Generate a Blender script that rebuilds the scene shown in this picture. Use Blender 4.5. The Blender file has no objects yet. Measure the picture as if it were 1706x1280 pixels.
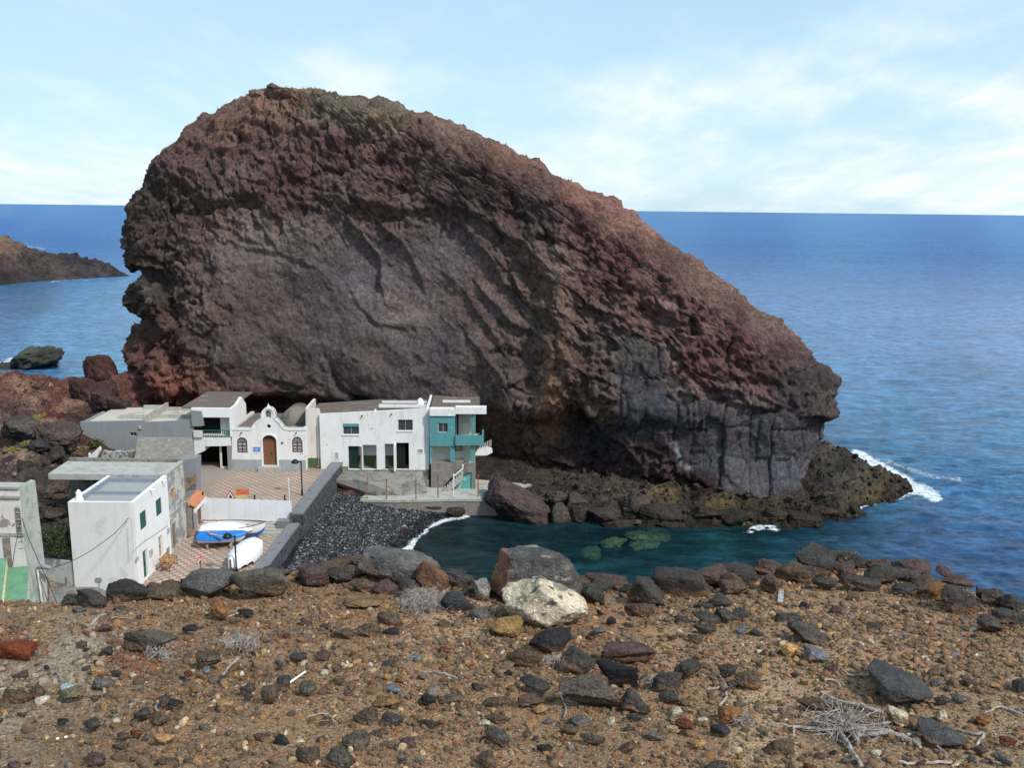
import bpy, bmesh, math, random
import numpy as np
from mathutils import Vector, Matrix
from mathutils.geometry import tessellate_polygon

SC = bpy.context.scene
COL = SC.collection
R = math.radians

# ---------------------------------------------------------------- camera
F_PX = 1500.0; EYE = 27.0; PITCH = R(10.99); ROLL = R(0.64)
cd = bpy.data.cameras.new('camera'); cam = bpy.data.objects.new('camera', cd); COL.objects.link(cam)
cd.sensor_fit = 'HORIZONTAL'; cd.sensor_width = 36.0; cd.lens = 36.0 * F_PX / 1706.0
cd.clip_start = 0.05; cd.clip_end = 200000.0
cam.matrix_world = Matrix.Translation((0, 0, EYE)) @ Matrix.Rotation(R(90) - PITCH, 4, 'X') @ Matrix.Rotation(ROLL, 4, 'Z')
SC.camera = cam

# ---------------------------------------------------------------- sun, sky, exposure
SUN_EL, SUN_AZ = R(47), R(132)            # azimuth clockwise from +Y (the view direction)
sd = bpy.data.lights.new('sun', 'SUN'); sun = bpy.data.objects.new('sun', sd); COL.objects.link(sun)
sd.energy = 2.35; sd.angle = R(5.0); sd.color = (1.0, 0.955, 0.90)
sdir = Vector((math.sin(SUN_AZ) * math.cos(SUN_EL), math.cos(SUN_AZ) * math.cos(SUN_EL), math.sin(SUN_EL)))
sun.rotation_euler = sdir.to_track_quat('Z', 'Y').to_euler()
SC.view_settings.view_transform = 'Standard'; SC.view_settings.look = 'None'
SC.view_settings.gamma = 1.0; SC.view_settings.exposure = 0.55

W = bpy.data.worlds.new('World'); SC.world = W; W.use_nodes = True
nt = W.node_tree; nt.nodes.clear()
def N(nt, kind, **kw):
    n = nt.nodes.new(kind)
    for k, v in kw.items():
        if hasattr(n, k): setattr(n, k, v)
        else: n.inputs[k.replace('_', ' ')].default_value = v
    return n
def L(nt, a, b): nt.links.new(a, b)
sky = N(nt, 'ShaderNodeTexSky', sky_type='NISHITA', sun_disc=False, sun_elevation=SUN_EL, sun_rotation=SUN_AZ, altitude=30.0, air_density=1.0, dust_density=0.6, ozone_density=1.0)
tc = N(nt, 'ShaderNodeTexCoord')
sep = N(nt, 'ShaderNodeSeparateXYZ'); L(nt, tc.outputs['Generated'], sep.inputs[0])
def M(nt, op, a, b=None, clamp=False):
    n = nt.nodes.new('ShaderNodeMath'); n.operation = op; n.use_clamp = clamp
    for i, v in enumerate((a, b)):
        if v is None: continue
        if isinstance(v, (int, float)): n.inputs[i].default_value = v
        else: nt.links.new(v, n.inputs[i])
    return n.outputs[0]
def MR(nt, v, a, b, c=0.0, d=1.0, smooth=True):
    n = nt.nodes.new('ShaderNodeMapRange'); n.interpolation_type = 'SMOOTHSTEP' if smooth else 'LINEAR'
    nt.links.new(v, n.inputs[0])
    for i, x in enumerate((a, b, c, d)): n.inputs[1 + i].default_value = x
    return n.outputs[0]
def MIX(nt, f, a, b, mode='MIX'):
    n = nt.nodes.new('ShaderNodeMix'); n.data_type = 'RGBA'; n.blend_type = mode
    for i, v in ((0, f), (6, a), (7, b)):
        if isinstance(v, (int, float)): n.inputs[i].default_value = v
        elif isinstance(v, (tuple, list)): n.inputs[i].default_value = (*v[:3], 1)
        else: nt.links.new(v, n.inputs[i])
    return n.outputs[2]
zz = M(nt, 'MAXIMUM', sep.outputs[2], 0.0)
den = M(nt, 'ADD', zz, 0.16)
cx = M(nt, 'DIVIDE', sep.outputs[0], den); cy = M(nt, 'DIVIDE', sep.outputs[1], den)
cmb = N(nt, 'ShaderNodeCombineXYZ'); L(nt, cx, cmb.inputs[0]); L(nt, cy, cmb.inputs[1])
def NOISE(nt, vec, scale, detail=5, rough=.55, dist=0.0, out=0):
    n = N(nt, 'ShaderNodeTexNoise'); n.inputs['Scale'].default_value = scale; n.inputs['Detail'].default_value = detail
    n.inputs['Roughness'].default_value = rough; n.inputs['Distortion'].default_value = dist
    if vec is not None: L(nt, vec, n.inputs['Vector'])
    return n.outputs[out]
def MAPV(nt, vec, sc=(1, 1, 1), loc=(0, 0, 0), rot=(0, 0, 0)):
    m = N(nt, 'ShaderNodeMapping'); m.inputs['Scale'].default_value = sc; m.inputs['Location'].default_value = loc; m.inputs['Rotation'].default_value = rot
    L(nt, vec, m.inputs[0]); return m.outputs[0]
c1 = NOISE(nt, MAPV(nt, cmb.outputs[0], (.9, .55, 1), (3.3, 1.4, 0), (0, 0, R(-24))), 1.0, 8, .58, .5)
c2 = NOISE(nt, MAPV(nt, cmb.outputs[0], (1.1, .5, 1), (7.1, 2.2, 0), (0, 0, R(-30))), 3.2, 7, .6, .3)
# banks of cloud lie low over the sea and rise to the right
bank = M(nt, 'ADD', MR(nt, sep.outputs[2], 0.0, 0.30, 0.15, -0.08), MR(nt, sep.outputs[0], 0.1, 0.75, 0.0, 0.10))
dens = M(nt, 'ADD', M(nt, 'ADD', M(nt, 'MULTIPLY', c1, .85), M(nt, 'MULTIPLY', c2, .3)), bank)
cloud = MR(nt, dens, 0.50, 0.92)
skyc = MIX(nt, 1.0, sky.outputs[0], (1.0, 1.0, 1.0), 'MULTIPLY')
pale = MIX(nt, 0.72, skyc, (3.9, 5.9, 7.2))
shade = MIX(nt, MR(nt, c2, .35, .7), (6.1, 7.0, 7.7), (7.3, 7.5, 7.6))
fin = MIX(nt, M(nt, 'MULTIPLY', cloud, .92), pale, shade)
bg = N(nt, 'ShaderNodeBackground'); bg.inputs[1].default_value = 0.10; L(nt, fin, bg.inputs[0])
wo = N(nt, 'ShaderNodeOutputWorld'); L(nt, bg.outputs[0], wo.inputs[0])

# ---------------------------------------------------------------- helpers: rays through the photograph's pixels (1706 x 1280)
def ray(px, py):
    x = (px - 853) / F_PX; y = (640 - py) / F_PX
    c, s = math.cos(ROLL), math.sin(ROLL); X = c * x - s * y; Y = s * x + c * y
    cp, sp = math.cos(PITCH), math.sin(PITCH)
    return np.array([X, cp + Y * sp, -sp + Y * cp])
def atz(px, py, z): r = ray(px, py); return np.array([0, 0, EYE]) + r * ((z - EYE) / r[2])
def aty(px, py, Y): r = ray(px, py); return np.array([0, 0, EYE]) + r * (Y / r[1])
def proj(P):
    x = P[..., 0]; y = P[..., 1]; z = P[..., 2] - EYE
    cp, sp = math.cos(PITCH), math.sin(PITCH)
    dd = y * cp - z * sp; v = y * sp + z * cp
    dd = np.where(dd < .1, .1, dd); a = x / dd; b = v / dd
    c, s = math.cos(ROLL), math.sin(ROLL)
    return 853 + F_PX * (c * a + s * b), 640 - F_PX * (-s * a + c * b)

# ---------------------------------------------------------------- numpy noise
_rs = np.random.RandomState(5)
_G = _rs.normal(size=(256, 3)); _G /= np.linalg.norm(_G, axis=1)[:, None]
_PT = np.concatenate([_rs.permutation(256)] * 2)
def perlin(P, seed=0):
    P = np.asarray(P, float) + seed * 17.31
    i = np.floor(P).astype(int); f = P - i; i &= 255
    u = f * f * f * (f * (f * 6 - 15) + 10)
    res = 0
    for dx in (0, 1):
        for dy in (0, 1):
            for dz in (0, 1):
                h = _PT[_PT[_PT[(i[..., 0] + dx) & 255] + ((i[..., 1] + dy) & 255)] + ((i[..., 2] + dz) & 255)]
                g = _G[h]
                d = g[..., 0] * (f[..., 0] - dx) + g[..., 1] * (f[..., 1] - dy) + g[..., 2] * (f[..., 2] - dz)
                w = (u[..., 0] if dx else 1 - u[..., 0]) * (u[..., 1] if dy else 1 - u[..., 1]) * (u[..., 2] if dz else 1 - u[..., 2])
                res = res + w * d
    return res * 1.6
def fbm(P, size, oc=4, seed=0, gain=.5, ridge=False):
    P = np.asarray(P, float) / size; a = 1.0; s = 0; t = 0
    for k in range(oc):
        n = perlin(P, seed + k * 3)
        if ridge: n = .66 - 2 * np.abs(n) * 1.4
        s = s + a * n; t += a; a *= gain; P = P * 2.03
    return s / t
def facets(P, size, seed=0):
    """broken faces: every irregular cell carries its own tilted plane; also the distance to the nearest joint"""
    P = np.asarray(P, float) / size + seed * 9.7; i0 = np.floor(P).astype(int); f1 = np.full(P.shape[:-1], 9.0); f2 = f1.copy(); val = np.zeros_like(f1)
    for dx in (-1, 0, 1):
        for dy in (-1, 0, 1):
            for dz in (-1, 0, 1):
                c = i0 + np.array([dx, dy, dz]); h = _PT[_PT[_PT[c[..., 0] & 255] + (c[..., 1] & 255)] + (c[..., 2] & 255)]
                pt = c + .5 + .42 * _G[h]; dv = P - pt; d = np.sqrt((dv ** 2).sum(-1)); g = _G[(h + 101) & 255]
                v = (dv * g).sum(-1) * 1.2 + (g[..., 0]) * .5
                m = d < f1; f2 = np.where(m, f1, np.minimum(f2, d)); val = np.where(m, v, val); f1 = np.where(m, d, f1)
    return val, f2 - f1
def sst(x, a, b):
    t = np.clip((x - a) / (b - a), 0, 1); return t * t * (3 - 2 * t)
def shep(px, py, pts, p=3.0, sx=1.0, sy=1.0):
    """blend of values given at scattered points"""
    num = 0; den = 0
    for q in pts:
        w = 1.0 / (((px - q[0]) * sx) ** 2 + ((py - q[1]) * sy) ** 2 + 60.0) ** (p / 2)
        num = num + w[..., None] * np.array(q[2:]); den = den + w
    return num / den[..., None]
def segdist(px, py, poly):
    best = np.full(np.shape(px), 1e9); sgn = np.zeros(np.shape(px))
    for (x0, y0), (x1, y1) in zip(poly[:-1], poly[1:]):
        dx, dy = x1 - x0, y1 - y0; LL = dx * dx + dy * dy
        t = np.clip(((px - x0) * dx + (py - y0) * dy) / LL, 0, 1)
        d = np.hypot(px - x0 - t * dx, py - y0 - t * dy)
        s = np.sign(dx * (py - y0) - dy * (px - x0))
        m = d < best; best = np.where(m, d, best); sgn = np.where(m, s, sgn)
    return best, sgn
def srgb(r, g, b):
    f = lambda c: ((c / 255 + .055) / 1.055) ** 2.4 if c > 10 else c / 255 / 12.92
    return (f(r), f(g), f(b))

# ---------------------------------------------------------------- mesh helpers
def raw_mesh(name, V, Fq, colors=None, smooth=True, tri=False, extra=None):
    me = bpy.data.meshes.new(name); V = np.asarray(V, np.float32).reshape(-1, 3); Fq = np.asarray(Fq, np.int32)
    k = Fq.shape[1]
    me.vertices.add(len(V)); me.vertices.foreach_set('co', V.ravel())
    me.loops.add(Fq.size); me.loops.foreach_set('vertex_index', Fq.ravel())
    me.polygons.add(len(Fq)); me.polygons.foreach_set('loop_start', np.arange(0, Fq.size, k, dtype=np.int32))
    me.polygons.foreach_set('loop_total', np.full(len(Fq), k, np.int32)) if hasattr(me.polygons[0], 'loop_total') and False else None
    me.polygons.foreach_set('use_smooth', np.full(len(Fq), smooth))
    me.update(calc_edges=True)
    if colors is not None:
        ca = me.color_attributes.new('Col', 'FLOAT_COLOR', 'POINT')
        c4 = np.ones((len(V), 4), np.float32); c4[:, :3] = np.clip(np.asarray(colors).reshape(-1, 3), 0, 1); ca.data.foreach_set('color', c4.ravel())
    for kx, arr in (extra or {}).items():
        at = me.attributes.new(kx, 'FLOAT', 'POINT'); at.data.foreach_set('value', np.asarray(arr, np.float32).ravel())
    return me
def gridfaces(r, c, wrap=False):
    i = np.arange(r - 1)[:, None] * c; n = c if wrap else c - 1; j = np.arange(n)[None, :]; j2 = (j + 1) % c
    return np.stack([i + j, i + j2, i + c + j2, i + c + j], -1).reshape(-1, 4)
def link(name, me, material=None, parent=None, kind=None):
    o = bpy.data.objects.new(name, me); COL.objects.link(o)
    if material is not None and me is not None: me.materials.append(material)
    if parent is not None: o.parent = parent
    if kind: o['kind'] = kind
    return o
def tag(o, label, cat, group=None):
    o['label'] = label; o['category'] = cat
    if group: o['group'] = group
    return o
def thing(name, label, cat, loc=(0, 0, 0), rotz=0.0, group=None):
    o = bpy.data.objects.new(name, None); COL.objects.link(o); o.location = tuple(loc); o.rotation_euler = (0, 0, rotz)
    o.empty_display_size = .3
    return tag(o, label, cat, group)

# ---------------------------------------------------------------- materials
def newmat(name):
    m = bpy.data.materials.new(name); m.use_nodes = True; t = m.node_tree; b = t.nodes['Principled BSDF']
    b.inputs['Specular IOR Level'].default_value = .25; b.inputs['Roughness'].default_value = .9
    return m, t, b
def POS(t): return N(t, 'ShaderNodeNewGeometry').outputs['Position']
def OBJ(t): return N(t, 'ShaderNodeTexCoord').outputs['Object']
def BUMP(t, b, h, dist, strength=1.0):
    n = N(t, 'ShaderNodeBump'); n.inputs['Strength'].default_value = strength; n.inputs['Distance'].default_value = dist
    L(t, h, n.inputs['Height']); L(t, n.outputs[0], b.inputs['Normal']); return n
def attr_rock(name, s1, s2, bump, var=.45, rough=.92, obj=False, contrast=(.5, 1.45)):
    """stone whose large colour patches are stored on the mesh, broken up by finer grain"""
    m, t, b = newmat(name); p = OBJ(t) if obj else POS(t)
    a = N(t, 'ShaderNodeAttribute', attribute_name='Col')
    n1 = NOISE(t, p, s1, 6, .62); n2 = NOISE(t, p, s2, 5, .65)
    k = M(t, 'MULTIPLY', MR(t, n1, .3, .7, 1 - var, 1 + var), MR(t, n2, .28, .72, contrast[0], contrast[1]))
    c = N(t, 'ShaderNodeCombineXYZ')
    for i in range(3): L(t, k, c.inputs[i])
    L(t, MIX(t, 1.0, a.outputs['Color'], c.outputs[0], 'MULTIPLY'), b.inputs['Base Color'])
    h = M(t, 'ADD', n1, M(t, 'MULTIPLY', n2, .5)); BUMP(t, b, h, bump)
    b.inputs['Roughness'].default_value = rough; b.inputs['Specular IOR Level'].default_value = .15
    return m
def plaster(name, col, patch=None, amount=.0, scale=1.2, rough=.85, grime=.25, bump=.01):
    """painted wall: grime, hairline unevenness and, where amount > 0, paint fallen off in patches"""
    m, t, b = newmat(name); p = POS(t)
    n = NOISE(t, p, .9, 6, .6); g = NOISE(t, MAPV(t, p, (1, 1, .22)), 2.6, 6, .65)
    c = MIX(t, MR(t, g, .45, .75, 0, grime), col, tuple(x * .55 * y for x, y in zip(col, (1, .95, .86))))
    c = MIX(t, MR(t, n, .4, .7, 0, grime * .6), c, tuple(x * .75 for x in col))
    if patch:
        e = NOISE(t, p, scale, 8, .62, .4)
        thr = .74 - amount * .42
        c = MIX(t, MR(t, e, thr, thr + .015), c, MIX(t, NOISE(t, p, 5, 4), tuple(x * .7 for x in patch), tuple(min(1, x * 1.25) for x in patch)))
    L(t, c, b.inputs['Base Color']); b.inputs['Roughness'].default_value = rough
    BUMP(t, b, NOISE(t, p, 9, 5, .6), bump); return m
def plain(name, col, rough=.6, metal=0.0, var=.2, scale=8.0, bump=.0, spec=.3):
    m, t, b = newmat(name); p = OBJ(t); n = NOISE(t, p, scale, 4, .6)
    L(t, MIX(t, MR(t, n, .3, .7), tuple(x * (1 - var) for x in col), tuple(min(1, x * (1 + var)) for x in col)), b.inputs['Base Color'])
    b.inputs['Roughness'].default_value = rough; b.inputs['Metallic'].default_value = metal; b.inputs['Specular IOR Level'].default_value = spec
    if bump: BUMP(t, b, n, bump)
    return m
# ================================================================ SETTING: sea
MAT = {}
def sea():
    r1 = np.arange(40, 112, .27); k = [r1[-1]]
    while k[-1] < 90000: k.append(k[-1] * 1.0125 + .1)
    rr = np.concatenate([r1, k[1:]]); aa = np.radians(np.linspace(-56, 56, 640))
    X = rr[:, None] * np.sin(aa)[None]; Y = rr[:, None] * np.cos(aa)[None]
    P = np.stack([X, Y, np.zeros_like(X)], -1)
    fade = np.clip(1 - (rr[:, None] - 60) / 400, 0, 1)
    px, py = proj(P)
    calm = np.clip(sst(px, 1150, 1500) + sst(-px, -330, -200) + (py < 560) * 1.0, .22, 1)
    Z = (fbm(P * np.array([1, 1.6, 1]), 7, 3, 3) * .32 + fbm(P * np.array([1, 1.5, 1]), 2.2, 3, 8, ridge=True) * .12) * fade * calm
    P[..., 2] = Z - .03
    S = srgb
    pts = [(0, 343, *S(66, 124, 176)), (100, 343, *S(64, 122, 176)), (1100, 352, *S(66, 122, 174)), (1400, 360, *S(70, 126, 176)), (1700, 366, *S(70, 128, 182)),
           (100, 400, *S(46, 106, 170)), (0, 380, *S(42, 102, 168)), (50, 500, *S(40, 92, 135)), (150, 520, *S(62, 125, 175)), (80, 560, *S(62, 128, 178)), (180, 610, *S(58, 132, 172)),
           (1250, 420, *S(58, 112, 170)), (1600, 420, *S(64, 114, 170)), (1500, 520, *S(62, 118, 175)), (1680, 560, *S(72, 128, 180)),
           (1450, 600, *S(60, 124, 176)), (1600, 650, *S(50, 114, 162)), (1500, 720, *S(36, 108, 150)), (1690, 740, *S(40, 114, 158)), (1600, 830, *S(32, 100, 150)), (1450, 810, *S(46, 108, 140)),
           (1690, 930, *S(34, 84, 132)), (1550, 900, *S(28, 76, 122)), (1420, 880, *S(18, 66, 96)), (1350, 900, *S(16, 66, 84)), (1250, 920, *S(10, 62, 74)), (1100, 940, *S(14, 60, 70)), (900, 900, *S(20, 54, 62)), (800, 900, *S(24, 52, 58)),
           (720, 930, *S(26, 48, 54)), (730, 880, *S(28, 46, 50)), (1200, 895, *S(14, 72, 80)), (1000, 960, *S(14, 60, 70))]
    col = shep(px, py, pts, 3.4); far_gain = (.84 + .16 * sst(-py, -440, -350))[..., None]; col = (col * .84 + .16 * col.mean(-1, keepdims=True)) * np.array([.98, .90, .88]) * far_gain * (1 + .10 * fbm(P * np.array([.35, 1, 1]), 24, 4, 21))[..., None]  # sea base colour scaled up slightly towards the horizon
    foam = np.zeros_like(px)
    wob = fbm(P, 2.5, 4, 31)
    for poly, w, s in [([(662, 932), (678, 911), (700, 888), (722, 871), (750, 862), (776, 858)], 10, 1.3), ([(700, 905), (740, 880), (800, 868)], 10, .35),
                       ([(1390, 858), (1440, 842), (1480, 828), (1512, 812)], 8, 1.0), ([(1500, 822), (1530, 812), (1560, 830)], 18, 1.0), ([(1425, 755), (1470, 778), (1520, 803)], 14, 1.0),
                       ([(1440, 762), (1490, 772), (1540, 790), (1600, 800)], 12, .75), ([(1500, 806), (1530, 818), (1590, 836), (1640, 830)], 10, .5), ([(1245, 882), (1270, 876), (1300, 882)], 7, 1.0), ([(1190, 880), (1245, 886)], 4, .7),
                       ([(0, 606), (30, 596), (60, 588)], 7, .9), ([(0, 600), (25, 592)], 12, .5), ([(118, 596), (135, 603), (150, 612)], 8, .6), ([(80, 470), (150, 465), (215, 457), (228, 456)], 2.2, .8),
                       ([(40, 410), (75, 414)], 2.2, .8), ([(800, 858), (830, 852)], 6, .5), ([(810, 880), (870, 882), (920, 872)], 3, .5), ([(930, 880), (980, 884), (1060, 878), (1100, 884)], 5, .5), ([(1100, 890), (1190, 882)], 4, .45)]:
        d, _ = segdist(px + wob * 14, py + wob * 5, poly); foam = np.maximum(foam, 1.2 * s * np.exp(-(d / w) ** 2))
    foam = np.minimum(foam, 1.08); clear = .0 * px
    for cx_, cy_, rx, ry, a in [(1040, 900, 120, 24, .80), (985, 922, 40, 16, .6), (1120, 905, 90, 30, .4), (860, 895, 120, 30, .25), (1250, 885, 80, 12, .5)]:
        clear = np.maximum(clear, a * np.exp(-((px - cx_) / rx) ** 2 - ((py - cy_) / ry) ** 2))
    me = raw_mesh('sea', P, gridfaces(*X.shape), col, True, extra={'foam': foam, 'clear': clear})
    m, t, b = newmat('sea_water'); p = POS(t)
    a = N(t, 'ShaderNodeAttribute', attribute_name='Col'); fo = N(t, 'ShaderNodeAttribute', attribute_name='foam'); cl = N(t, 'ShaderNodeAttribute', attribute_name='clear')
    ln = N(t, 'ShaderNodeVectorMath', operation='LENGTH'); L(t, p, ln.inputs[0])
    w1 = NOISE(t, MAPV(t, p, (.8, 1.5, 1)), .9, 6, .6); w2 = NOISE(t, MAPV(t, p, (.5, 1.3, 1), (9, 2, 0)), .07, 8, .66); w3 = NOISE(t, MAPV(t, p, (.25, 1, 1)), .012, 7, .65)
    wm = NOISE(t, MAPV(t, p, (.8, 1.6, 1), (2, 7, 0)), .30, 5, .65)
    h = M(t, 'ADD', M(t, 'MULTIPLY', w1, .34), M(t, 'MULTIPLY', wm, .9))
    bm_ = BUMP(t, b, h, 1.0, .55)
    v = M(t, 'MULTIPLY', M(t, 'MULTIPLY', MR(t, w1, .3, .7, .70, 1.34), MR(t, wm, .34, .66, .66, 1.40)), M(t, 'MULTIPLY', MR(t, w2, .36, .64, .90, 1.10), MR(t, w3, .35, .65, .96, 1.04)))
    cv = N(t, 'ShaderNodeCombineXYZ')
    for i in range(3): L(t, v, cv.inputs[i])
    c = MIX(t, 1.0, a.outputs['Color'], cv.outputs[0], 'MULTIPLY')
    fn = NOISE(t, p, 1.6, 8, .72, .6); fn2 = NOISE(t, p, 6.5, 4, .8)
    lace = NOISE(t, p, 3.2, 3, .8, 1.5); fn = M(t, 'SUBTRACT', fn, M(t, 'MULTIPLY', MR(t, M(t, 'ABSOLUTE', M(t, 'SUBTRACT', lace, .5)), .0, .10, .0, 1.0), .16))
    fm = MR(t, M(t, 'ADD', M(t, 'MULTIPLY', fo.outputs['Fac'], .58), M(t, 'MULTIPLY', M(t, 'ADD', M(t, 'MULTIPLY', fn, .5), M(t, 'MULTIPLY', fn2, .5)), 1.0)), .95, 1.13)
    cap = MR(t, M(t, 'ADD', NOISE(t, MAPV(t, p, (.35, 1, 1), (4, 4, 0)), .22, 9, .75), M(t, 'MULTIPLY', w3, .12)), .80, .83)
    fm = M(t, 'MAXIMUM', fm, cap)
    L(t, MIX(t, fm, c, (.80, .84, .86)), b.inputs['Base Color'])
    L(t, M(t, 'MAXIMUM', MR(t, fm, 0, 1, .16, .8), MR(t, ln.outputs['Value'], 60, 700, .16, .5)), b.inputs['Roughness']); b.inputs['IOR'].default_value = 1.33; L(t, MR(t, ln.outputs['Value'], 60, 900, .13, .05), b.inputs['Specular IOR Level'])
    tr = N(t, 'ShaderNodeBsdfTransparent'); tr.inputs[0].default_value = (.55, .70, .66, 1)
    mx = N(t, 'ShaderNodeMixShader'); L(t, M(t, 'MULTIPLY', cl.outputs['Fac'], M(t, 'SUBTRACT', 1.0, fm)), mx.inputs[0]); L(t, b.outputs[0], mx.inputs[1]); L(t, tr.outputs[0], mx.inputs[2])
    L(t, mx.outputs[0], t.nodes['Material Output'].inputs[0])
    link('sea', me, m, kind='structure')
sea()

# ================================================================ SETTING: terrain under and around the village, beach, shore ledge
def rbf(xs, ys, pts, extra=0.0):
    P = np.array(pts, float); A = np.hypot(P[:, None, 0] - P[None, :, 0], P[:, None, 1] - P[None, :, 1])
    n = len(P); K = np.zeros((n + 1, n + 1)); K[:n, :n] = A; K[n, :n] = 1; K[:n, n] = 1
    w = np.linalg.solve(K, np.append(P[:, 2], 0))
    z = np.full(np.shape(xs), w[n])
    for q, c in zip(P, w[:n]): z = z + c * np.hypot(xs - q[0], ys - q[1])
    return z
T_PTS = [(-110, 8, 20), (-60, 8, 21), (-20, 8, 22), (0, 8, 22.6), (20, 8, 22), (48, 8, 20), (-60, 20, 13), (-20, 20, 14), (0, 20, 13.5), (20, 20, 12), (48, 20, 9),
         (-80, 40, 5), (-40, 40, 4.2), (-25, 40, 3.2), (-16, 42, 3), (-6, 40, 2.5), (8, 38, 2), (25, 34, 1), (48, 28, 0),
         (-60, 52, 4.5), (-40, 50, 3.6), (-34, 52, 2.6), (-30, 52, 2.2), (-27, 54, 2.0), (-20, 54, 1.8), (-16, 52, 1.6), (-10, 52, .3), (-4, 52, -1), (10, 50, -2), (30, 45, -3), (48, 45, -4),
         (-24, 60, 1.9), (-18, 60, 1.9), (-18, 72, 2.3), (-24, 72, 2.6), (-17, 79, 2.4), (-24, 80, 2.6), (-28, 79, 2.4), (-27.5, 82, 2.5), (-29.5, 82, 2.8), (-10, 81, 1.0), (-3, 82, 1.0),
         (-29, 58, 2.4), (-31, 62, 3.0), (-33, 58, 3.8), (-36, 60, 4.8), (-42, 60, 5.2), (-52, 58, 5.5), (-70, 60, 5), (-30, 68, 3.8), (-33, 68, 4.6), (-38, 70, 5.6), (-45, 70, 6.0), (-55, 70, 6.2), (-75, 75, 6),
         (-34, 78, 4.2), (-39, 80, 6.0), (-44, 80, 7.0), (-50, 82, 6.6), (-60, 82, 6.8), (-80, 85, 6), (-36, 88, 6), (-42, 92, 7.2), (-48, 94, 7.5), (-58, 96, 7.9), (-75, 98, 7.4), (-100, 98, 6), (-48, 102, 7), (-58, 104, 7.2), (-75, 106, 6),
         (-48, 110, 2), (-60, 113, 1), (-80, 116, 0), (-105, 116, -2), (-50, 122, -4), (-80, 125, -4), (-110, 125, -4), (-30, 90, 6.4), (-24, 90, 6), (-18, 90, 5.5), (-10, 90, 4.5), (-30, 110, 3), (-15, 112, 2), (0, 110, 1),
         # cove
         (-15.2, 58, 1.9), (-15.2, 64, 1.7), (-15, 70, 1.6), (-14.6, 75, 1.5), (-11.5, 76.3, .9), (-8, 76.3, .45), (-12, 70, .95), (-9, 72.5, .35), (-8.8, 69.4, .0), (-7.6, 73, 0), (-5.6, 77, 0.1), (-10.5, 64, .0), (-12, 58, .1), (-4, 75, -.9), (-4, 66, -2), (0, 60, -2.4), (0, 70, -2.2), (0, 75.2, -1.6),
         (10, 70, -2.2), (10, 62, -2.8), (20, 68, -2.5), (30, 68, -3.2), (30, 60, -3.5), (42, 75, -4), (48, 85, -4), (48, 100, -4), (40, 100, -3), (25, 108, -2),
         (5, 73.2, -1.2), (12, 72.6, -.8), (18, 72.6, -1.0), (24, 73, -1.2), (29, 75.2, -1.2), (34, 79, -1.0), (39, 84, -.7), (42, 88.5, -.6), (40, 93, -1.6), (34, 98, -1.5),
         # ledge along the foot of the rock
         (0, 78.3, .8), (4, 76.4, -.1), (4, 78.0, .8), (4, 79, 1.2), (4, 83, 1.1), (9, 75.2, -.2), (9, 77.0, .9), (9, 78.2, 1.4), (9, 82, 1.1), (14, 75.0, -.1), (14, 76.9, .9), (14, 78.0, 1.4), (14, 80, 1.4), (20, 74.8, .0), (20, 76.6, .9), (20, 77.8, 1.2), (20, 80, 1.3), (26, 75.4, .1), (26, 77.2, .8), (26, 78.4, 1.2), (26, 81, 1.5), (30, 78, .8), (31, 81, 1.6), (31, 84.5, 3.0),
         (31, 88, 4.2), (33, 85.5, 2.9), (34, 88.5, 3.2), (35.5, 84.5, 1.4), (36, 88.5, 2.2), (38.3, 87, 1.1), (39.4, 88.6, .7), (34, 92, 1.6), (31, 93, 3)]
def terrain_h(x, y, rough=True):
    z = rbf(x, y, T_PTS)
    return z
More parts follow.
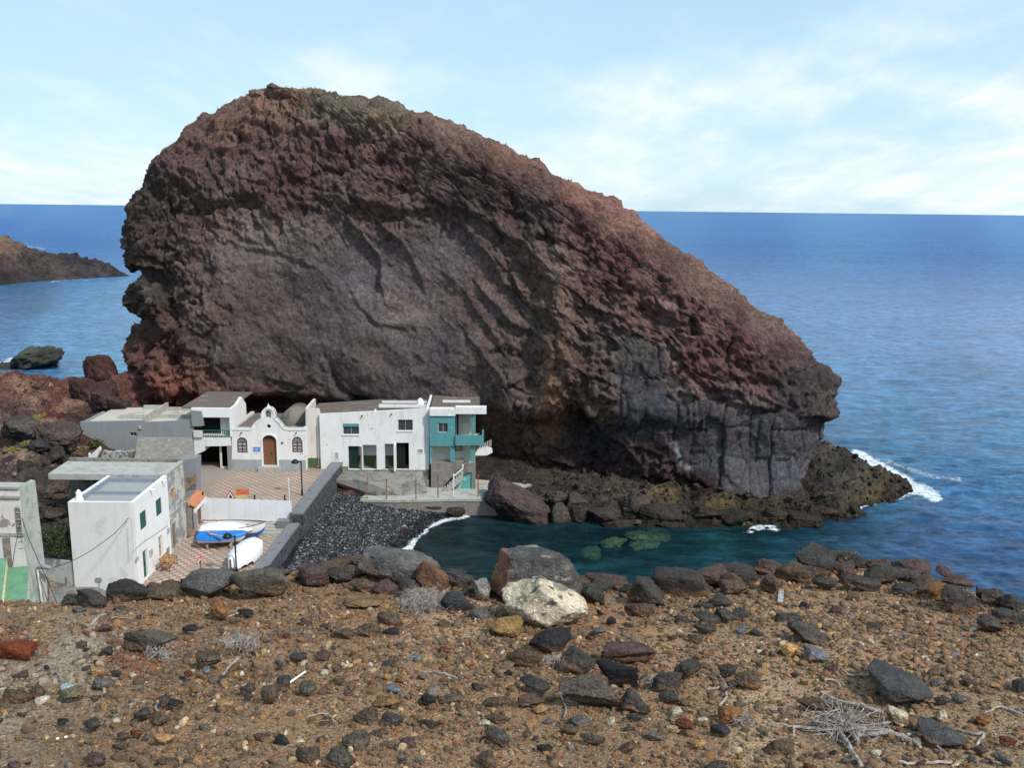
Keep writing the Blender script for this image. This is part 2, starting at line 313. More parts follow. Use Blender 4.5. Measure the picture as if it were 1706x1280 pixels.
def terrain():
    x = np.arange(-112, 50, .36); y = np.concatenate([np.arange(8, 50, 1.0), np.arange(50, 126, .30)])
    X, Y = np.meshgrid(x, y); Z = rbf(X, Y, T_PTS)
    P = np.stack([X, Y, Z], -1)
    left = sst(-X, 28.5, 34) * sst(Y, 50, 56); shelf = sst(X, 1, 5) * sst(Y, 71, 74) * sst(-Y, -100, -92)
    cliff = sst(-Y, -48, -44)
    beach = sst(X, -19, -17.5) * sst(-X, 3, 6) * sst(Y, 50, 54) * sst(-Y, -79, -77.5)
    rough = np.clip(left + shelf + cliff, 0, 1)
    P3 = P * np.array([1, 1, 1.6])
    d = rough * (fbm(P3, 7, 4, 41, ridge=True) * 1.0 * left + fbm(P3, 9, 3, 43) * 1.1 * left + fbm(P3, 2.6, 4, 47, ridge=True) * (.55 * left + .75 * shelf + .5 * cliff) + fbm(P3, .9, 3, 49) * .34)
    fv, fe_ = facets(P3, 1.5, 6); d = d + rough * (1 - .5 * cliff) * (fv * .26 - .12 * sst(-fe_, -.12, 0))
    strat = shelf * .45 * (np.abs(((Z * 1.6 + fbm(P, 5, 3, 52) * 1.5) % 1.0) - .5) - .25)
    P[..., 2] = Z + d + strat + beach * fbm(P, .5, 2, 55) * .06
    px, py = proj(P); S = srgb
    red = [(20, 640, *S(98, 56, 46)), (100, 640, *S(104, 58, 46)), (60, 655, *S(112, 62, 48)), (120, 700, *S(70, 48, 42)), (20, 700, *S(72, 58, 56)), (80, 690, *S(104, 52, 40)), (170, 660, *S(88, 50, 42)), (230, 640, *S(110, 58, 44)), (300, 650, *S(120, 66, 46)),
           (30, 760, *S(104, 88, 78)), (80, 750, *S(70, 62, 58)), (110, 745, *S(64, 56, 54)), (20, 790, *S(80, 62, 56)), (70, 800, *S(66, 54, 50)), (80, 850, *S(78, 64, 54)), (75, 880, *S(72, 62, 48)), (100, 900, *S(52, 58, 44)), (60, 860, *S(86, 70, 56)), (130, 720, *S(86, 50, 42)), (5, 730, *S(120, 76, 62)), (50, 670, *S(120, 92, 80)),
           (150, 990, *S(136, 124, 108)), (100, 970, *S(140, 128, 112)), (0, 1000, *S(120, 100, 80)), (380, 660, *S(96, 54, 42))]
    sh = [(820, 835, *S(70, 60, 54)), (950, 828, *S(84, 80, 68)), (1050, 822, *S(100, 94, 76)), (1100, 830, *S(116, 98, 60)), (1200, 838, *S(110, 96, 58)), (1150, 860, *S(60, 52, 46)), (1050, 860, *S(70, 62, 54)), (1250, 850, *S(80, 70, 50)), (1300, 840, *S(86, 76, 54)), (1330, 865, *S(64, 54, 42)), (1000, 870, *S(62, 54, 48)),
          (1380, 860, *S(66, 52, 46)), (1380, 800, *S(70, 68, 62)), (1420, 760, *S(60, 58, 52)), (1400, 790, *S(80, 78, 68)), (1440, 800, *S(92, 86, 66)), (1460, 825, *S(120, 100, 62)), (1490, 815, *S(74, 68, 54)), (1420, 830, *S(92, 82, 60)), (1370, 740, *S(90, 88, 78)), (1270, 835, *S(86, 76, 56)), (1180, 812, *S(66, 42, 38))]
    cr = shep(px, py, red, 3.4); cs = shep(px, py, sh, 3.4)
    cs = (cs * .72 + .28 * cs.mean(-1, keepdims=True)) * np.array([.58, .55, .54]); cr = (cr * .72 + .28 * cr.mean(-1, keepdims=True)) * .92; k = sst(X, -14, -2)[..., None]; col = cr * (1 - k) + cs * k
    n = fbm(P, 3.5, 4, 61)[..., None]; col = col * (1 + .55 * n)
    tan = np.array(S(150, 120, 98)); mm = (left * sst(fbm(P, 5, 4, 66), .12, .35) * .55)[..., None]; col = col * (1 - mm) + tan * mm
    gr = np.array(S(112, 104, 56)); mm = (left * sst(fbm(P, 2.2, 4, 70), .24, .36) * .6)[..., None]; col = col * (1 - mm) + gr * mm
    bl = np.array(S(38, 36, 38)); mm = beach[..., None]; col = col * (1 - mm) + bl * (1 + .5 * fbm(P, .35, 2, 73)[..., None]) * mm
    wet = np.array(S(26, 25, 27)); mm = (beach * sst(-Z, -.5, -.1))[..., None]; col = col * (1 - mm) + wet * mm
    wet = np.array(S(34, 28, 22)); mm = (shelf * sst(-P[..., 2], -.75, -.2))[..., None] * .8; col = col * (1 - mm) + wet * mm
    brown = np.array(S(120, 84, 56)); mm = cliff[..., None]; col = col * (1 - mm) + brown * mm
    bed = np.array(S(24, 62, 62)); mm = sst(-P[..., 2], .3, 1.2)[..., None]; col = col * (1 - mm) + bed * mm
    MAT['land'] = attr_rock('land_rock', 1.1, 5.5, .22)
    global TERR
    zg = P[..., 2].copy()
    def TERR(a, b):
        i = np.clip(np.searchsorted(y, b), 1, len(y) - 1); j = np.clip(np.searchsorted(x, a), 1, len(x) - 1); return zg[i, j]
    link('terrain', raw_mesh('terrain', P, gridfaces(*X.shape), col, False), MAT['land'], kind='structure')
terrain()

# ================================================================ SETTING: the great rock above the village
LEFT = [(230, 640), (226, 610), (212, 590), (214, 570), (218, 545), (233, 530), (236, 520), (221, 505), (214, 490), (216, 476), (230, 462), (231, 446), (216, 438), (211, 425), (209, 400), (210, 380), (217, 350), (228, 320), (236, 298), (255, 268), (287, 246), (291, 236), (330, 208), (365, 190), (380, 178), (400, 166), (432, 152), (458, 146)]
RIGHT = [(1352, 830), (1358, 800), (1362, 770), (1372, 735), (1380, 715), (1382, 690), (1394, 672), (1399, 650), (1396, 628), (1388, 614), (1372, 610), (1360, 585), (1338, 566), (1312, 545), (1290, 530), (1265, 512), (1240, 490), (1205, 470), (1180, 452), (1150, 430), (1115, 402), (1085, 375), (1062, 360), (1030, 338), (985, 318), (940, 298), (900, 278), (860, 262), (825, 242), (790, 222), (755, 204), (720, 196), (660, 178), (600, 163), (540, 153), (500, 149), (470, 147)]
def yfront(x, z):
    base = np.interp(x, [-45, -36, -20, -8, 0, 8, 16, 24, 30, 36], [93, 90.5, 88.6, 87.2, 85.2, 83.0, 81.4, 80.6, 80.2, 82])
    lean = .16 * np.clip(z - 9, 0, 40) + .006 * np.clip(z - 22, 0, 20) ** 2
    under = np.interp(x, [-45, -38, -30, 4, 12, 20], [0, 0, 3.5, 3.5, 1.6, 0]) * sst(-z, -8.6, -6.2)
    under = under - np.interp(x, [12, 20, 30], [0, 1.0, 1.2]) * np.clip(5 - z, 0, 5) * .25
    return base + lean + under
def thick(z): return np.interp(z, [-1, 20, 36, 39], [13, 11, 8, 5])
def rock_outline(pts, kf):
    o = []
    for a, b in pts:
        Y = 95.0
        for _ in range(8):
            q = aty(a, b, Y); Y = float(yfront(q[0], q[2]) + thick(q[2]) * kf)
        o.append((q[2], q[0]))
    o.sort(); return np.array(o)
def big_rock():
    Lo, Ro = rock_outline(LEFT, .69), rock_outline(RIGHT, .58)
    ztop = max(Lo[-1, 0], Ro[-1, 0]) - .02
    zs = np.concatenate([np.arange(-1.2, ztop - 1.2, .165), np.linspace(ztop - 1.2, ztop, 22)])
    xl = np.interp(zs, Lo[:, 0], Lo[:, 1]); xr = np.interp(zs, Ro[:, 0], Ro[:, 1])
    nf, nb = 760, 120
    tf = np.linspace(0, 1, nf); s = .5 - .5 * np.cos(np.pi * tf); s = .35 * s + .65 * (s * .2 + tf * .8)
    tb = np.linspace(1, 0, nb + 2)[1:-1]
    S = np.concatenate([s, tb]); back = np.concatenate([np.zeros(nf), np.ones(nb)])
    X = xl[:, None] + (xr - xl)[:, None] * S[None]; Z = np.repeat(zs[:, None], len(S), 1)
    w = (xr - xl)[:, None]; T = np.minimum(thick(zs)[:, None], w * .42 + .4)
    dl = S[None] * w; dr = (1 - S)[None] * w
    RL = np.minimum(7.0, w * .5); RR = np.minimum(8.0, w * .5)
    rnd = lambda d, r: np.sqrt(np.clip(1 - (1 - np.clip(d / r, 0, 1)) ** 2, 0, 1))
    prof = rnd(dl, RL) * rnd(dr, RR)
    T0 = thick(zs)[:, None]
    yc = yfront(X, Z) + T0
    Y = np.where(back[None] > 0, yc + T * prof * 1.4, yc - T0 * prof)
    P = np.stack([X, Y, Z], -1)
    # normals of the smooth body
    dx = np.roll(P, -1, 1) - np.roll(P, 1, 1); dz = np.gradient(P, axis=0)
    Nn = np.cross(dx, dz); Nn /= np.linalg.norm(Nn, axis=-1)[..., None] + 1e-9
    px, py = proj(P); fr = 1 - back[None] * 1.0
    wx = px + 16 * fbm(P, 5, 3, 7); wy = py + 16 * fbm(P, 5, 3, 13)
    # ---- overhanging ledges: rock above / left of the line stands out, cut away sharply under it
    rel = np.zeros_like(px)
    for poly, a, out, cut in [
        ([(262, 300), (310, 290), (345, 330), (400, 340), (440, 320)], .9, 46, 8), ([(400, 300), (452, 352), (505, 335), (560, 350), (600, 400)], .8, 40, 8),
        ([(540, 330), (590, 372), (628, 420), (640, 470)], 1.1, 22, 9), ([(600, 335), (650, 345), (700, 352), (740, 340), (800, 352), (850, 395), (900, 430)], 1.3, 60, 10),
        ([(640, 380), (672, 405), (690, 450)], .9, 20, 9), ([(790, 400), (850, 470), (905, 520), (952, 560)], 1.2, 46, 12), ([(800, 480), (860, 530), (910, 570)], .9, 26, 9),
        ([(430, 360), (452, 392)], .8, 12, 6), ([(360, 385), (400, 405), (470, 415), (520, 440)], .5, 24, 7), ([(590, 500), (640, 540), (690, 545)], .7, 26, 9), ([(540, 600), (560, 650), (600, 672), (640, 682), (700, 676)], -.9, 24, 5),
        ([(780, 500), (830, 560), (850, 600)], .7, 20, 8), ([(780, 560), (815, 600), (870, 655)], .8, 22, 8), ([(820, 620), (850, 660), (880, 700)], .7, 20, 8), ([(460, 690 - 60), (500, 640), (530, 620)], .5, 20, 6),
        ([(930, 560), (960, 640), (985, 700), (1060, 760), (1110, 800)], 1.0, 70, 14), ([(940, 430), (1000, 470), (1100, 480), (1200, 540), (1300, 600), (1380, 640)], .35, 60, 16),
        ([(500, 210), (600, 232), (700, 262), (800, 262), (900, 300)], .6, 60, 14), ([(960, 330), (1020, 380), (1080, 372), (1160, 440), (1230, 480)], .6, 26, 10), ([(235, 520), (300, 560), (330, 640)], .6, 30, 10), ([(215, 440), (250, 450), (290, 440)], .9, 22, 8),
        ([(1130, 590), (1180, 640), (1260, 655), (1330, 690), (1380, 690)], .8, 44, 9), ([(850, 690), (890, 740), (960, 770)], .9, 26, 10), ([(300, 420), (340, 470), (350, 520)], .5, 24, 8)]:
        d, sg = segdist(wx, wy, poly)
        # above the line in the picture = negative side for left-to-right polylines
        up = np.exp(-d / out) * sst(-sg * d, -cut, cut * .3)
        (x0, _), (x1, _) = poly[0], poly[-1]
        rel += a * up * sst(px, x0 - 25, x0 + 10) * sst(-px, -(x1 + 25), -(x1 - 10)) if x1 - x0 > 60 else a * up
    for cx_, cy_, rx, ry, rot, a in [(300, 330, 40, 60, 20, -1.0), (260, 400, 30, 90, 5, -1.2), (270, 480, 34, 60, 0, -1.6), (240, 560, 28, 40, 0, -.6), (330, 520, 36, 120, -12, .8), (925, 470, 34, 130, -6, 1.6), (930, 650, 26, 120, 0, .8), (905, 250, 60, 40, 20, .6),
                                     (980, 720, 60, 46, 30, -1.1), (620, 440, 34, 44, 20, -1.1), (700, 420, 40, 36, 10, -.9), (560, 560, 130, 90, 0, .6), (700, 620, 120, 60, 0, .9), (1060, 610, 50, 110, 0, .7), (1130, 480, 30, 90, 0, .4), (1000, 420, 40, 50, 0, -.7), (1200, 560, 80, 60, 15, -.5), (1345, 640, 40, 40, 0, .6),
                                     (1150, 740, 40, 80, 0, .3), (480, 640, 60, 40, 0, -.7), (620, 545, 50, 22, 10, .7), (840, 590, 12, 14, 0, -.6), (790, 640, 10, 14, 0, -.5), (815, 560, 9, 12, 0, -.5), (640, 690, 160, 30, 0, .5), (400, 600, 46, 90, -15, .6), (1290, 620, 60, 40, 0, -.5)]:
        c, s_ = math.cos(R(rot)), math.sin(R(rot)); u = ((wx - cx_) * c + (wy - cy_) * s_) / rx; v = (-(wx - cx_) * s_ + (wy - cy_) * c) / ry
        rel += a * np.exp(-u * u - v * v)
    smoothz = sst(px, 330, 420) * sst(-px, -880, -780) * sst(py, 350, 430)      # the worn grey hollow
    colm = sst(wx, 1022, 1040) * sst(-px, -1400, -1370) * sst(wy - np.interp(px, [1020, 1045, 1100, 1118, 1125, 1200, 1300, 1400], [600, 562, 575, 600, 650, 668, 690, 690]), -3, 4) * sst(-wy + np.interp(px, [1020, 1060, 1120, 1180, 1240, 1340, 1400], [700, 740, 770, 815, 835, 840, 850]), -6, 6) * fr
    rgh = np.clip(1.15 - .62 * smoothz, 0, 2) * (1 - .8 * colm)
    PA = P * np.array([1, 1, .8]); Q = P @ np.array([[1, 0, .55], [0, 1, 0], [-.55, 0, 1]])
    n = fbm(Q * np.array([.75, 1, 1.3]), 9, 3, 91) * 1.1 * (1 - .5 * colm)
    n += rgh * (fbm(Q * np.array([.8, 1, 1.2]), 4.2, 4, 95, ridge=True) * .42 + fbm(PA, 1.7, 4, 99) * .42 + fbm(P, .7, 2, 103) * .30 + fbm(P, .38, 1, 104) * .12)
    # knobbly clinker on the dark shoulder and the red face
    cl = np.clip(sst(px, 860, 960) + sst(-py, -420, -330), 0, 1) * (1 - colm)
    n += cl * (np.abs(fbm(P, 1.3, 3, 111)) * -1.0 + .22)
    v1, e1 = facets(Q * np.array([.8, 1, 1.3]) + .5 * fbm(P, 2, 2, 33)[..., None], 2.8, 1); v2, e2 = facets(P + .25 * fbm(P, 1, 2, 35)[..., None], 1.15, 2)
    blk = np.clip((rgh - .48) * 1.5, .12, 1.0) * (1 - colm); n += blk * (v1 * .42 - .18 * sst(-e1, -.10, 0) + v2 * .20 - .08 * sst(-e2, -.12, 0))
    # basalt columns
    lean = (py - 640) * .10
    ci = (px + lean + 11 * np.sin(px / 31) + 7 * np.sin(px / 17 + 1) + 12 * fbm(P * np.array([.5, .5, 1]), 3.2, 2, 117)) / 36.0; k = np.floor(ci).astype(int); fc = ci - k
    rnd1 = _rs.rand(512)[k % 512]; row = (py + rnd1 * 70 + 8 * fbm(P, 2, 2, 119)) / (58 + 30 * rnd1); kr = np.floor(row).astype(int); frw = row - kr
    rnd2 = _rs.rand(2048)[(k * 31 + kr * 7) % 2048]
    edge = np.minimum(fc, 1 - fc); hj = np.minimum(frw, 1 - frw)
    cc = sst(px, 1085, 1150) * ((rnd1 - .5) * .5 + (fc - .5) * (rnd2 - .4) * .6 - .15 * np.exp(-(edge / .04) ** 2)) + (rnd2 - .5) * .38 - .16 * np.exp(-(hj / .03) ** 2) + .10 * fbm(P, 1.6, 3, 125, ridge=True) + .7 * sst(py, 770, 840) + .10 * fbm(P, .6, 2, 121)
    v3, e3 = facets(P * np.array([1.0, 1, .42]) + .18 * fbm(P, 1.2, 2, 37)[..., None], 1.5, 4); cc = cc + v3 * .20 - .12 * sst(-e3, -.09, 0)
    n += colm * cc * sst(prof, 0, .5)
    cut = sst(px, 1120, 1180)* 0
    env = sst(prof, .0, .65) * .90 + .10 + .35 * sst(-px, -330, -300) * sst(py, 380, 440)
    top = sst(zs, 0, 1)[:, None] * (1 - .7 * sst(zs, ztop - 1.5, ztop)[:, None])
    rel = rel * fr * sst(prof, .1, .6)
    P = P + Nn * ((rel * 1.15 + n * env) * top)[..., None] * -1.0 * np.sign(np.sum(Nn * np.array([0, -1, 0]), -1).mean() * -1 + 0)  if False else P + Nn * (rel * .78 + n * env)[..., None] * top[..., None] * orient(Nn, nf)
    # keep the outline where it was set: undo the drift of each level's extremes, smoothed over neighbouring levels
    kk = np.exp(-(np.arange(-16, 17) / 6.0) ** 2); kk /= kk.sum(); sm = lambda a: np.convolve(np.pad(a, 16, mode='edge'), kk, 'valid')
    aa = sm(P[..., 0].min(1) - xl); bb = sm(P[..., 0].max(1) - xr); tt = ((P[..., 0] - xl[:, None]) / np.maximum(xr - xl, .1)[:, None]).clip(0, 1); P[..., 0] -= (aa[:, None] * (1 - tt) + bb[:, None] * tt)
    S_ = srgb
    cpts = [(300, 250, 96, 74, 66), (380, 200, 104, 80, 68), (450, 160, 118, 92, 72), (560, 180, 104, 96, 76), (650, 195, 110, 98, 78), (740, 215, 120, 98, 80), (860, 270, 118, 88, 72), (980, 325, 128, 92, 74), (1060, 370, 132, 98, 80), (1180, 460, 120, 92, 76), (1290, 545, 112, 90, 78), (560, 240, 84, 62, 62), (660, 260, 88, 64, 62), (720, 230, 92, 72, 64),
            (420, 260, 90, 70, 62), (480, 300, 80, 60, 54), (620, 320, 82, 66, 58), (760, 320, 78, 62, 58), (840, 330, 76, 58, 54), (900, 370, 72, 60, 56), (960, 370, 88, 62, 56), (1040, 430, 96, 64, 56), (1110, 470, 92, 66, 60), (250, 330, 66, 58, 52), (240, 400, 72, 60, 54), (235, 490, 66, 58, 52), (270, 550, 78, 60, 52), (240, 580, 92, 62, 50), (240, 610, 92, 64, 52),
            (330, 340, 84, 68, 60), (320, 420, 96, 78, 70), (390, 410, 106, 94, 84), (440, 420, 112, 100, 90), (540, 410, 96, 86, 80), (540, 470, 92, 80, 78), (480, 480, 88, 76, 74), (420, 500, 88, 76, 70), (360, 500, 94, 80, 70), (350, 580, 86, 76, 68), (420, 590, 92, 82, 76), (500, 560, 86, 76, 74), (600, 480, 96, 90, 90), (620, 520, 96, 90, 88), (600, 600, 90, 80, 76), (700, 480, 102, 92, 90), (680, 520, 104, 94, 86), (740, 440, 100, 90, 86),
            (700, 590, 86, 76, 76), (660, 640, 88, 78, 76), (560, 640, 84, 76, 74), (470, 650, 86, 76, 72), (760, 560, 92, 80, 78), (800, 520, 94, 80, 74), (780, 640, 94, 82, 76), (830, 690, 92, 82, 76), (860, 620, 84, 74, 68), (700, 660, 82, 70, 70), (880, 560, 92, 80, 70), (920, 450, 106, 90, 76), (915, 520, 108, 90, 74), (925, 600, 120, 96, 70), (910, 660, 128, 100, 70), (912, 710, 128, 92, 60), (895, 740, 104, 84, 68), (870, 700, 96, 84, 78), (850, 740, 84, 72, 68), (960, 600, 92, 74, 66), (1000, 560, 82, 70, 66), (980, 640, 84, 70, 64), (1010, 680, 100, 84, 70),
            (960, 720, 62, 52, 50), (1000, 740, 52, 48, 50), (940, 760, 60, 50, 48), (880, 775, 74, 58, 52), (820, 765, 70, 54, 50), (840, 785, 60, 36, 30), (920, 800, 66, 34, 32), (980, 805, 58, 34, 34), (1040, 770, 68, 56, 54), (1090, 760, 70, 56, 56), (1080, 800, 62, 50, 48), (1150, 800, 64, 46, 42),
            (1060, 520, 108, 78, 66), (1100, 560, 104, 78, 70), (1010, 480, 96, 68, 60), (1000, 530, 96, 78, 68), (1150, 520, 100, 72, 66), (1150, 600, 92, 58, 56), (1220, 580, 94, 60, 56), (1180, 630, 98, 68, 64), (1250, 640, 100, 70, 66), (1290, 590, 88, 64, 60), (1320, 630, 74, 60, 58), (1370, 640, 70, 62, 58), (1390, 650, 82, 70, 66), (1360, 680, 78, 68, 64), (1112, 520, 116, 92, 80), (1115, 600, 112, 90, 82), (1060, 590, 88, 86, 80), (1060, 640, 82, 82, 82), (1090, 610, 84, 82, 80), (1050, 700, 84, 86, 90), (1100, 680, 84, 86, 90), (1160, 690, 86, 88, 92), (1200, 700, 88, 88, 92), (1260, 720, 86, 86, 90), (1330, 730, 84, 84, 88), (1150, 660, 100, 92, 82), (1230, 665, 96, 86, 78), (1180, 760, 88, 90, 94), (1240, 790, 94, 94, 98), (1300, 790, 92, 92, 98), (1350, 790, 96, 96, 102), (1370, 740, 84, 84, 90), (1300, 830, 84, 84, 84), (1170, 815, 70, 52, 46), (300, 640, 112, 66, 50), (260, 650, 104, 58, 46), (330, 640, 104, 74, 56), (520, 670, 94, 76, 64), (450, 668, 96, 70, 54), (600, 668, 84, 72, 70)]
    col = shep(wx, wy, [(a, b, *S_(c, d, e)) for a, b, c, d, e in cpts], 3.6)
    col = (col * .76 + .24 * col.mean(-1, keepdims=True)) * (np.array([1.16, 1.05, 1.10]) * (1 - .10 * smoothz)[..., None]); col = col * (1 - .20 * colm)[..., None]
    nn = fbm(P, 2.4, 5, 131)[..., None]; ny = fbm(P, 6, 4, 135)[..., None]
    col = col * (1 + .45 * nn) * (1 + np.array([.20, .1, -.02]) * ny)
    # pale dusting of dust and lichen on upward-facing lumps of the old surface, white streaks
    lich = (sst(fbm(P, 1.1, 4, 141), .22, .42) * .35 * (1 - colm))[..., None]; col = col * (1 - lich) + np.array(S_(124, 112, 98)) * lich
    d, _ = segdist(wx, wy, [(671, 246), (668, 262)]); wm = (np.exp(-(d / 3.0) ** 2) * sst(fbm(P, .5, 2, 3), -.2, .2))[..., None] * fr[..., None]; col = col * (1 - wm) + .55 * wm
    d, _ = segdist(wx, wy, [(1128, 740), (1136, 776), (1150, 782)]); wm = (np.exp(-(d / 4.0) ** 2))[..., None] * .7 * fr[..., None]; col = col * (1 - wm) + .45 * wm
    col = col * (1 - .45 * colm * np.exp(-(edge / .035) ** 2))[..., None]; col = col * (1 + .10 * np.clip(v1, -1, 1) * blk)[..., None]
    MAT['cliff'] = attr_rock('cliff_rock', 2.6, 9.0, .24, .34, contrast=(.66, 1.30))
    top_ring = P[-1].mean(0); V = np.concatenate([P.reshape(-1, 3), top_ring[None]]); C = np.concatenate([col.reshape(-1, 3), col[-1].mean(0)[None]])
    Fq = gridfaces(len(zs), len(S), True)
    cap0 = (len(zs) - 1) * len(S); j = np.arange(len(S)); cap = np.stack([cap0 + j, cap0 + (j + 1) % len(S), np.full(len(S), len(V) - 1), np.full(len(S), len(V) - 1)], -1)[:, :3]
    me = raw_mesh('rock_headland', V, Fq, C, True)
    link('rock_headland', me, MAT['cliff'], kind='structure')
    return P, nf
def orient(Nn, nf):
    s = Nn[50:-50, nf // 3: 2 * nf // 3, 1].mean()
    return -1.0 if s > 0 else 1.0
ROCKP, ROCKNF = big_rock()

# ================================================================ SETTING: the far black headland on the left
def far_headland():
    us = np.linspace(-190, 216, 360); vs = np.linspace(0, 1, 60)
    crest = np.interp(us, [-190, 0, 12, 30, 45, 60, 90, 130, 150, 165, 182, 200, 216], [380, 395, 397, 405, 412, 419, 423, 427, 430, 437, 437, 452, 459.5])
    shore = np.interp(us, [-190, 0, 60, 130, 216], [492, 476, 470, 466, 460.5])
    P = np.zeros((len(us), len(vs), 3))
    for i, u in enumerate(us):
        a = atz(u, shore[i], 0.0); dep = np.interp(u, [-190, 150, 216], [60, 24, 3]); Y1 = a[1] + dep
        b = aty(u, crest[i], Y1); out = a / np.linalg.norm(a[:2]); h = b[2]
        for j, v in enumerate(vs):
            if v < .45:
                t = v / .45; q = a + (b - a) * np.array([t, t, 0]); q[2] = -1.5 + (h + 1.5) * (1 - (1 - t) ** 1.7)
            else:
                t = (v - .45) / .55; q = b + np.array([out[0], out[1], 0]) * t * dep * 1.2; q[2] = h * (1 - t ** 2 * 1.2) - .2 * t
            P[i, j] = q
    n = fbm(P * np.array([.6, 1, 1.8]), 16, 4, 151, ridge=True) * 2.2 + fbm(P * np.array([.6, 1, 2.5]), 4.5, 3, 155, ridge=True) * 1.4 + facets(P * np.array([.5, 1, 1.6]), 6, 3)[0] * 1.2 - .5
    k = np.clip(P[..., 2] / 6, 0, 1); P[..., 2] += n * k * .8; P[..., 1] += n * .7 * k
    S_ = srgb; px, py = proj(P)
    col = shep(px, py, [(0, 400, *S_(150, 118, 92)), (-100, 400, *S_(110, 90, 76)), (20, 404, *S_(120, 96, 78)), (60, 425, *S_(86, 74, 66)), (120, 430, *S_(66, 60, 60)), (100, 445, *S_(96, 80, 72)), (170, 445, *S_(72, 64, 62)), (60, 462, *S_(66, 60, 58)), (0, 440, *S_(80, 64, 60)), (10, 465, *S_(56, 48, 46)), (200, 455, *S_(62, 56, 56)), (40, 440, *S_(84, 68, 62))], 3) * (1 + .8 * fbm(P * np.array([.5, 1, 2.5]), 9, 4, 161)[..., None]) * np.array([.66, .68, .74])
    MAT['far'] = attr_rock('far_rock', .35, 1.6, .8, .4)
    link('headland', raw_mesh('headland', P, gridfaces(len(us), len(vs)), col, True), MAT['far'], kind='structure')
far_headland()
# ================================================================ building helpers
Q1 = lambda X, Y: (X / 3.656, 660 + Y / 3.656)
Q2 = lambda X, Y: (300 + X / 6.4, 650 + Y / 6.4)
Q3 = lambda X, Y: (500 + X / 5.018, 640 + Y / 5.018)
Q4 = lambda X, Y: (220 + X / 5.018, 760 + Y / 5.018)
class MB:
    def __init__(s): s.v = []; s.f = []
    def add(s, vs, fs):
        o = len(s.v); s.v += [tuple(map(float, p)) for p in vs]; s.f += [tuple(i + o for i in f) for f in fs]; return s
    def hexa(s, p):   # 8 points: bottom ring 0-3, top ring 4-7
        return s.add(p, [(3, 2, 1, 0), (4, 5, 6, 7), (0, 1, 5, 4), (1, 2, 6, 5), (2, 3, 7, 6), (3, 0, 4, 7)])
    def box(s, x0, x1, y0, y1, z0, z1):
        return s.hexa([(x0, y0, z0), (x1, y0, z0), (x1, y1, z0), (x0, y1, z0), (x0, y0, z1), (x1, y0, z1), (x1, y1, z1), (x0, y1, z1)])
    def tube(s, pts, r, n=8, cap=True):
        pts = [Vector(p) for p in pts]; rr = r if isinstance(r, (list, tuple)) else [r] * len(pts); vs = []
        for i, p in enumerate(pts):
            d = (pts[min(i + 1, len(pts) - 1)] - pts[max(i - 1, 0)]).normalized()
            a = d.cross(Vector((0, 0, 1)));  a = a.normalized() if a.length > .05 else Vector((1, 0, 0)); b = d.cross(a)
            vs += [p + (a * math.cos(2 * math.pi * k / n) + b * math.sin(2 * math.pi * k / n)) * rr[i] for k in range(n)]
        fs = [(i * n + k, i * n + (k + 1) % n, (i + 1) * n + (k + 1) % n, (i + 1) * n + k) for i in range(len(pts) - 1) for k in range(n)]
        if cap: fs += [tuple(range(n - 1, -1, -1)), tuple((len(pts) - 1) * n + k for k in range(n))]
        return s.add(vs, fs)
    def build(s, name, mat, parent=None, local=False, smooth=False, bevel=0):
        me = bpy.data.meshes.new(name); vs = s.v
        if parent is not None and not local:
            inv = Matrix.LocRotScale(parent.location, parent.rotation_euler, None).inverted()
            if parent.parent is not None:
                pp = parent.parent; inv = inv @ Matrix.LocRotScale(pp.location, pp.rotation_euler, None).inverted()
            vs = [inv @ Vector(p) for p in vs]
        me.from_pydata([tuple(v) for v in vs], [], s.f); bm = bmesh.new(); bm.from_mesh(me)
        bmesh.ops.recalc_face_normals(bm, faces=bm.faces)
        if bevel: bmesh.ops.bevel(bm, geom=[e for e in bm.edges if e.is_manifold and e.calc_face_angle(0) > .6], offset=bevel, segments=1, affect='EDGES', clamp_overlap=True)
        bm.to_mesh(me); bm.free()
        if smooth: me.polygons.foreach_set('use_smooth', [True] * len(me.polygons))
        return link(name, me, mat, parent)
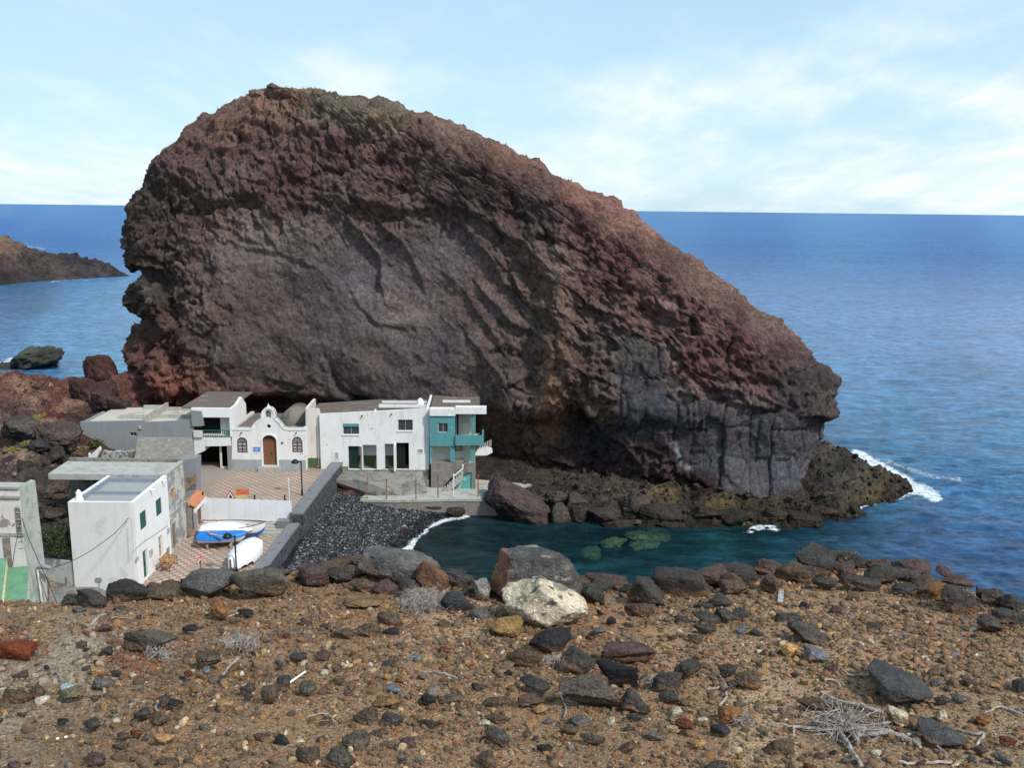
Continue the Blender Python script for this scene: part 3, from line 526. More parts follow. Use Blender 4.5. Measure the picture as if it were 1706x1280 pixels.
class Fac:
    """an upright wall plane: a at its left foot, b at its right foot seen from outside"""
    def __init__(s, a, b):
        s.a = np.array(a, float); u = np.array(b, float) - s.a; u[2] = 0; s.w = np.linalg.norm(u); s.U = u / s.w; s.N = np.array([s.U[1], -s.U[0], 0])
    def uv(s, px, py):
        r = ray(px, py); o = np.array([0, 0, EYE]); t = np.dot(s.a - o, s.N) / np.dot(r, s.N); p = o + r * t
        return float(np.dot(p - s.a, s.U)), float(p[2] - s.a[2])
    def P(s, u, v, d=0.0): return s.a + s.U * u + np.array([0, 0, v]) - s.N * d
    def rect(s, Q, x0, y0, x1, y1):
        xm, ym = (x0 + x1) / 2, (y0 + y1) / 2
        return (s.uv(*Q(x0, ym))[0], s.uv(*Q(x1, ym))[0], s.uv(*Q(xm, y1))[1], s.uv(*Q(xm, y0))[1])
    def box(s, mb, u0, u1, v0, v1, d0, d1):
        return mb.hexa([s.P(u0, v0, d0), s.P(u1, v0, d0), s.P(u1, v0, d1), s.P(u0, v0, d1), s.P(u0, v1, d0), s.P(u1, v1, d0), s.P(u1, v1, d1), s.P(u0, v1, d1)])
    def wall(s, mb, outer, holes=(), d0=0.0, d1=.3):
        loops = [outer] + list(holes); flat = [p for l in loops for p in l]; tris = tessellate_polygon([[Vector((p[0], p[1], 0)) for p in l] for l in loops]); n = len(flat)
        vs = [s.P(p[0], p[1], d0) for p in flat] + [s.P(p[0], p[1], d1) for p in flat]
        fs = [tuple(t) for t in tris] + [tuple(i + n for i in t[::-1]) for t in tris]; o = 0
        for l in loops:
            m = len(l); fs += [(o + i, o + (i + 1) % m, o + (i + 1) % m + n, o + i + n) for i in range(m)]; o += m
        return mb.add(vs, fs)
def rc(r): u0, u1, v0, v1 = r; return [(u0, v0), (u1, v0), (u1, v1), (u0, v1)]
def arch(u0, u1, v0, vs, v1, n=12):
    c = (u0 + u1) / 2; rx = (u1 - u0) / 2; ry = v1 - vs
    return [(u0, v0), (u1, v0)] + [(c + rx * math.cos(math.pi * k / n), vs + ry * math.sin(math.pi * k / n)) for k in range(n + 1)]
wh = (.82, .80, .77)
MAT.update(
    white=plaster('white_wall', (.84, .83, .81), grime=.22), white_old=plaster('old_white_wall', (.82, .80, .77), (.44, .42, .39), .24, 1.6, grime=.42), cream=plaster('cream_wall', (.72, .67, .60), (.40, .37, .33), .12, 1.2, grime=.5),
    house=plaster('smooth_white_wall', (.76, .75, .73), (.67, .66, .63), .3, .7, grime=.24), peel=plaster('peeling_wall', (.56, .53, .47), (.30, .30, .295), .60, 1.1, grime=.6), grey=plaster('grey_render', (.27, .28, .29), (.36, .35, .33), .15, 1.0, grime=.35),
    conc=plaster('concrete', (.25, .235, .21), (.16, .15, .13), .5, 1.3, grime=.7, bump=.04), conc_light=plaster('pale_concrete', (.44, .43, .39), (.35, .33, .29), .42, 1.0, grime=.7, bump=.02), roofgrey=plaster('grey_roof', (.34, .34, .34), grime=.3), roofbrown=plaster('brown_roof', (.17, .135, .12), (.24, .20, .17), .35, .8, grime=.5),
    roofcream=plaster('cream_roof', (.55, .50, .42), (.40, .32, .26), .25, .6, grime=.4), ruin=plaster('ruined_wall', (.25, .225, .20), (.34, .30, .24), .40, 2.4, grime=.8, bump=.06), turq=plaster('turquoise_wall', (.10, .30, .31), (.17, .38, .38), .30, .8, grime=.35), greydado=plaster('grey_dado', (.38, .39, .40), (.30, .27, .24), .28, 2.0, grime=.5),
    green_dado=plaster('green_dado', (.085, .13, .06), (.20, .20, .15), .20, 1.5, grime=.5), plinth=plaster('green_grey_plinth', (.24, .24, .19), (.10, .14, .07), .40, .7, grime=.6, bump=.03), green_roof=plain('green_paint', (.13, .28, .165), .5, var=.15, scale=2), green_dark=plain('dark_green_door', (.012, .035, .028), .5), green_door=plain('green_door', (.02, .12, .07), .5), shutter=plain('green_shutter', (.02, .11, .085), .5),
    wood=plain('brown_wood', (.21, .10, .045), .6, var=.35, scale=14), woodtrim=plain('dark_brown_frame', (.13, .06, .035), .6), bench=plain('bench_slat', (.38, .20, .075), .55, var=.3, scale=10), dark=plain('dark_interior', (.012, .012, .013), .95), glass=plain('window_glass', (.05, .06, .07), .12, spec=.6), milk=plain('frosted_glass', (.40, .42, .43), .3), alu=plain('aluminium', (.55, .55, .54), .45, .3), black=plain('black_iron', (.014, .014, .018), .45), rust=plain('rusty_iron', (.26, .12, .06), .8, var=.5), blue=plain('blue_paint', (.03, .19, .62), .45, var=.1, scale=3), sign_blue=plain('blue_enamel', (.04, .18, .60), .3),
    bwhite=plain('boat_white', (.78, .78, .77), .4, var=.05, scale=2), tarp=plain('white_tarpaulin', (.80, .80, .81), .5, var=.06, scale=3, bump=.02), tarpblue=plain('blue_tarpaulin', (.02, .19, .60), .45, var=.2, scale=5, bump=.03), red=plain('sign_red', (.60, .06, .04), .45), orange=plain('sign_orange', (.75, .16, .06), .5), yellow=plain('sign_yellow', (.62, .50, .26), .5), signwhite=plain('sign_white', (.8, .8, .8), .4, var=.04), oar=plain('bare_timber', (.42, .34, .25), .7, var=.25, scale=10), terracotta=plain('orange_tile', (.50, .20, .10), .7, var=.3), panel=plain('white_hoarding', (.78, .79, .81), .4, var=.04, scale=1.0), coping=plaster('grey_coping', (.20, .20, .21), (.14, .14, .14), .4, 2.0, grime=.3), wire=plain('cable', (.03, .03, .035), .6))
def blackstone():
    m, t, b = newmat('black_stone_wall'); p = POS(t); v = N(t, 'ShaderNodeTexVoronoi'); v.inputs['Scale'].default_value = 3.0; L(t, p, v.inputs['Vector'])
    e = N(t, 'ShaderNodeTexVoronoi', feature='DISTANCE_TO_EDGE'); e.inputs['Scale'].default_value = 3.0; L(t, p, e.inputs['Vector'])
    sp = N(t, 'ShaderNodeSeparateColor'); L(t, v.outputs['Color'], sp.inputs[0])
    c = MIX(t, sp.outputs[0], (.030, .033, .040), (.075, .082, .095)); c = MIX(t, MR(t, NOISE(t, p, 7, 5, .7), .55, .7), c, (.14, .15, .17)); c = MIX(t, MR(t, e.outputs['Distance'], 0, .09), (.15, .155, .17), c)
    L(t, c, b.inputs['Base Color']); BUMP(t, b, MR(t, e.outputs['Distance'], 0, .15), .05); return m
MAT['bstone'] = blackstone()
def tiles():
    m, t, b = newmat('checker_paving'); p = POS(t); c = N(t, 'ShaderNodeTexChecker'); c.inputs['Scale'].default_value = 1 / .34
    L(t, MAPV(t, p, (1, 1, 0), (.05, 0, .17)), c.inputs['Vector']); c.inputs['Color1'].default_value = (.33, .16, .125, 1); c.inputs['Color2'].default_value = (.50, .42, .34, 1)
    n = NOISE(t, p, .55, 6, .6); n2 = NOISE(t, p, 3.0, 5, .7)
    col = MIX(t, MR(t, n, .42, .62, 0, .72), c.outputs[0], (.30, .24, .19)); col = MIX(t, MR(t, n2, .40, .70, 0, .6), col, (.34, .27, .22))
    y = N(t, 'ShaderNodeSeparateXYZ'); L(t, p, y.inputs[0])
    dust = M(t, 'MULTIPLY', MR(t, M(t, 'ADD', y.outputs[1], M(t, 'MULTIPLY', n2, 2.4)), 80.2, 81.4), .9)     # earth washed up against the chapel
    col = MIX(t, dust, col, (.27, .22, .18))
    edge = M(t, 'MULTIPLY', MR(t, M(t, 'ADD', M(t, 'MULTIPLY', y.outputs[0], -1), M(t, 'MULTIPLY', n, 3.5)), 26.4, 28.4), .8); col = MIX(t, edge, col, (.30, .26, .22))
    br = N(t, 'ShaderNodeTexBrick'); br.inputs['Scale'].default_value = 1 / .34; br.offset = 0; br.inputs['Mortar Size'].default_value = .03; br.inputs['Brick Width'].default_value = 1; br.inputs['Row Height'].default_value = 1
    L(t, MAPV(t, p, (1, 1, 0), (.05, 0, .17)), br.inputs['Vector']); L(t, MIX(t, M(t, 'MULTIPLY', br.outputs['Fac'], .45), col, (.20, .16, .13)), b.inputs['Base Color']); b.inputs['Roughness'].default_value = .8; return m
MAT['tiles'] = tiles()

def window(f, r, parent, frame, pane, nx=1, ny=0, rec=.12, fw=.06, arch_=None, name='window', mat_f=None):
    """frame with bars as one part, its glass as a sub-part"""
    u0, u1, v0, v1 = r; mb = MB()
    if arch_ is None:
        f.wall(mb, rc(r), [rc((u0 + fw, u1 - fw, v0 + fw, v1 - fw))], rec - .05, rec + .02)
        out = rc((u0 + fw * .5, u1 - fw * .5, v0 + fw * .5, v1 - fw * .5))
    else:
        o = arch(u0, u1, v0, arch_, v1); i = arch(u0 + fw, u1 - fw, v0 + fw, arch_, v1 - fw); f.wall(mb, o, [i], rec - .05, rec + .02); out = arch(u0 + .02, u1 - .02, v0 + .02, arch_, v1 - .02)
    for k in range(nx):
        c = u0 + (u1 - u0) * (k + 1) / (nx + 1); f.box(mb, c - fw * .35, c + fw * .35, v0 + fw, (arch_ or v1) - fw * .5, rec - .04, rec + .01)
    for k in range(ny):
        top = arch_ or v1; c = v0 + (top - v0) * (k + 1) / (ny + (0 if arch_ else 1)); f.box(mb, u0 + fw, u1 - fw, c - fw * .3, c + fw * .3, rec - .036, rec + .006)
    if arch_:
        c = (u0 + u1) / 2
        for a in (45, 90, 135): mb.tube([f.P(c, arch_, rec - .01), f.P(c + (u1 - u0) * .47 * math.cos(R(a)), arch_ + (v1 - arch_) * .93 * math.sin(R(a)), rec - .01)], .025, 4)
    w = mb.build(name, frame, parent)
    g = MB(); f.wall(g, out, [], rec + .022, rec + .04); g.build('pane', pane, w)
    return w
def bars(f, r, parent, n=4, mat=None, name='window'):
    """small opening behind white iron bars"""
    u0, u1, v0, v1 = r; mb = MB(); f.wall(mb, rc((u0, u1, v0, v1)), [rc((u0 + .05, u1 - .05, v0 + .05, v1 - .05))], -.03, .06)
    for k in range(n): c = u0 + (u1 - u0) * (k + 1) / (n + 1); f.box(mb, c - .018, c + .018, v0 + .05, v1 - .05, -.01, .02)
    w = mb.build(name, mat or MAT['white'], parent); g = MB(); f.wall(g, rc((u0 + .04, u1 - .04, v0 + .04, v1 - .04)), [], .18, .2); g.build('pane', MAT['dark'], w); return w
def door(f, r, parent, mat, rec=.12, panels=3, arch_=None, handle=True):
    u0, u1, v0, v1 = r; mb = MB(); f.wall(mb, rc(r) if arch_ is None else arch(u0, u1, v0, arch_, v1), [], rec, rec + .06); top = arch_ or v1; c = (u0 + u1) / 2
    for h in range(panels):
        a = v0 + (top - v0) * (h + .08) / panels; b_ = v0 + (top - v0) * (h + .92) / panels
        for x0, x1 in ((u0 + .08, c - .04), (c + .04, u1 - .08)):
            if x1 - x0 > .08: f.wall(mb, rc((x0, x1, a, b_)), [rc((x0 + .05, x1 - .05, a + .05, b_ - .05))], rec - .02, rec + .01)
    d = mb.build('door', mat, parent)
    if handle: h = MB(); f.box(h, c + .06, c + .10, v0 + (top - v0) * .46, v0 + (top - v0) * .53, rec - .07, rec - .003); h.build('handle', MAT['black'], d)
    return d
def part(name, mat, parent, fn, **kw):
    mb = MB(); fn(mb); return mb.build(name, mat, parent, **kw)

# ================================================================ SETTING: paving, steps, quay, ramp
def slab(name, mat, pts, z0, z1):
    f = MB(); n = len(pts); f.add([(*p, z0) for p in pts] + [(*p, z1) for p in pts], [tuple(range(n - 1, -1, -1)), tuple(range(n, 2 * n))] + [(i, (i + 1) % n, (i + 1) % n + n, i + n) for i in range(n)])
    o = f.build(name, mat); o['kind'] = 'structure'; return o
slab('upper_plaza', MAT['tiles'], [(-24.5, 66.25), (-17.0, 66.2), (-16.7, 82.5), (-30, 82.5), (-28.2, 74)], 1.6, 3.1)
slab('lower_plaza', MAT['tiles'], [(-24.35, 48), (-17.2, 48), (-17.05, 66.18), (-24.45, 66.18)], 1.4, 2.4)
slab('street', MAT['conc'], [(-44, 48), (-24.36, 48), (-24.36, 53.6), (-29.5, 57), (-31, 60), (-33.5, 57), (-34, 52)], 1.3, 2.36)
mb = MB()
for k in range(4): mb.box(-19.6, -17.06, 65.2 + .26 * k, 66.19, 2.2 + k * .17, 2.55 + k * .17 - (.001 if k == 3 else 0))
o = mb.build('steps', MAT['conc_light']); o['kind'] = 'structure'
mb = MB(); mb.box(-24.4, -22.7, 64.6, 66.17, 1.9, 2.9); o = mb.build('raised_kerb', MAT['tiles']); o['kind'] = 'structure'
quay_pts = [atz(546, 792 + 44, 1.45), atz(600, 834, 1.45), atz(660, 835, 1.45), atz(740, 833, 1.45), atz(832, 833, 1.45), atz(846, 820, 1.45)]
slab('quay', MAT['ruin'], [(-14.9, 77.3)] + [(p[0], p[1]) for p in quay_pts[1:]] + [(2, 82), (-4, 83.5), (-16, 83)], -.8, 1.38)
slab('quay_path', MAT['conc_light'], [(-14.8, 77.4)] + [(p[0], p[1] + .24) for p in quay_pts[1:5]] + [(.9, 80), (1.9, 81.9), (-4, 83.4), (-15.9, 82.9)], 1.384, 1.45)
slab('quay_kerb', MAT['conc_light'], [(p[0], p[1] - .06) for p in quay_pts[1:5]] + [(p[0], p[1] + .22) for p in quay_pts[4:0:-1]], 1.3, 1.53)
# sloping rubble apron between the white house and the quay, with the ramp down
mb = MB(); A = [atz(548, 800, 2.9), atz(600, 800, 2.9), atz(650, 806, 2.4), atz(700, 808, 2.2)]; B = [atz(590, 823, 1.46), atz(628, 826, 1.46), atz(668, 826, 1.46), atz(712, 822, 1.46)]
mb.add([tuple(p) for p in A + B] + [(A[0][0], 81, 3.0), (A[3][0], 81, 3.0)], [(0, 1, 5, 4), (1, 2, 6, 5), (2, 3, 7, 6), (0, 4, 8), (3, 9, 7), (0, 8, 9, 3, 2, 1)]); o = mb.build('ramp', MAT['conc']); o['kind'] = 'structure'

# ================================================================ the black sea wall with its grey parapet
sw = thing('sea_wall', 'long black stone retaining wall with grey coping between plaza and pebble beach', 'wall', (-16.4, 66, 0))
def wallrun(mb, pts, w0, w1, z0, z1):
    vs = []
    for (x, y) in pts: vs += [(x + w0, y, z0), (x + w1, y, z0), (x + w1, y, z1), (x + w0, y, z1)]
    fs = [(0, 1, 2, 3), tuple(len(vs) - 4 + k for k in (3, 2, 1, 0))]
    for i in range(len(pts) - 1):
        for k in range(4): fs.append((i * 4 + k, i * 4 + (k + 1) % 4, i * 4 + 4 + (k + 1) % 4, i * 4 + 4 + k))
    mb.add(vs, fs)
up_pts = [(-16.5, 66.0), (-16.4, 72), (-16.25, 77), (-16.1, 80.2)]; lo_pts = [(-17.0, 50), (-16.95, 58), (-16.8, 65.95)]
part('stone_face', MAT['bstone'], sw, lambda mb: (wallrun(mb, up_pts, -.45, .5, -.4, 3.72), wallrun(mb, lo_pts, -.25, .55, -.4, 2.95)))
part('coping', MAT['coping'], sw, lambda mb: (wallrun(mb, up_pts, -.5, .56, 3.724, 3.9), wallrun(mb, lo_pts, -.3, .6, 2.954, 3.12)), bevel=.02)
part('coping', MAT['coping'], sw, lambda mb: mb.box(-17.9, -16.97, 65.6, 66.5, 2.45, 3.35))

# ================================================================ chapel
z0 = 3.1
ca, cb = atz(386, 783, z0), atz(512, 783, z0); cb[1] = ca[1] + .05; fc = Fac(ca, cb)
chap = thing('chapel', 'small white chapel with curved gable, bellcote and arched brown door', 'chapel', ca)
sil = [(550, 845), (1345, 845), (1345, 410), (1132, 410), (1105, 400), (1090, 372), (1060, 335), (1018, 303), (1014, 250), (1000, 215), (975, 192), (940, 183), (905, 192), (880, 215), (864, 250), (862, 303), (830, 318), (790, 355), (770, 385), (755, 410), (552, 410)]
O = [fc.uv(*Q2(*p)) for p in sil]; O[0] = (O[0][0], -.3); O[1] = (O[1][0], -.3)
bell = arch(*[fc.uv(*Q2(x, 270))[0] for x in (908, 972)], fc.uv(*Q2(940, 298))[1], fc.uv(*Q2(940, 248))[1], fc.uv(*Q2(940, 218))[1])
dr = fc.rect(Q2, 880, 480, 1032, 808); dspr = fc.uv(*Q2(955, 545))[1]; wl = fc.rect(Q2, 607, 505, 717, 672); wr = fc.rect(Q2, 1193, 498, 1305, 668); wspr = fc.uv(*Q2(660, 558))[1]
oc = fc.uv(*Q2(945, 388)); orad = .19; ocl = [(oc[0] + orad * math.cos(k * math.pi / 8), oc[1] + orad * math.sin(k * math.pi / 8)) for k in range(16)]
part('wall', MAT['white_old'], chap, lambda mb: fc.wall(mb, O, [bell, arch(dr[0], dr[1], dr[2], dspr, dr[3]), arch(wl[0], wl[1], wl[2], wspr, wl[3]), arch(wr[0], wr[1], wr[2], wspr, wr[3]), ocl], 0, .42))
def moulding(mb):
    path = [fc.uv(*Q2(*p)) for p in sil[3:20]]; path = [O[2]] + path[0:] + [O[-1]]
    c = np.mean([bell[0], bell[1]], 0)
    for (a, b) in zip(path[:-1], path[1:]):
        d = np.array(b) - np.array(a); n = np.array([-d[1], d[0]]); n /= np.linalg.norm(n) + 1e-9
        if n[1] > 0 or abs(n[1]) < .2 and (n[0] * ((a[0] + b[0]) / 2 - c[0]) > 0): n = -n
        p = [a, b, tuple(np.array(b) + n * .15), tuple(np.array(a) + n * .15)]
        mb.hexa([fc.P(*p[0], -.07), fc.P(*p[1], -.07), fc.P(*p[1], .49), fc.P(*p[0], .49), fc.P(*p[3], -.07), fc.P(*p[2], -.07), fc.P(*p[2], -.003), fc.P(*p[3], -.003)])
part('cornice', MAT['white'], chap, moulding)
pv = fc.uv(*Q2(800, 742))[1]
for q_ in ((O[0][0] + .02, dr[0] - .12), (dr[1] + .12, O[1][0] - .02)): part('dado', MAT['greydado'], chap, lambda mb: fc.box(mb, *q_, -.28, pv, -.03, -.003))
part('door_surround', MAT['white'], chap, lambda mb: fc.wall(mb, arch(dr[0] - .13, dr[1] + .13, dr[2] - .02, dspr, dr[3] + .12), [arch(dr[0] + .01, dr[1] - .01, dr[2] + .01, dspr, dr[3] - .01)], -.05, .1))
dd = door(fc, (dr[0] + .01, dr[1] - .01, dr[2], dspr), chap, MAT['wood'], .2, 5)
def fan(mb):
    c = (dr[0] + dr[1]) / 2; r = (dr[1] - dr[0]) / 2
    fc.box(mb, dr[0], dr[1], dspr + .003, dspr + .09, .16, .24)
    for a in (25, 55, 90, 125, 155): mb.tube([fc.P(c, dspr + .06, .2), fc.P(c + r * .95 * math.cos(R(a)), dspr + (dr[3] - dspr) * .95 * math.sin(R(a)), .2)], .035, 5)
    fc.wall(mb, arch(dr[0], dr[1], dspr + .09, dspr + .1, dr[3]), [arch(dr[0] + .08, dr[1] - .08, dspr + .11, dspr + .12, dr[3] - .08)], .17, .23)
fl = part('fanlight', MAT['woodtrim'], chap, fan)
part('pane', MAT['glass'], fl, lambda mb: fc.wall(mb, arch(dr[0], dr[1], dspr + .095, dspr + .1, dr[3]), [], .25, .27))
for w_ in (wl, wr):
    wn = window(fc, w_, chap, MAT['woodtrim'], MAT['milk'], 1, 3, .12, .09, arch_=wspr)
part('step', MAT['conc_light'], chap, lambda mb: fc.box(mb, dr[0] - .35, dr[1] + .35, -.2, dr[2] - .03, -.6, -.06))
part('oculus_pane', MAT['dark'], chap, lambda mb: fc.wall(mb, ocl, [], .3, .32))
part('bell', plain('bronze', (.10, .08, .05), .5, .6), chap, lambda mb: mb.tube([fc.P((bell[0][0] + bell[1][0]) / 2, bell[0][1] + .95 - h, .2) for h in (0, .1, .3, .48, .52)], [.05, .1, .13, .2, .22], 12), smooth=True)
pq = fc.rect(Q2, 783, 610, 852, 655)
pl = part('plaque', MAT['sign_blue'], chap, lambda mb: fc.box(mb, *pq, -.05, -.004))
part('lettering', MAT['signwhite'], pl, lambda mb: [fc.box(mb, pq[0] + .08, pq[1] - .08 - .12 * (k % 2), pq[3] - .14 - k * .14, pq[3] - .10 - k * .14, -.056, -.0505) for k in range(4)])
part('finial', MAT['white'], chap, lambda mb: mb.tube([fc.P((bell[0][0] + bell[1][0]) / 2, fc.uv(*Q2(940, 185))[1] + h, .2) for h in (0, .1, .16, .34)], [.14, .12, .05, .02], 8))
sq = fc.rect(Q2, 1078, 555, 1100, 573); part('meter_box', MAT['woodtrim'], chap, lambda mb: fc.box(mb, *sq, -.05, -.004))
for X_ in (655, 1240): c_ = fc.uv(*Q2(X_, 456)); part('wall_lamp', MAT['black'], chap, lambda mb: mb.tube([fc.P(c_[0], c_[1], -.002), fc.P(c_[0], c_[1], -.2)], .06, 8))
W_ = fc.w; hw = fc.uv(*Q2(600, 412))[1]
def chroof(mb):
    fc.box(mb, O[0][0] + .05, O[1][0] - .05, hw - .35, hw - .2, .43, 7.2)
part('roof', MAT['roofbrown'], chap, chroof)
def vault(mb):
    u0, u1 = fc.uv(*Q2(980, 350))[0], fc.uv(*Q2(1215, 350))[0]; c = (u0 + u1) / 2; r = (u1 - u0) / 2; n = 14; vs = []
    for d in (2.4, 6.0):
        for k in range(n + 1): a = math.pi * k / n; vs.append(fc.P(c + .2 + r * 1.2 * math.cos(a), hw - .3 + 1.5 * math.sin(a) ** .8, d))
    mb.add(vs, [(k, k + 1, k + n + 2, k + n + 1) for k in range(n)] + [tuple(range(n, -1, -1)), tuple(range(n + 1, 2 * n + 2))])
part('vault', plaster('vault_render', (.21, .18, .15), (.15, .13, .11), .4, .8), chap, vault, smooth=True)
for q_ in ((O[0][0] + .003, O[0][0] + .3), (O[1][0] - .3, O[1][0] - .003)): part('side_wall', MAT['cream'], chap, lambda mb: fc.box(mb, *q_, -.3, hw + .02, .423, 7.1))

# ================================================================ white house with the green balcony over the passage
fb = Fac(atz(*Q2(130, 845), z0), atz(*Q2(548, 845), z0)); fb.a[1] = ca[1] - .02; fb = Fac(fb.a, (cb[0], ca[1] - .02, z0))
hb = thing('balcony_house', 'white house with green balcony railing above a dark arched passage beside the chapel', 'house', fb.a)
r = lambda *a: fb.rect(Q2, *a)
uL = fb.uv(*Q2(130, 400))[0]; uR = fb.uv(*Q2(548, 700))[0]; uB = fb.uv(*Q2(522, 250))[0]
top = fb.uv(*Q2(300, 195))[1]; lint = fb.uv(*Q2(300, 292))[1]; bal_t = fb.uv(*Q2(380, 500))[1]; bal_b = fb.uv(*Q2(380, 600))[1]
part('upper_wall', MAT['white'], hb, lambda mb: fb.box(mb, uL, uB, lint, top, 0, .3))
part('balcony_slab', MAT['white_old'], hb, lambda mb: fb.wall(mb, [fb.uv(*Q2(*p)) for p in [(165, 715), (168, 690), (262, 650), (266, 602), (545, 596), (535, 520), (522, 498), (240, 498), (150, 500), (150, 600), (150, 720)]], [], 0, 2.6))
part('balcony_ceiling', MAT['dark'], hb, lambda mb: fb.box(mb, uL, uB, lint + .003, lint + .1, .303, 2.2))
dk = r(190, 296, 397, 498); wi = r(397, 296, 520, 498)
part('balcony_back_wall', MAT['house'], hb, lambda mb: fb.box(mb, wi[0], uB, bal_t, lint, .9, 1.1))
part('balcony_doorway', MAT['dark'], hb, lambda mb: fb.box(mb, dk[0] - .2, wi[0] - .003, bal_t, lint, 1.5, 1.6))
wl2 = r(150, 380, 190, 430); part('balcony_side_wall', MAT['grey'], hb, lambda mb: fb.wall(mb, [fb.uv(*Q2(*p)) for p in [(130, 215), (235, 222), (262, 375), (190, 383), (135, 375)]], [], -.25, -.05))
part('balcony_box', MAT['cream'], hb, lambda mb: fb.box(mb, *r(150, 430, 243, 500), -.2, -.003))
rr_ = r(240, 428, 522, 497)
def rail(mb):
    fb.box(mb, rr_[0], rr_[1], rr_[3] - .05, rr_[3] + .02, -.06, .0); fb.box(mb, rr_[0], rr_[1], rr_[2], rr_[2] + .05, -.055, -.005)
    n = 15
    for k in range(n): c = rr_[0] + (rr_[1] - rr_[0]) * (k + .5) / n; fb.box(mb, c - .022, c + .022, rr_[2] + .05, rr_[3] - .05, -.05, -.015)
    mb.tube([fb.P(rr_[1], rr_[2], -.03), fb.P(rr_[1], rr_[3], -.03)], .04, 6)
part('railing', MAT['shutter'], hb, rail)
gd = r(428, 603, 500, 830)
part('passage_wall', MAT['cream'], hb, lambda mb: (fb.wall(mb, rc((r(405, 603, 420, 840)[0], uR, 0, bal_b - .02)), [rc(gd)], .5, .75)))
door(fb, gd, hb, MAT['green_door'], .55, 4)
part('pillar', MAT['grey'], hb, lambda mb: fb.box(mb, r(505, 600, 548, 840)[0], uR + .02, -.1, bal_b - .02, .003, .45))
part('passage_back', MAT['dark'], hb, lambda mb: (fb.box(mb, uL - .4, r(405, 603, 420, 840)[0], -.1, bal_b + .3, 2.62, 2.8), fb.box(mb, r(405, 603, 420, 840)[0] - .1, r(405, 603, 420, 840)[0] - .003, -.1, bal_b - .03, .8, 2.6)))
part('passage_pier', MAT['cream'], hb, lambda mb: fb.box(mb, uL, r(160, 700, 176, 840)[1], -.1, bal_b - .5, .003, .4))
def flank(mb):   # tall white gable wall standing on the chapel side, seen end on
    a = fb.P(uB, lint - .1, 0); 
    pts = [(0, lint - 1.8), (0, top), (1.6, top + .02), (3.2, top + .42), (4.4, top - .5), (4.4, lint - 1.8)]
    mb.add([fb.P(uB + .003, v, d) for d, v in pts] + [fb.P(uB + .25, v, d) for d, v in pts], [(5, 4, 3, 2, 1, 0), (6, 7, 8, 9, 10, 11)] + [(i, (i + 1) % 6, (i + 1) % 6 + 6, i + 6) for i in range(6)])
part('gable_wall', MAT['white'], hb, flank)
part('roof', MAT['roofbrown'], hb, lambda mb: fb.box(mb, uL - 1, uB, top - .12, top + .02, .303, 7.5))

# ================================================================ large white two-storey house
fd = Fac(atz(*Q3(190, 690), z0), atz(*Q3(1085, 686), z0)); fd.a[1] = 80.6; fd = Fac(fd.a, (atz(*Q3(1085, 686), z0)[0], 80.9, z0))
hd = thing('white_house', 'large white two storey seaside house with flaking paint and deep porches, beside the turquoise house', 'house', fd.a)
r = lambda *a: fd.rect(Q3, *a); g = lambda X, Y: fd.uv(*Q3(X, Y))
w1, w2 = r(357, 332, 493, 424), r(817, 298, 942, 392); b1, b2 = r(287, 568, 325, 634), r(980, 540, 1028, 583)
pa, pb, pc, pd = r(403, 520, 506, 713), r(525, 510, 640, 715), r(708, 500, 786, 700), r(803, 492, 910, 688)
fl_ = min(pa[2], pb[2], pc[2], pd[2])
holes = [rc(w1), rc(w2), rc(b1), rc(b2)] + [rc((q[0], q[1], fl_, q[3])) for q in (pa, pb, pc, pd)]
Od = [(0, -.25), (fd.w, -.25), g(1085, 203), g(1060, 204), g(640, 228), g(190, 252)]; Od[-1] = (0, Od[-1][1])
part('wall', MAT['white_old'], hd, lambda mb: fd.wall(mb, Od, holes, 0, .25))
part('left_wall', MAT['cream'], hd, lambda mb: fd.wall(mb, [(g(40, 500)[0], -.2), (-.003, -.2), (-.003, Od[-1][1]), (g(150, 212)[0], g(150, 214)[1]), (g(40, 215)[0], g(40, 215)[1])], [], .35, .6))
part('left_dado', MAT['green_dado'], hd, lambda mb: fd.box(mb, g(48, 600)[0], -.02, -.2, g(100, 628)[1], .31, .347))
window(fd, w1, hd, MAT['alu'], MAT['glass'], 1, 0, .12, .05); window(fd, w2, hd, MAT['alu'], MAT['glass'], 1, 0, .12, .05)
part('shutter_box', MAT['turq'], hd, lambda mb: fd.box(mb, w1[0], w1[1], w1[3] - .28, w1[3] - .02, .0, .06))
for w_ in (w1, w2): part('sill', MAT['white'], hd, lambda mb: fd.box(mb, w_[0] - .06, w_[1] + .06, w_[2] - .07, w_[2] - .003, -.08, .1))
bars(fd, b1, hd); bars(fd, b2, hd)
dado = fl_ + (pb[3] - fl_) * .42
part('porch_wall', MAT['house'], hd, lambda mb: (fd.box(mb, pa[0] - .3, pd[0] - .1, dado, pb[3] + .3, 1.3, 1.45), fd.box(mb, pd[1] + .003, pd[1] + .2, fl_, pd[3], .252, 1.3)))
part('porch_dado', MAT['green_dado'], hd, lambda mb: fd.box(mb, pa[0] - .3, pd[0] - .1, fl_, dado - .003, 1.27, 1.45))
part('porch_floor', MAT['conc'], hd, lambda mb: fd.box(mb, pa[0] - .3, pd[1] + .3, fl_ - .2, fl_ - .003, .252, 1.6))
part('porch_ceiling', MAT['house'], hd, lambda mb: fd.box(mb, pa[0] - .3, pd[1] + .3, pa[3] + .31, pa[3] + .4, .252, 1.6))
door(fd, (pa[0] + .02, g(483, 600)[0], fl_, pa[3] - .02), hd, MAT['green_dark'], .3, 3)
door(fd, (pd[0] + .02, g(877, 600)[0], fl_, pd[3] - .05), hd, MAT['dark'], .35, 3, handle=False)
part('door_leaf', MAT['white'], hd, lambda mb: fd.box(mb, pc[1] + .02, pd[0] - .02, fl_ - .02, pd[3] - .1, -.55, -.003))
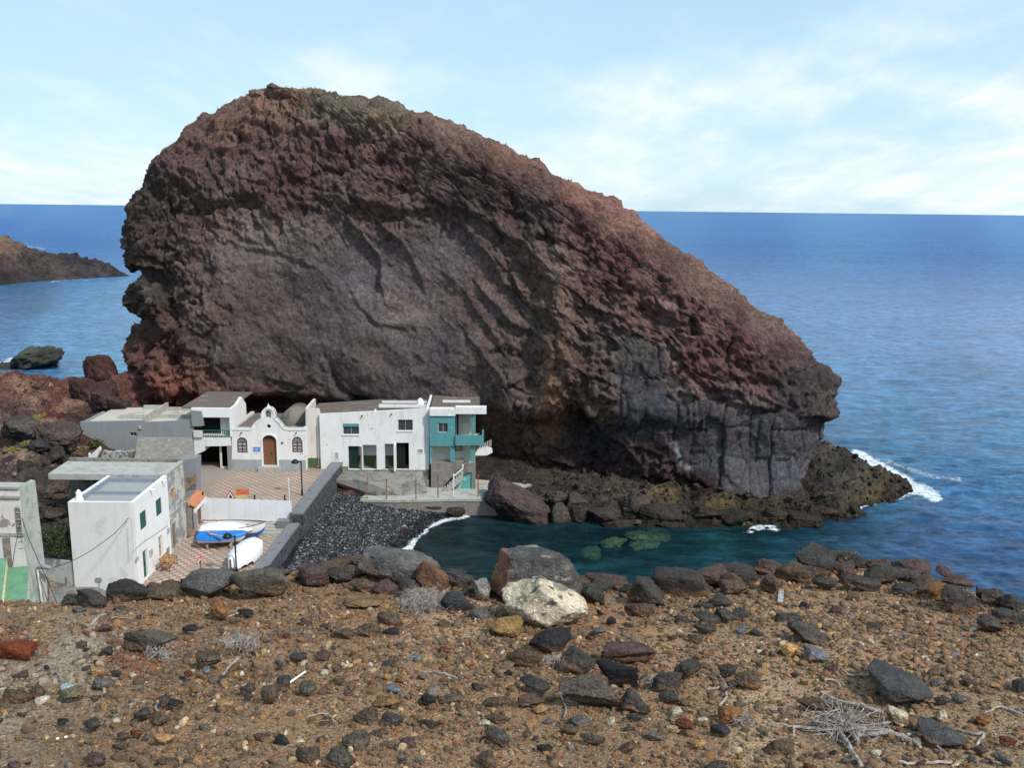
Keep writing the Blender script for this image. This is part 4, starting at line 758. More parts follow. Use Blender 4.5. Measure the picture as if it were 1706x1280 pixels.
sw_ = r(710, 512, 750, 556); bars(fd, (sw_[0], sw_[1], sw_[2], sw_[3]), hd, 4) .location.y += 1.22
part('pipe', MAT['conc_light'], hd, lambda mb: mb.tube([fd.P(g(508, 520)[0] + .06, fl_ - .9, -.06), fd.P(g(508, 520)[0] + .06, pa[3], -.06)], .05, 6)); part('pipe', MAT['conc_light'], hd, lambda mb: mb.tube([fd.P(.02 - .25, .1, .2), fd.P(.02 - .25, 4.2, .2)], .04, 6))
for X_, Y_ in ((518, 265), (764, 250)): part('wall_lamp', MAT['black'], hd, lambda mb: mb.tube([fd.P(*g(X_, Y_), -.002), fd.P(*g(X_, Y_), -.2)], .06, 8))
def plinthD(mb):
    fd.box(mb, g(250, 700)[0], fd.w + .02, g(600, 790)[1], -.02 + min(0, fl_) - .0, -.12, .2)
    fd.box(mb, g(250, 700)[0], g(402, 700)[0], g(600, 790)[1] + .01, g(300, 690)[1], -.10, -.003)
part('plinth', MAT['plinth'], hd, plinthD)
part('lower_plinth', MAT['ruin'], hd, lambda mb: (fd.box(mb, g(250, 800)[0], fd.w + .02, 1.3 - z0, g(600, 790)[1] - .003, -.35, .25), fd.box(mb, g(270, 800)[0], g(500, 800)[0], g(400, 860)[1], g(400, 800)[1], -1.6, -.36)))
rt = Od[-1][1]; rb = g(1060, 204)[1]
def roofD(mb):
    p = [fd.P(g(60, 500)[0], rt - .35, .7), fd.P(fd.w - .05, rb - .4, .253), fd.P(fd.w - .05, rb - .35, 7.5), fd.P(g(60, 500)[0] , rt - .3, 6)]
    mb.add([tuple(q) for q in p] + [tuple(q - np.array([0, 0, .2])) for q in p], [(0, 1, 2, 3), (7, 6, 5, 4), (0, 4, 5, 1), (1, 5, 6, 2), (2, 6, 7, 3), (3, 7, 4, 0)])
part('roof', MAT['roofbrown'], hd, roofD)
part('parapet', MAT['white_old'], hd, lambda mb: (fd.box(mb, g(600, 215)[0], g(600, 215)[0] + .18, rt - .2, rt + .02, .26, 2.2), fd.box(mb, g(620, 200)[0] + .2, fd.w - .25, rb - .35, rb - .05, 1.8, 2.0), fd.box(mb, fd.w - .22, fd.w - .003, -.2, rb + .03, .253, 7.2), fd.box(mb, g(600, 200)[0] + .5, fd.w - .4, rb - .3, rb - .12, 3.6, 3.8)))
part('left_parapet', MAT['cream'], hd, lambda mb: mb.hexa([tuple(fd.P(g(40, 500)[0] + a, v, d)) for v0_ in (0,) for (a, v, d) in [(0, -.2, .603), (.25, -.2, .603), (.25, -.2, 4.6), (0, -.2, 4.6), (0, g(40, 215)[1], .603), (.25, g(40, 215)[1], .603), (.25, g(40, 215)[1] + .05, 4.6), (0, g(40, 215)[1] + .05, 4.6)]]))
part('chimney', MAT['white'], hd, lambda mb: mb.tube([fd.P(g(990, 150)[0], rb - .2 + h, 2.3) for h in (0, .2, .45, .62, .7)], [.34, .36, .30, .18, .04], 10), smooth=True)

# ================================================================ turquoise house
fe = Fac((fd.a + fd.U * (fd.w + .02)), atz(792, 777, z0)); fe = Fac(fe.a, (fe.a[0] + 4.6, fe.a[1] + .15, z0)); g = lambda X, Y: fe.uv(*Q3(X, Y)); r = lambda *a: fe.rect(Q3, *a)
he = thing('turquoise_house', 'narrow turquoise and white house with a corner balcony and outside stair', 'house', fe.a)
u = lambda X: g(X, 420)[0]; v = lambda Y: g(1250, Y)[1]
wE = r(1155, 315, 1238, 395)
part('upper_wall', MAT['turq'], he, lambda mb: fe.wall(mb, rc((u(1088), u(1298), v(508), v(256))), [rc(wE)], -.55, -.3))
window(fe, (wE[0], wE[1], wE[2], wE[3]), he, MAT['alu'], MAT['glass'], 1, 0, -.43, .06)
part('cornice', MAT['white_old'], he, lambda mb: fe.box(mb, u(1088), u(1300), v(254), v(197), -.68, .2)); part('cornice', MAT['white_old'], he, lambda mb: (fe.box(mb, u(1300) + .003, g(1558, 210)[0], g(1430, 238)[1], g(1430, 184)[1], -.68, .2)))
part('balcony_parapet', MAT['turq'], he, lambda mb: (fe.box(mb, u(1300), g(1535, 450)[0], g(1420, 497)[1], g(1420, 414)[1], -.75, -.6), fe.box(mb, g(1535, 450)[0] - .15, g(1535, 450)[0], g(1420, 497)[1], g(1420, 414)[1], -.597, 1.6)))
part('balcony_floor', MAT['conc_light'], he, lambda mb: fe.box(mb, u(1090), g(1535, 450)[0] - .16, g(1420, 497)[1], g(1420, 480)[1], -.295, 3))
part('rear_wall', MAT['cream'], he, lambda mb: (fe.box(mb, u(1300) + .003, u(1430), g(1420, 480)[1] + .003, v(250), .9, 1.1), fe.box(mb, u(1090), u(1440), -.3, g(1420, 500)[1], .6, .8)))
we2 = r(1348, 270, 1405, 325); f2 = Fac(fe.P(0, 0, .9), fe.P(4, 0, .9)); window(f2, tuple(f2.rect(Q3, 1348, 270, 1405, 325)), he, MAT['alu'], MAT['glass'], 1, 0, -.02, .05)
part('balcony_doorway', MAT['dark'], he, lambda mb: f2.box(mb, f2.uv(*Q3(1310, 350))[0], f2.uv(*Q3(1324, 350))[0], g(1420, 480)[1] + .01, v(260), -.03, -.003))
f3 = Fac(fe.P(0, 0, .6), fe.P(4, 0, .6))
window(f3, tuple(f3.rect(Q3, 1296, 499, 1352, 557)), he, MAT['green_dark'], MAT['glass'], 0, 1, -.02, .06)
part('pillar', MAT['turq'], he, lambda mb: fe.box(mb, g(1432, 330)[0], g(1463, 330)[0], v(412), v(240), -.45, -.2))
for X0, X1 in ((1258, 1294), (1427, 1460)): part('pillar', MAT['turq'], he, lambda mb: fe.box(mb, g(X0, 560)[0], g(X1, 560)[0], g(1300, 640)[1], g(1300, 512)[1], -.45, -.15))
part('pillar', MAT['turq'], he, lambda mb: fe.box(mb, g(1088, 560)[0], g(1106, 560)[0], g(1300, 660)[1], g(1300, 512)[1], -.45, -.15))
part('terrace_wall', MAT['ruin'], he, lambda mb: fe.wall(mb, [(u(1095) , 1.3 - z0), (g(1200, 800)[0], 1.3 - z0), g(1200, 840), g(1285, 752), g(1370, 680), (g(1370, 652)[0], g(1370, 640)[1]), (u(1095), g(1200, 655)[1])], [], -.5, .6))
dl = fe.rect(Q3, 1312, 716, 1436, 868)
part('lower_wall', MAT['conc'], he, lambda mb: fe.wall(mb, [g(1225, 900), (g(1468, 900)[0], g(1400, 900)[1]), g(1468, 640), g(1375, 645), g(1372, 680), g(1288, 765), g(1225, 850)], [rc(dl)], -.9, -.52))
part('lower_door', plaster('peeling_turquoise', (.10, .40, .38), (.52, .50, .46), .45, 2.2, grime=.4), he, lambda mb: fe.box(mb, dl[0], dl[1], dl[2], dl[3], -.75, -.7))
part('stair_rail', MAT['white_old'], he, lambda mb: (mb.tube([fe.P(*g(1362, 650), -.95), fe.P(*g(1360, 685), -.95), fe.P(*g(1285, 750), -.95), fe.P(*g(1285, 770), -.95)], .09, 6)))
def stairs(mb):
    a = np.array(g(1365, 700)); b = np.array(g(1160, 885)); n = 11
    for k in range(n):
        p = a + (b - a) * k / n; q = a + (b - a) * (k + 1) / n; fe.box(mb, q[0], p[0] + .003 * k, q[1] - .6, q[1] + .1, -1.5 + .003 * k, -.91)
part('stair', MAT['conc_light'], he, stairs)
part('roof', MAT['roofbrown'], he, lambda mb: fe.box(mb, u(1090), g(1500, 210)[0], v(215), v(205), .203, 6.5))
part('roof_kerb', MAT['white_old'], he, lambda mb: fe.box(mb, g(1180, 150)[0], g(1420, 150)[0], v(205) + .003, v(205) + .2, 2.6, 2.8))
part('side_wall', MAT['cream'], he, lambda mb: fe.box(mb, g(1440, 400)[0], g(1460, 400)[0], -1.6, v(215) - .003, .9, 6.4))
# little white terrace tucked under the rock beyond it
lt = thing('rock_terrace', 'tiny white railed terrace built into the rock right of the turquoise house', 'terrace', (-2.9, 83, 3.2))
ft = Fac(aty(*Q3(1460, 600), 81.9), aty(*Q3(1610, 600), 81.9) + np.array([0, .4, 0])); gt = lambda X, Y: ft.uv(*Q3(X, Y))
part('parapet', MAT['white_old'], lt, lambda mb: ft.wall(mb, [gt(1466, 600), gt(1560, 598), gt(1608, 575), gt(1605, 540), gt(1560, 525), gt(1480, 548), gt(1464, 570)], [], 0, .3))
part('doorway', MAT['dark'], lt, lambda mb: ft.wall(mb, [gt(1500, 525), gt(1560, 524), gt(1560, 440), gt(1535, 430), gt(1500, 440)], [], .8, .95))
part('railing', MAT['white'], lt, lambda mb: [mb.tube([ft.P(*gt(1482 + 14 * k, 548 - 3 * k), -.02), ft.P(*gt(1482 + 14 * k, 520 - 7 * k), -.02)], .03, 4) for k in range(9)])

# ================================================================ grey house and its walled roof terraces, left of the passage
fg = Fac(atz(134, 745, 4.4), atz(322, 745, 4.4)); fg = Fac((fg.a[0], 79.6, 3.4), (atz(322, 745, 4.4)[0], 79.9, 3.4)); g = lambda X, Y: fg.uv(*Q1(X, Y))
hg = thing('grey_house', 'long low grey house with walled roof terraces, left of the green balcony', 'house', fg.a)
wg = fg.rect(Q1, 790, 222, 833, 248)
Og = [(g(490, 240)[0], .2), (g(1178, 240)[0], .2), g(1175, 148), g(885, 160), g(882, 150), g(488, 158)]
part('wall', MAT['grey'], hg, lambda mb: fg.wall(mb, Og, [rc(wg)], 0, .25)); window(fg, wg, hg, MAT['conc_light'], MAT['glass'], 1, 0, .12, .05)
vt = g(700, 155)[1]
def backd(X, Y, vv):     # depth behind the wall of the point seen at X,Y at height vv
    p = atz(*Q1(X, Y), fg.a[2] + vv); return float(-np.dot(p - fg.a, fg.N)), float(np.dot(p - fg.a, fg.U))
part('roof', MAT['roofcream'], hg, lambda mb: fg.box(mb, Og[0][0] + .3, Og[1][0] - .2, vt - .45, vt - .3, .253, 7.2))
dA = backd(760, 40, vt)[0]; dm = backd(1000, 105, vt)[0]
um = fg.uv(*Q1(858, 150))[0]
part('roof_wall', MAT['conc_light'], hg, lambda mb: (fg.box(mb, um, um + .22, vt - .3, vt + .35, .26, 6.6), fg.box(mb, Og[0][0] + 2.6, um - .003, vt - .3, vt + .1, 2.2, 2.4), fg.box(mb, Og[0][0] + 3.4, um - .003, vt - .3, vt + .1, 6.4, 6.6), fg.box(mb, um + .223, Og[1][0] - .3, vt - .3, vt + .05, 2.6, 2.8), fg.box(mb, um + .223, Og[1][0] - .3, vt - .3, vt + .05, 5.8, 6.0), fg.box(mb, Og[1][0] - .25, Og[1][0] - .02, vt - .3, vt + .15, .26, 6.2)))
part('left_wall', MAT['grey'], hg, lambda mb: fg.box(mb, Og[0][0] + .003, Og[0][0] + .25, .2, vt - .2, .253, 5))
part('wall_box', MAT['conc_light'], hg, lambda mb: fg.box(mb, *fg.rect(Q1, 845, 182, 862, 200), -.12, -.003))
# white broken stair parapet and ruined lean-to in front of it
ru = thing('ruined_store', 'roofless grey ruin with rubble roof between the grey house and the flat roofed houses', 'ruin', (-27.5, 72, 3.1))
def ruinroof(mb):
    a = atz(*Q1(820, 385), 6.0); b = atz(*Q1(1195, 385), 6.0); c = atz(*Q1(1168, 250), 7.0); d = atz(*Q1(838, 250), 7.0); c[1] = min(c[1], 79.3); d[1] = min(d[1], 79.2)
    mb.add([tuple(p) for p in (a, b, c, d)] + [(p[0], p[1], 2.6) for p in (a, b, c, d)], [(0, 1, 2, 3), (0, 4, 5, 1), (1, 5, 6, 2), (2, 6, 7, 3), (3, 7, 4, 0), (7, 6, 5, 4)])
part('rubble_roof', MAT['ruin'], ru, ruinroof)
b_ = atz(*Q1(1195, 385), 6.0); a_ = atz(*Q1(1120, 385), 6.0)
fr_ = Fac((a_[0] - .3, b_[1] - 1.6, 2.6), (b_[0], b_[1] - 1.6, 2.6)); gr_ = lambda X, Y: fr_.uv(*Q1(X, Y))
part('front_wall', MAT['grey'], ru, lambda mb: fr_.wall(mb, [gr_(1040, 700), gr_(1195, 760), gr_(1195, 380), gr_(1120, 390), gr_(1040, 400)], [], 0, 1.2))
part('brick_patch', plaster('bare_masonry', (.36, .26, .14), (.18, .15, .12), .5, 2.2, grime=.6, bump=.08), ru, lambda mb: fr_.wall(mb, [gr_(1128, 570), gr_(1194, 560), gr_(1194, 480), gr_(1128, 500)], [], -.08, -.003))
wp = thing('broken_parapet', 'broken white stair parapet and rubble wall in front of the grey house', 'wall', (-34, 75, 4.4))
fw_ = Fac(atz(*Q1(540, 385), 5.4), atz(*Q1(820, 385), 5.4)); fw_ = Fac((fw_.a[0], 74.6, 4.2), (fw_.a[0] + fw_.w, 74.6, 4.2)); gw = lambda X, Y: fw_.uv(*Q1(X, Y))
part('stair_parapet', MAT['white_old'], wp, lambda mb: (fw_.wall(mb, [gw(548, 395), gw(580, 395), gw(612, 330), gw(605, 310), gw(550, 362)], [], 0, .25), fw_.box(mb, gw(540, 380)[0], gw(547, 380)[0], gw(540, 398)[1], gw(540, 350)[1], 0, .2)))
part('rubble_wall', plaster('rubble', (.50, .48, .44), (.20, .18, .16), .55, 3.0, grime=.5, bump=.1), wp, lambda mb: fw_.wall(mb, [gw(600, 392), gw(830, 388), gw(815, 345), gw(780, 338), gw(740, 350), gw(700, 344), gw(660, 352), gw(615, 340)], [], .3, .8))

# ================================================================ left-hand white house and its peeling neighbour share one street front
sA = atz(233, 978, 2.4); sB = atz(316, 893, 2.4); sA[0] = -24.3; sB[0] = -24.42; fs_ = Fac((sA[0], sA[1], 2.4), (sB[0], sB[1], 2.4)); g = lambda X, Y: fs_.uv(*Q1(X, Y)); r = lambda *a: fs_.rect(Q1, *a)
ha = thing('plaza_house', 'white two storey flat roofed house with green shutters facing the chequered plaza', 'house', (sA[0], sA[1], 2.4))
ff = Fac(atz(116, 985, 2.4), (sA[0], sA[1], 2.4)); ff = Fac((ff.a[0], sA[1] - .05, 2.4), (sA[0], sA[1], 2.4)); gf = lambda X, Y: ff.uv(*Q1(X, Y))
topA = gf(600, 648)[1]; uAB = g(1030, 700)[0]
wAs = [r(853, 700, 893, 812), r(950, 624, 986, 730)]; dAs = [r(873, 932, 903, 1118), r(968, 848, 994, 990)]; vn = r(1013, 922, 1031, 958)
part('side_wall', MAT['white'], ha, lambda mb: fs_.wall(mb, [(0, -.3), (uAB, -.3), (uAB, topA + .06), (0, topA)], [rc(q) for q in wAs + dAs], 0, .25))
part('front_wall', MAT['house'], ha, lambda mb: ff.wall(mb, rc((0, ff.w - .253, -.3, topA)), [], 0, .25))
part('rear_walls', MAT['house'], ha, lambda mb: (ff.box(mb, 0, .22, -.3, topA, .253, uAB), ff.box(mb, .225, ff.w - .26, 3, topA - .45, uAB - .2, uAB)))
for q in wAs:
    wq = window(fs_, q, ha, MAT['shutter'], MAT['glass'], 1, 0, .12, .06)
    part('shutter', MAT['shutter'], ha, lambda mb: [fs_.box(mb, q[0] + .07, q[1] - .07, q[2] + .08 + (q[3] - q[2] - .16) * k / 12, q[2] + .08 + (q[3] - q[2] - .16) * (k + .7) / 12, .02, .06) for k in range(12)])
door(fs_, dAs[0], ha, MAT['shutter'], .16, 3); door(fs_, dAs[1], ha, MAT['oar'], .16, 3)
part('vent', MAT['grey'], ha, lambda mb: fs_.box(mb, *vn, -.03, -.003)); part('meter_box', MAT['milk'], ha, lambda mb: fs_.box(mb, *r(1016, 805, 1030, 838), -.05, -.003)); part('wall_sign', MAT['milk'], ha, lambda mb: fs_.box(mb, *r(830, 980, 843, 1004), -.03, -.003)); part('wall_lamp', MAT['milk'], ha, lambda mb: fs_.box(mb, *r(907, 935, 922, 972), -.12, -.003))
part('roof', MAT['roofgrey'], ha, lambda mb: ff.box(mb, .23, ff.w - .26, topA - .5, topA - .36, .26, uAB - .21))
part('parapet_lining', plaster('blue_grey_paint', (.25, .29, .34), grime=.2), ha, lambda mb: (ff.box(mb, .225, .32, topA - .355, topA - .05, .3, uAB - .25), ff.box(mb, .325, ff.w - .3, topA - .355, topA - .1, uAB - .4, uAB - .25), ff.box(mb, .325, ff.w - .3, topA - .355, topA - .16, uAB * .46, uAB * .46 + .14)))
part('roof_ornament', MAT['white'], ha, lambda mb: mb.tube([ff.P(.45, topA - .3 + h, .6) for h in (0, .3, .6, .75, .95)], [.3, .28, .16, .2, .04], 10), smooth=True)
for X_, Y_ in ((985, 515), (912, 570)): part('water_spout', MAT['white'], ha, lambda mb: mb.tube([fs_.P(*g(X_, Y_), 0), fs_.P(g(X_, Y_)[0], g(X_, Y_)[1] - .04, -.35)], .07, 8))
part('cables', MAT['wire'], ha, lambda mb: mb.tube([fs_.P(*g(*p), -.03) for p in [(805, 950), (790, 740), (800, 955), (870, 890), (935, 850), (1020, 790)][2:]], .012, 4))
part('cables', MAT['alu'], ha, lambda mb: mb.tube([fs_.P(*g(*p), -.03) for p in [(797, 742), (812, 955)]], .018, 4))
ob = MB(); part('junction_box', MAT['grey'], ha, lambda mb: (ff.box(mb, *ff.rect(Q1, 586, 1106, 620, 1128), -.1, -.003), mb.tube([ff.P(*gf(605, 1130), -.04), ff.P(*gf(608, 1180), -.04)], .02, 5)))

hp = thing('peeling_house', 'derelict flat roofed house with peeling grey and cream front, behind the white shuttered house', 'house', (sB[0], sB[1], 2.4))
uE = fs_.uv(*Q1(1142, 850))[0]; topB = topA + .05
wB = r(1042, 560, 1072, 632); dB = r(1052, 768, 1078, 928); v2 = r(1114, 828, 1127, 848)
part('front_wall', MAT['peel'], hp, lambda mb: fs_.wall(mb, [(uAB + .003, -.3), (uE, -.3), (uE, topB), (uAB + .003, topB)], [rc(wB), rc(dB)], .01, .25))
window(fs_, wB, hp, MAT['oar'], MAT['terracotta'], 0, 0, .14, .08); door(fs_, dB, hp, plain('weathered_brown_door', (.22, .15, .11), .8, var=.4), .14, 2, handle=False)
part('vent', MAT['grey'], hp, lambda mb: fs_.box(mb, *v2, -.03, -.003)); part('string_course', MAT['conc_light'], hp, lambda mb: fs_.box(mb, uAB + .01, uE + .03, 2.75, 2.86, -.05, .008)); part('cornice', MAT['conc_light'], hp, lambda mb: fs_.box(mb, uAB + .01, uE + .03, topB + .003, topB + .12, -.04, .3))
yBk = float(atz(*Q1(700, 394), 2.4 + topB)[1])
def roofB(mb):
    zt = 2.4 + topB; w = [atz(*Q1(*p), zt) for p in [(300, 470), (1015, 470), (1110, 398), (400, 402)]]
    P4 = [(w[0][0], sA[1] + uAB + .02), (sB[0] - .26, sA[1] + uAB + .02), (sB[0] - .26, yBk), (w[3][0], yBk)]
    mb.add([(*p, zt - .42) for p in P4] + [(*p, zt) for p in P4], [(3, 2, 1, 0), (4, 5, 6, 7)] + [(i, (i + 1) % 4, (i + 1) % 4 + 4, i + 4) for i in range(4)])
part('roof', MAT['conc_light'], hp, roofB)
part('roof_kerb', MAT['conc'], hp, lambda mb: mb.box(-32.9, sB[0] - .27, yBk - .3, yBk - .02, 2.4 + topB + .003, 2.4 + topB + .22))
part('rear_walls', MAT['conc'], hp, lambda mb: (mb.box(-33, sB[0] - .3, yBk - .5, yBk - .1, 2, 2.4 + topB - .43), mb.box(-30.5, -30.2, sA[1] + uAB + 1.2, yBk - .51, 2, 2.4 + topB - .43)))
part('far_wall', MAT['ruin'], hp, lambda mb: mb.box(sB[0] - .25, sB[0] + .0, fs_.P(uE, 0)[1] + .01, max(yBk, fs_.P(uE, 0)[1] + .3), 2, 2.4 + topB))
an = thing('porch_annex', 'low shabby porch with an orange tiled lean-to roof at the corner of the plaza', 'porch', (-24.3, 66, 2.4))
yE = fs_.P(uE, 0)[1]; fa = Fac((-24.42, yE + .1, 2.9), (-24.42, yE + 2.7, 2.9)); ga = lambda X, Y: fa.uv(*Q1(X, Y))
part('tiled_roof', MAT['terracotta'], an, lambda mb: mb.hexa([(-24.4, yE + .15, 5.0), (-23.75, yE + .15, 4.6), (-23.75, yE + 2.6, 4.8), (-24.4, yE + 2.6, 5.2), (-24.4, yE + .15, 5.1), (-23.75, yE + .15, 4.7), (-23.75, yE + 2.6, 4.9), (-24.4, yE + 2.6, 5.3)]))
part('beam', MAT['white_old'], an, lambda mb: mb.hexa([(-23.9, yE + .15, 4.3), (-23.72, yE + .15, 4.3), (-23.72, yE + 2.6, 4.5), (-23.9, yE + 2.6, 4.5), (-23.9, yE + .15, 4.56), (-23.72, yE + .15, 4.56), (-23.72, yE + 2.6, 4.76), (-23.9, yE + 2.6, 4.76)]))
part('wall', MAT['ruin'], an, lambda mb: mb.box(-24.4, -24.05, yE + .1, yE + 2.6, 2.0, 4.6)); part('pillar', MAT['peel'], an, lambda mb: mb.box(-23.95, -23.72, yE + .12, yE + .4, 2.2, 4.3))
part('door', plain('old_brown_door', (.15, .09, .06), .8, var=.4), an, lambda mb: mb.box(-24.046, -24.0, yE + 1.5, yE + 2.5, 2.9, 4.4))

# low painted wall left of the white house
lw = thing('mural_wall', 'low pale wall with faded blue and pink paint between the two left hand houses', 'wall', (ff.a[0], ff.a[1], 2.4))
fm_ = Fac((ff.a[0] - 3.6, ff.a[1] + .9, 2.4), (ff.a[0] - .01, ff.a[1] + .15, 2.4)); gm = lambda X, Y: fm_.uv(*Q1(X, Y))
part('wall', plaster('mural_paint', (.50, .48, .44), (.30, .38, .44), .45, 1.6, grime=.4), lw, lambda mb: fm_.wall(mb, [(fm_.w - 3.5, -.3), (fm_.w, -.3), (fm_.w, gm(440, 1010)[1]), (fm_.w - 1.2, gm(350, 1003)[1]), (fm_.w - 3.5, gm(235, 988)[1])], [], 0, .2))
part('pipe', MAT['rust'], lw, lambda mb: mb.tube([fm_.P(*gm(405, 1165), -.05), fm_.P(*gm(405, 1100), -.05)], .03, 6))

# ================================================================ house at the left edge
e0 = atz(*Q1(235, 1240), 2.4); yE2 = 50.0
fl1 = Fac((aty(*Q1(-140, 700), yE2)[0], yE2, 2.4), (aty(*Q1(140, 800), yE2)[0], yE2, 2.4)); g = lambda X, Y: fl1.uv(*Q1(X, Y)); r = lambda *a: fl1.rect(Q1, *a)
hl = thing('derelict_house', 'tall derelict white house with brown streaks and a green terrace at the left edge', 'house', (fl1.a[0], yE2, 2.4))
tL = g(60, 565)[1]
part('front_wall', plaster('stained_white_wall', (.74, .72, .69), (.33, .29, .26), .30, .8, grime=.6), hl, lambda mb: fl1.wall(mb, rc((0, fl1.w, -.3, tL)), [], 0, .25))
for q_ in ((tL - .55, tL - .42, -.12, -.003), (tL + .003, tL + .14, -.1, .3), (g(60, 852)[1], g(60, 835)[1], -.06, -.003)): part('cornice', MAT['conc_light'], hl, lambda mb: fl1.box(mb, 0, fl1.w + .02, *q_))
part('bare_pier', MAT['ruin'], hl, lambda mb: (fl1.box(mb, g(92, 700)[0], g(124, 700)[0], g(100, 860)[1] + .01, g(100, 682)[1], -.05, -.003), fl1.box(mb, g(22, 900)[0], g(64, 900)[0], 0, g(40, 862)[1] - .01, -.07, -.003)))
part('side_wall', plaster('weathered_green_white', (.42, .43, .39), (.26, .36, .31), .42, 2.2, grime=.7), hl, lambda mb: mb.hexa([tuple(fl1.P(a, v, d)) for (a, v, d) in [(fl1.w + .003, -.3, .0), (fl1.w + .45, -.3, 1.3), (fl1.w + .1, -.3, 1.5), (fl1.w - .25, -.3, .26), (fl1.w + .003, tL, .0), (fl1.w + .25, tL + .1, 1.3), (fl1.w - .1, tL + .1, 1.5), (fl1.w - .25, tL, .26)]]))
part('roof', MAT['conc_light'], hl, lambda mb: fl1.box(mb, 0, fl1.w - .26, tL - .3, tL - .12, .26, 1.6))
part('rungs', MAT['alu'], hl, lambda mb: [mb.tube([fl1.P(fl1.w - .25, tL - 1.0 - .42 * k, -.1), fl1.P(fl1.w - .02, tL - 1.0 - .42 * k, -.1)], .022, 4) for k in range(7)])
part('cables', MAT['wire'], hl, lambda mb: mb.tube([fl1.P(*g(*p), -.08) for p in [(134, 740), (115, 830), (95, 930), (80, 1035)]], .014, 4))
gt_ = thing('green_terrace', 'bright green painted sloping roof with a pale edge strip in front of the derelict house', 'roof', aty(*Q1(90, 1200), 47.5))
ya, yb = 47.0, 49.7
def quad(mb, a, b, c, d, t=.12):
    p = [np.array(q) for q in (a, b, c, d)]; mb.hexa([tuple(q - np.array([0, 0, t])) for q in p] + [tuple(q) for q in p])
part('green_panel', MAT['green_roof'], gt_, lambda mb: quad(mb, aty(*Q1(25, 1270), ya), aty(*Q1(160, 1270), ya), aty(*Q1(172, 1035), yb), aty(*Q1(52, 1048), yb)))
part('edge_strip', plain('cream_paint', (.62, .58, .36), .6), gt_, lambda mb: quad(mb, aty(*Q1(6, 1270), ya), aty(*Q1(24, 1270), ya), aty(*Q1(50, 1046), yb), aty(*Q1(40, 990), yb), .2))
part('side_panel', MAT['green_roof'], gt_, lambda mb: quad(mb, aty(*Q1(-60, 1240), ya - .3), aty(*Q1(5, 1250), ya - .3), aty(*Q1(39, 990), yb), aty(*Q1(-60, 985), yb)))

# ================================================================ street furniture
def lamp_post(name, label, base, h, arm, mat=None):
    t = thing(name, label, 'street lamp', base); x, y, z = base
    part('post', MAT['black'], t, lambda mb: (mb.tube([(x, y, z - .05), (x, y, z + h)], .055, 8), mb.tube([(x, y, z), (x, y, z + .5)], .085, 8)))
    part('arm', MAT['black'], t, lambda mb: mb.tube([(x, y, z + h - .06), (x + arm, y, z + h - .06)], .04, 6))
    lh = part('lamp_head', MAT['black'], t, lambda mb: mb.tube([(x + arm * 1.2, y, z + h + dz) for dz in (-.14, -.06, .06, .15, .19)], [.31, .31, .25, .13, .02], 14), smooth=True)
    part('globe', MAT['milk'], lh, lambda mb: mb.tube([(x + arm * 1.2, y, z + h + dz) for dz in (-.145, -.20, -.24)], [.2, .16, .05], 12), smooth=True)
    return t
p = atz(503.5, 826, 3.1); hh = aty(501, 769, p[1])[2] - p[2]; lamp_post('street_lamp', 'black street lamp standing before the chapel beside the sea wall', p, hh, -.42)
yy = 57.5; q = aty(391, 893, yy); lamp_post('street_lamp', 'black street lamp on the lower plaza between the blue boat and white covered boat', (q[0], yy, 2.4), q[2] - 2.4, -.42)
# grey-headed lamp on white pole by the left-hand houses
yy = 50.5; q = aty(*Q1(228, 1062), yy); ls = thing('street_lamp', 'white pole street lamp with flat grey head beside the derelict house', 'street lamp', (q[0], yy, 2.4))
part('post', MAT['white'], ls, lambda mb: mb.tube([(q[0] + .15, yy, 2.4), (q[0], yy, q[2])], .05, 8))
lh_ = part('lamp_head', MAT['grey'], ls, lambda mb: mb.tube([(q[0] - .05, yy, q[2] + .12), (q[0] + .2, yy, q[2] + .2), (q[0] + .5, yy, q[2] + .22), (q[0] + .75, yy, q[2] + .16), (q[0] + .85, yy, q[2] + .1)], [.05, .13, .15, .12, .03], 10), smooth=True)
rp = thing('rusty_stake', 'rusty stakes and leaning wire beside the white lamp pole at the street edge', 'stake', aty(*Q1(295, 1250), 50.2))
part('stake', MAT['rust'], rp, lambda mb: (mb.tube([aty(*Q1(297, 1260), 50.2), aty(*Q1(293, 1120), 50.2)], .05, 6), mb.tube([aty(*Q1(290, 1250), 50.4), aty(*Q1(240, 1100), 50.4)], .025, 5)))
part('wire', MAT['wire'], rp, lambda mb: mb.tube([aty(*Q1(350, 1265), 50.0), aty(*Q1(270, 1085), 50.0)], .015, 4))
cb_ = thing('overhead_cable', 'dark overhead cable sagging from the white shuttered house to the left hand lamp', 'cable', aty(*Q1(784, 742), 55.2))
part('cable', MAT['wire'], cb_, lambda mb: mb.tube([aty(*Q1(a, b), 55.2 - 4.7 * k / 8) for k, (a, b) in enumerate([(784, 742), (740, 795), (690, 845), (630, 890), (560, 940), (500, 975), (430, 1010), (360, 1035), (290, 1055)])], .022, 5))
cb2 = thing('overhead_cable', 'dark cable hanging down the front of the derelict house to the ground', 'cable', aty(*Q1(134, 745), 49.5))
part('cable', MAT['wire'], cb2, lambda mb: mb.tube([aty(*Q1(a, b), 49.5) for a, b in [(134, 745), (160, 830), (200, 930), (240, 1020), (285, 1110), (345, 1260)]], .02, 5))

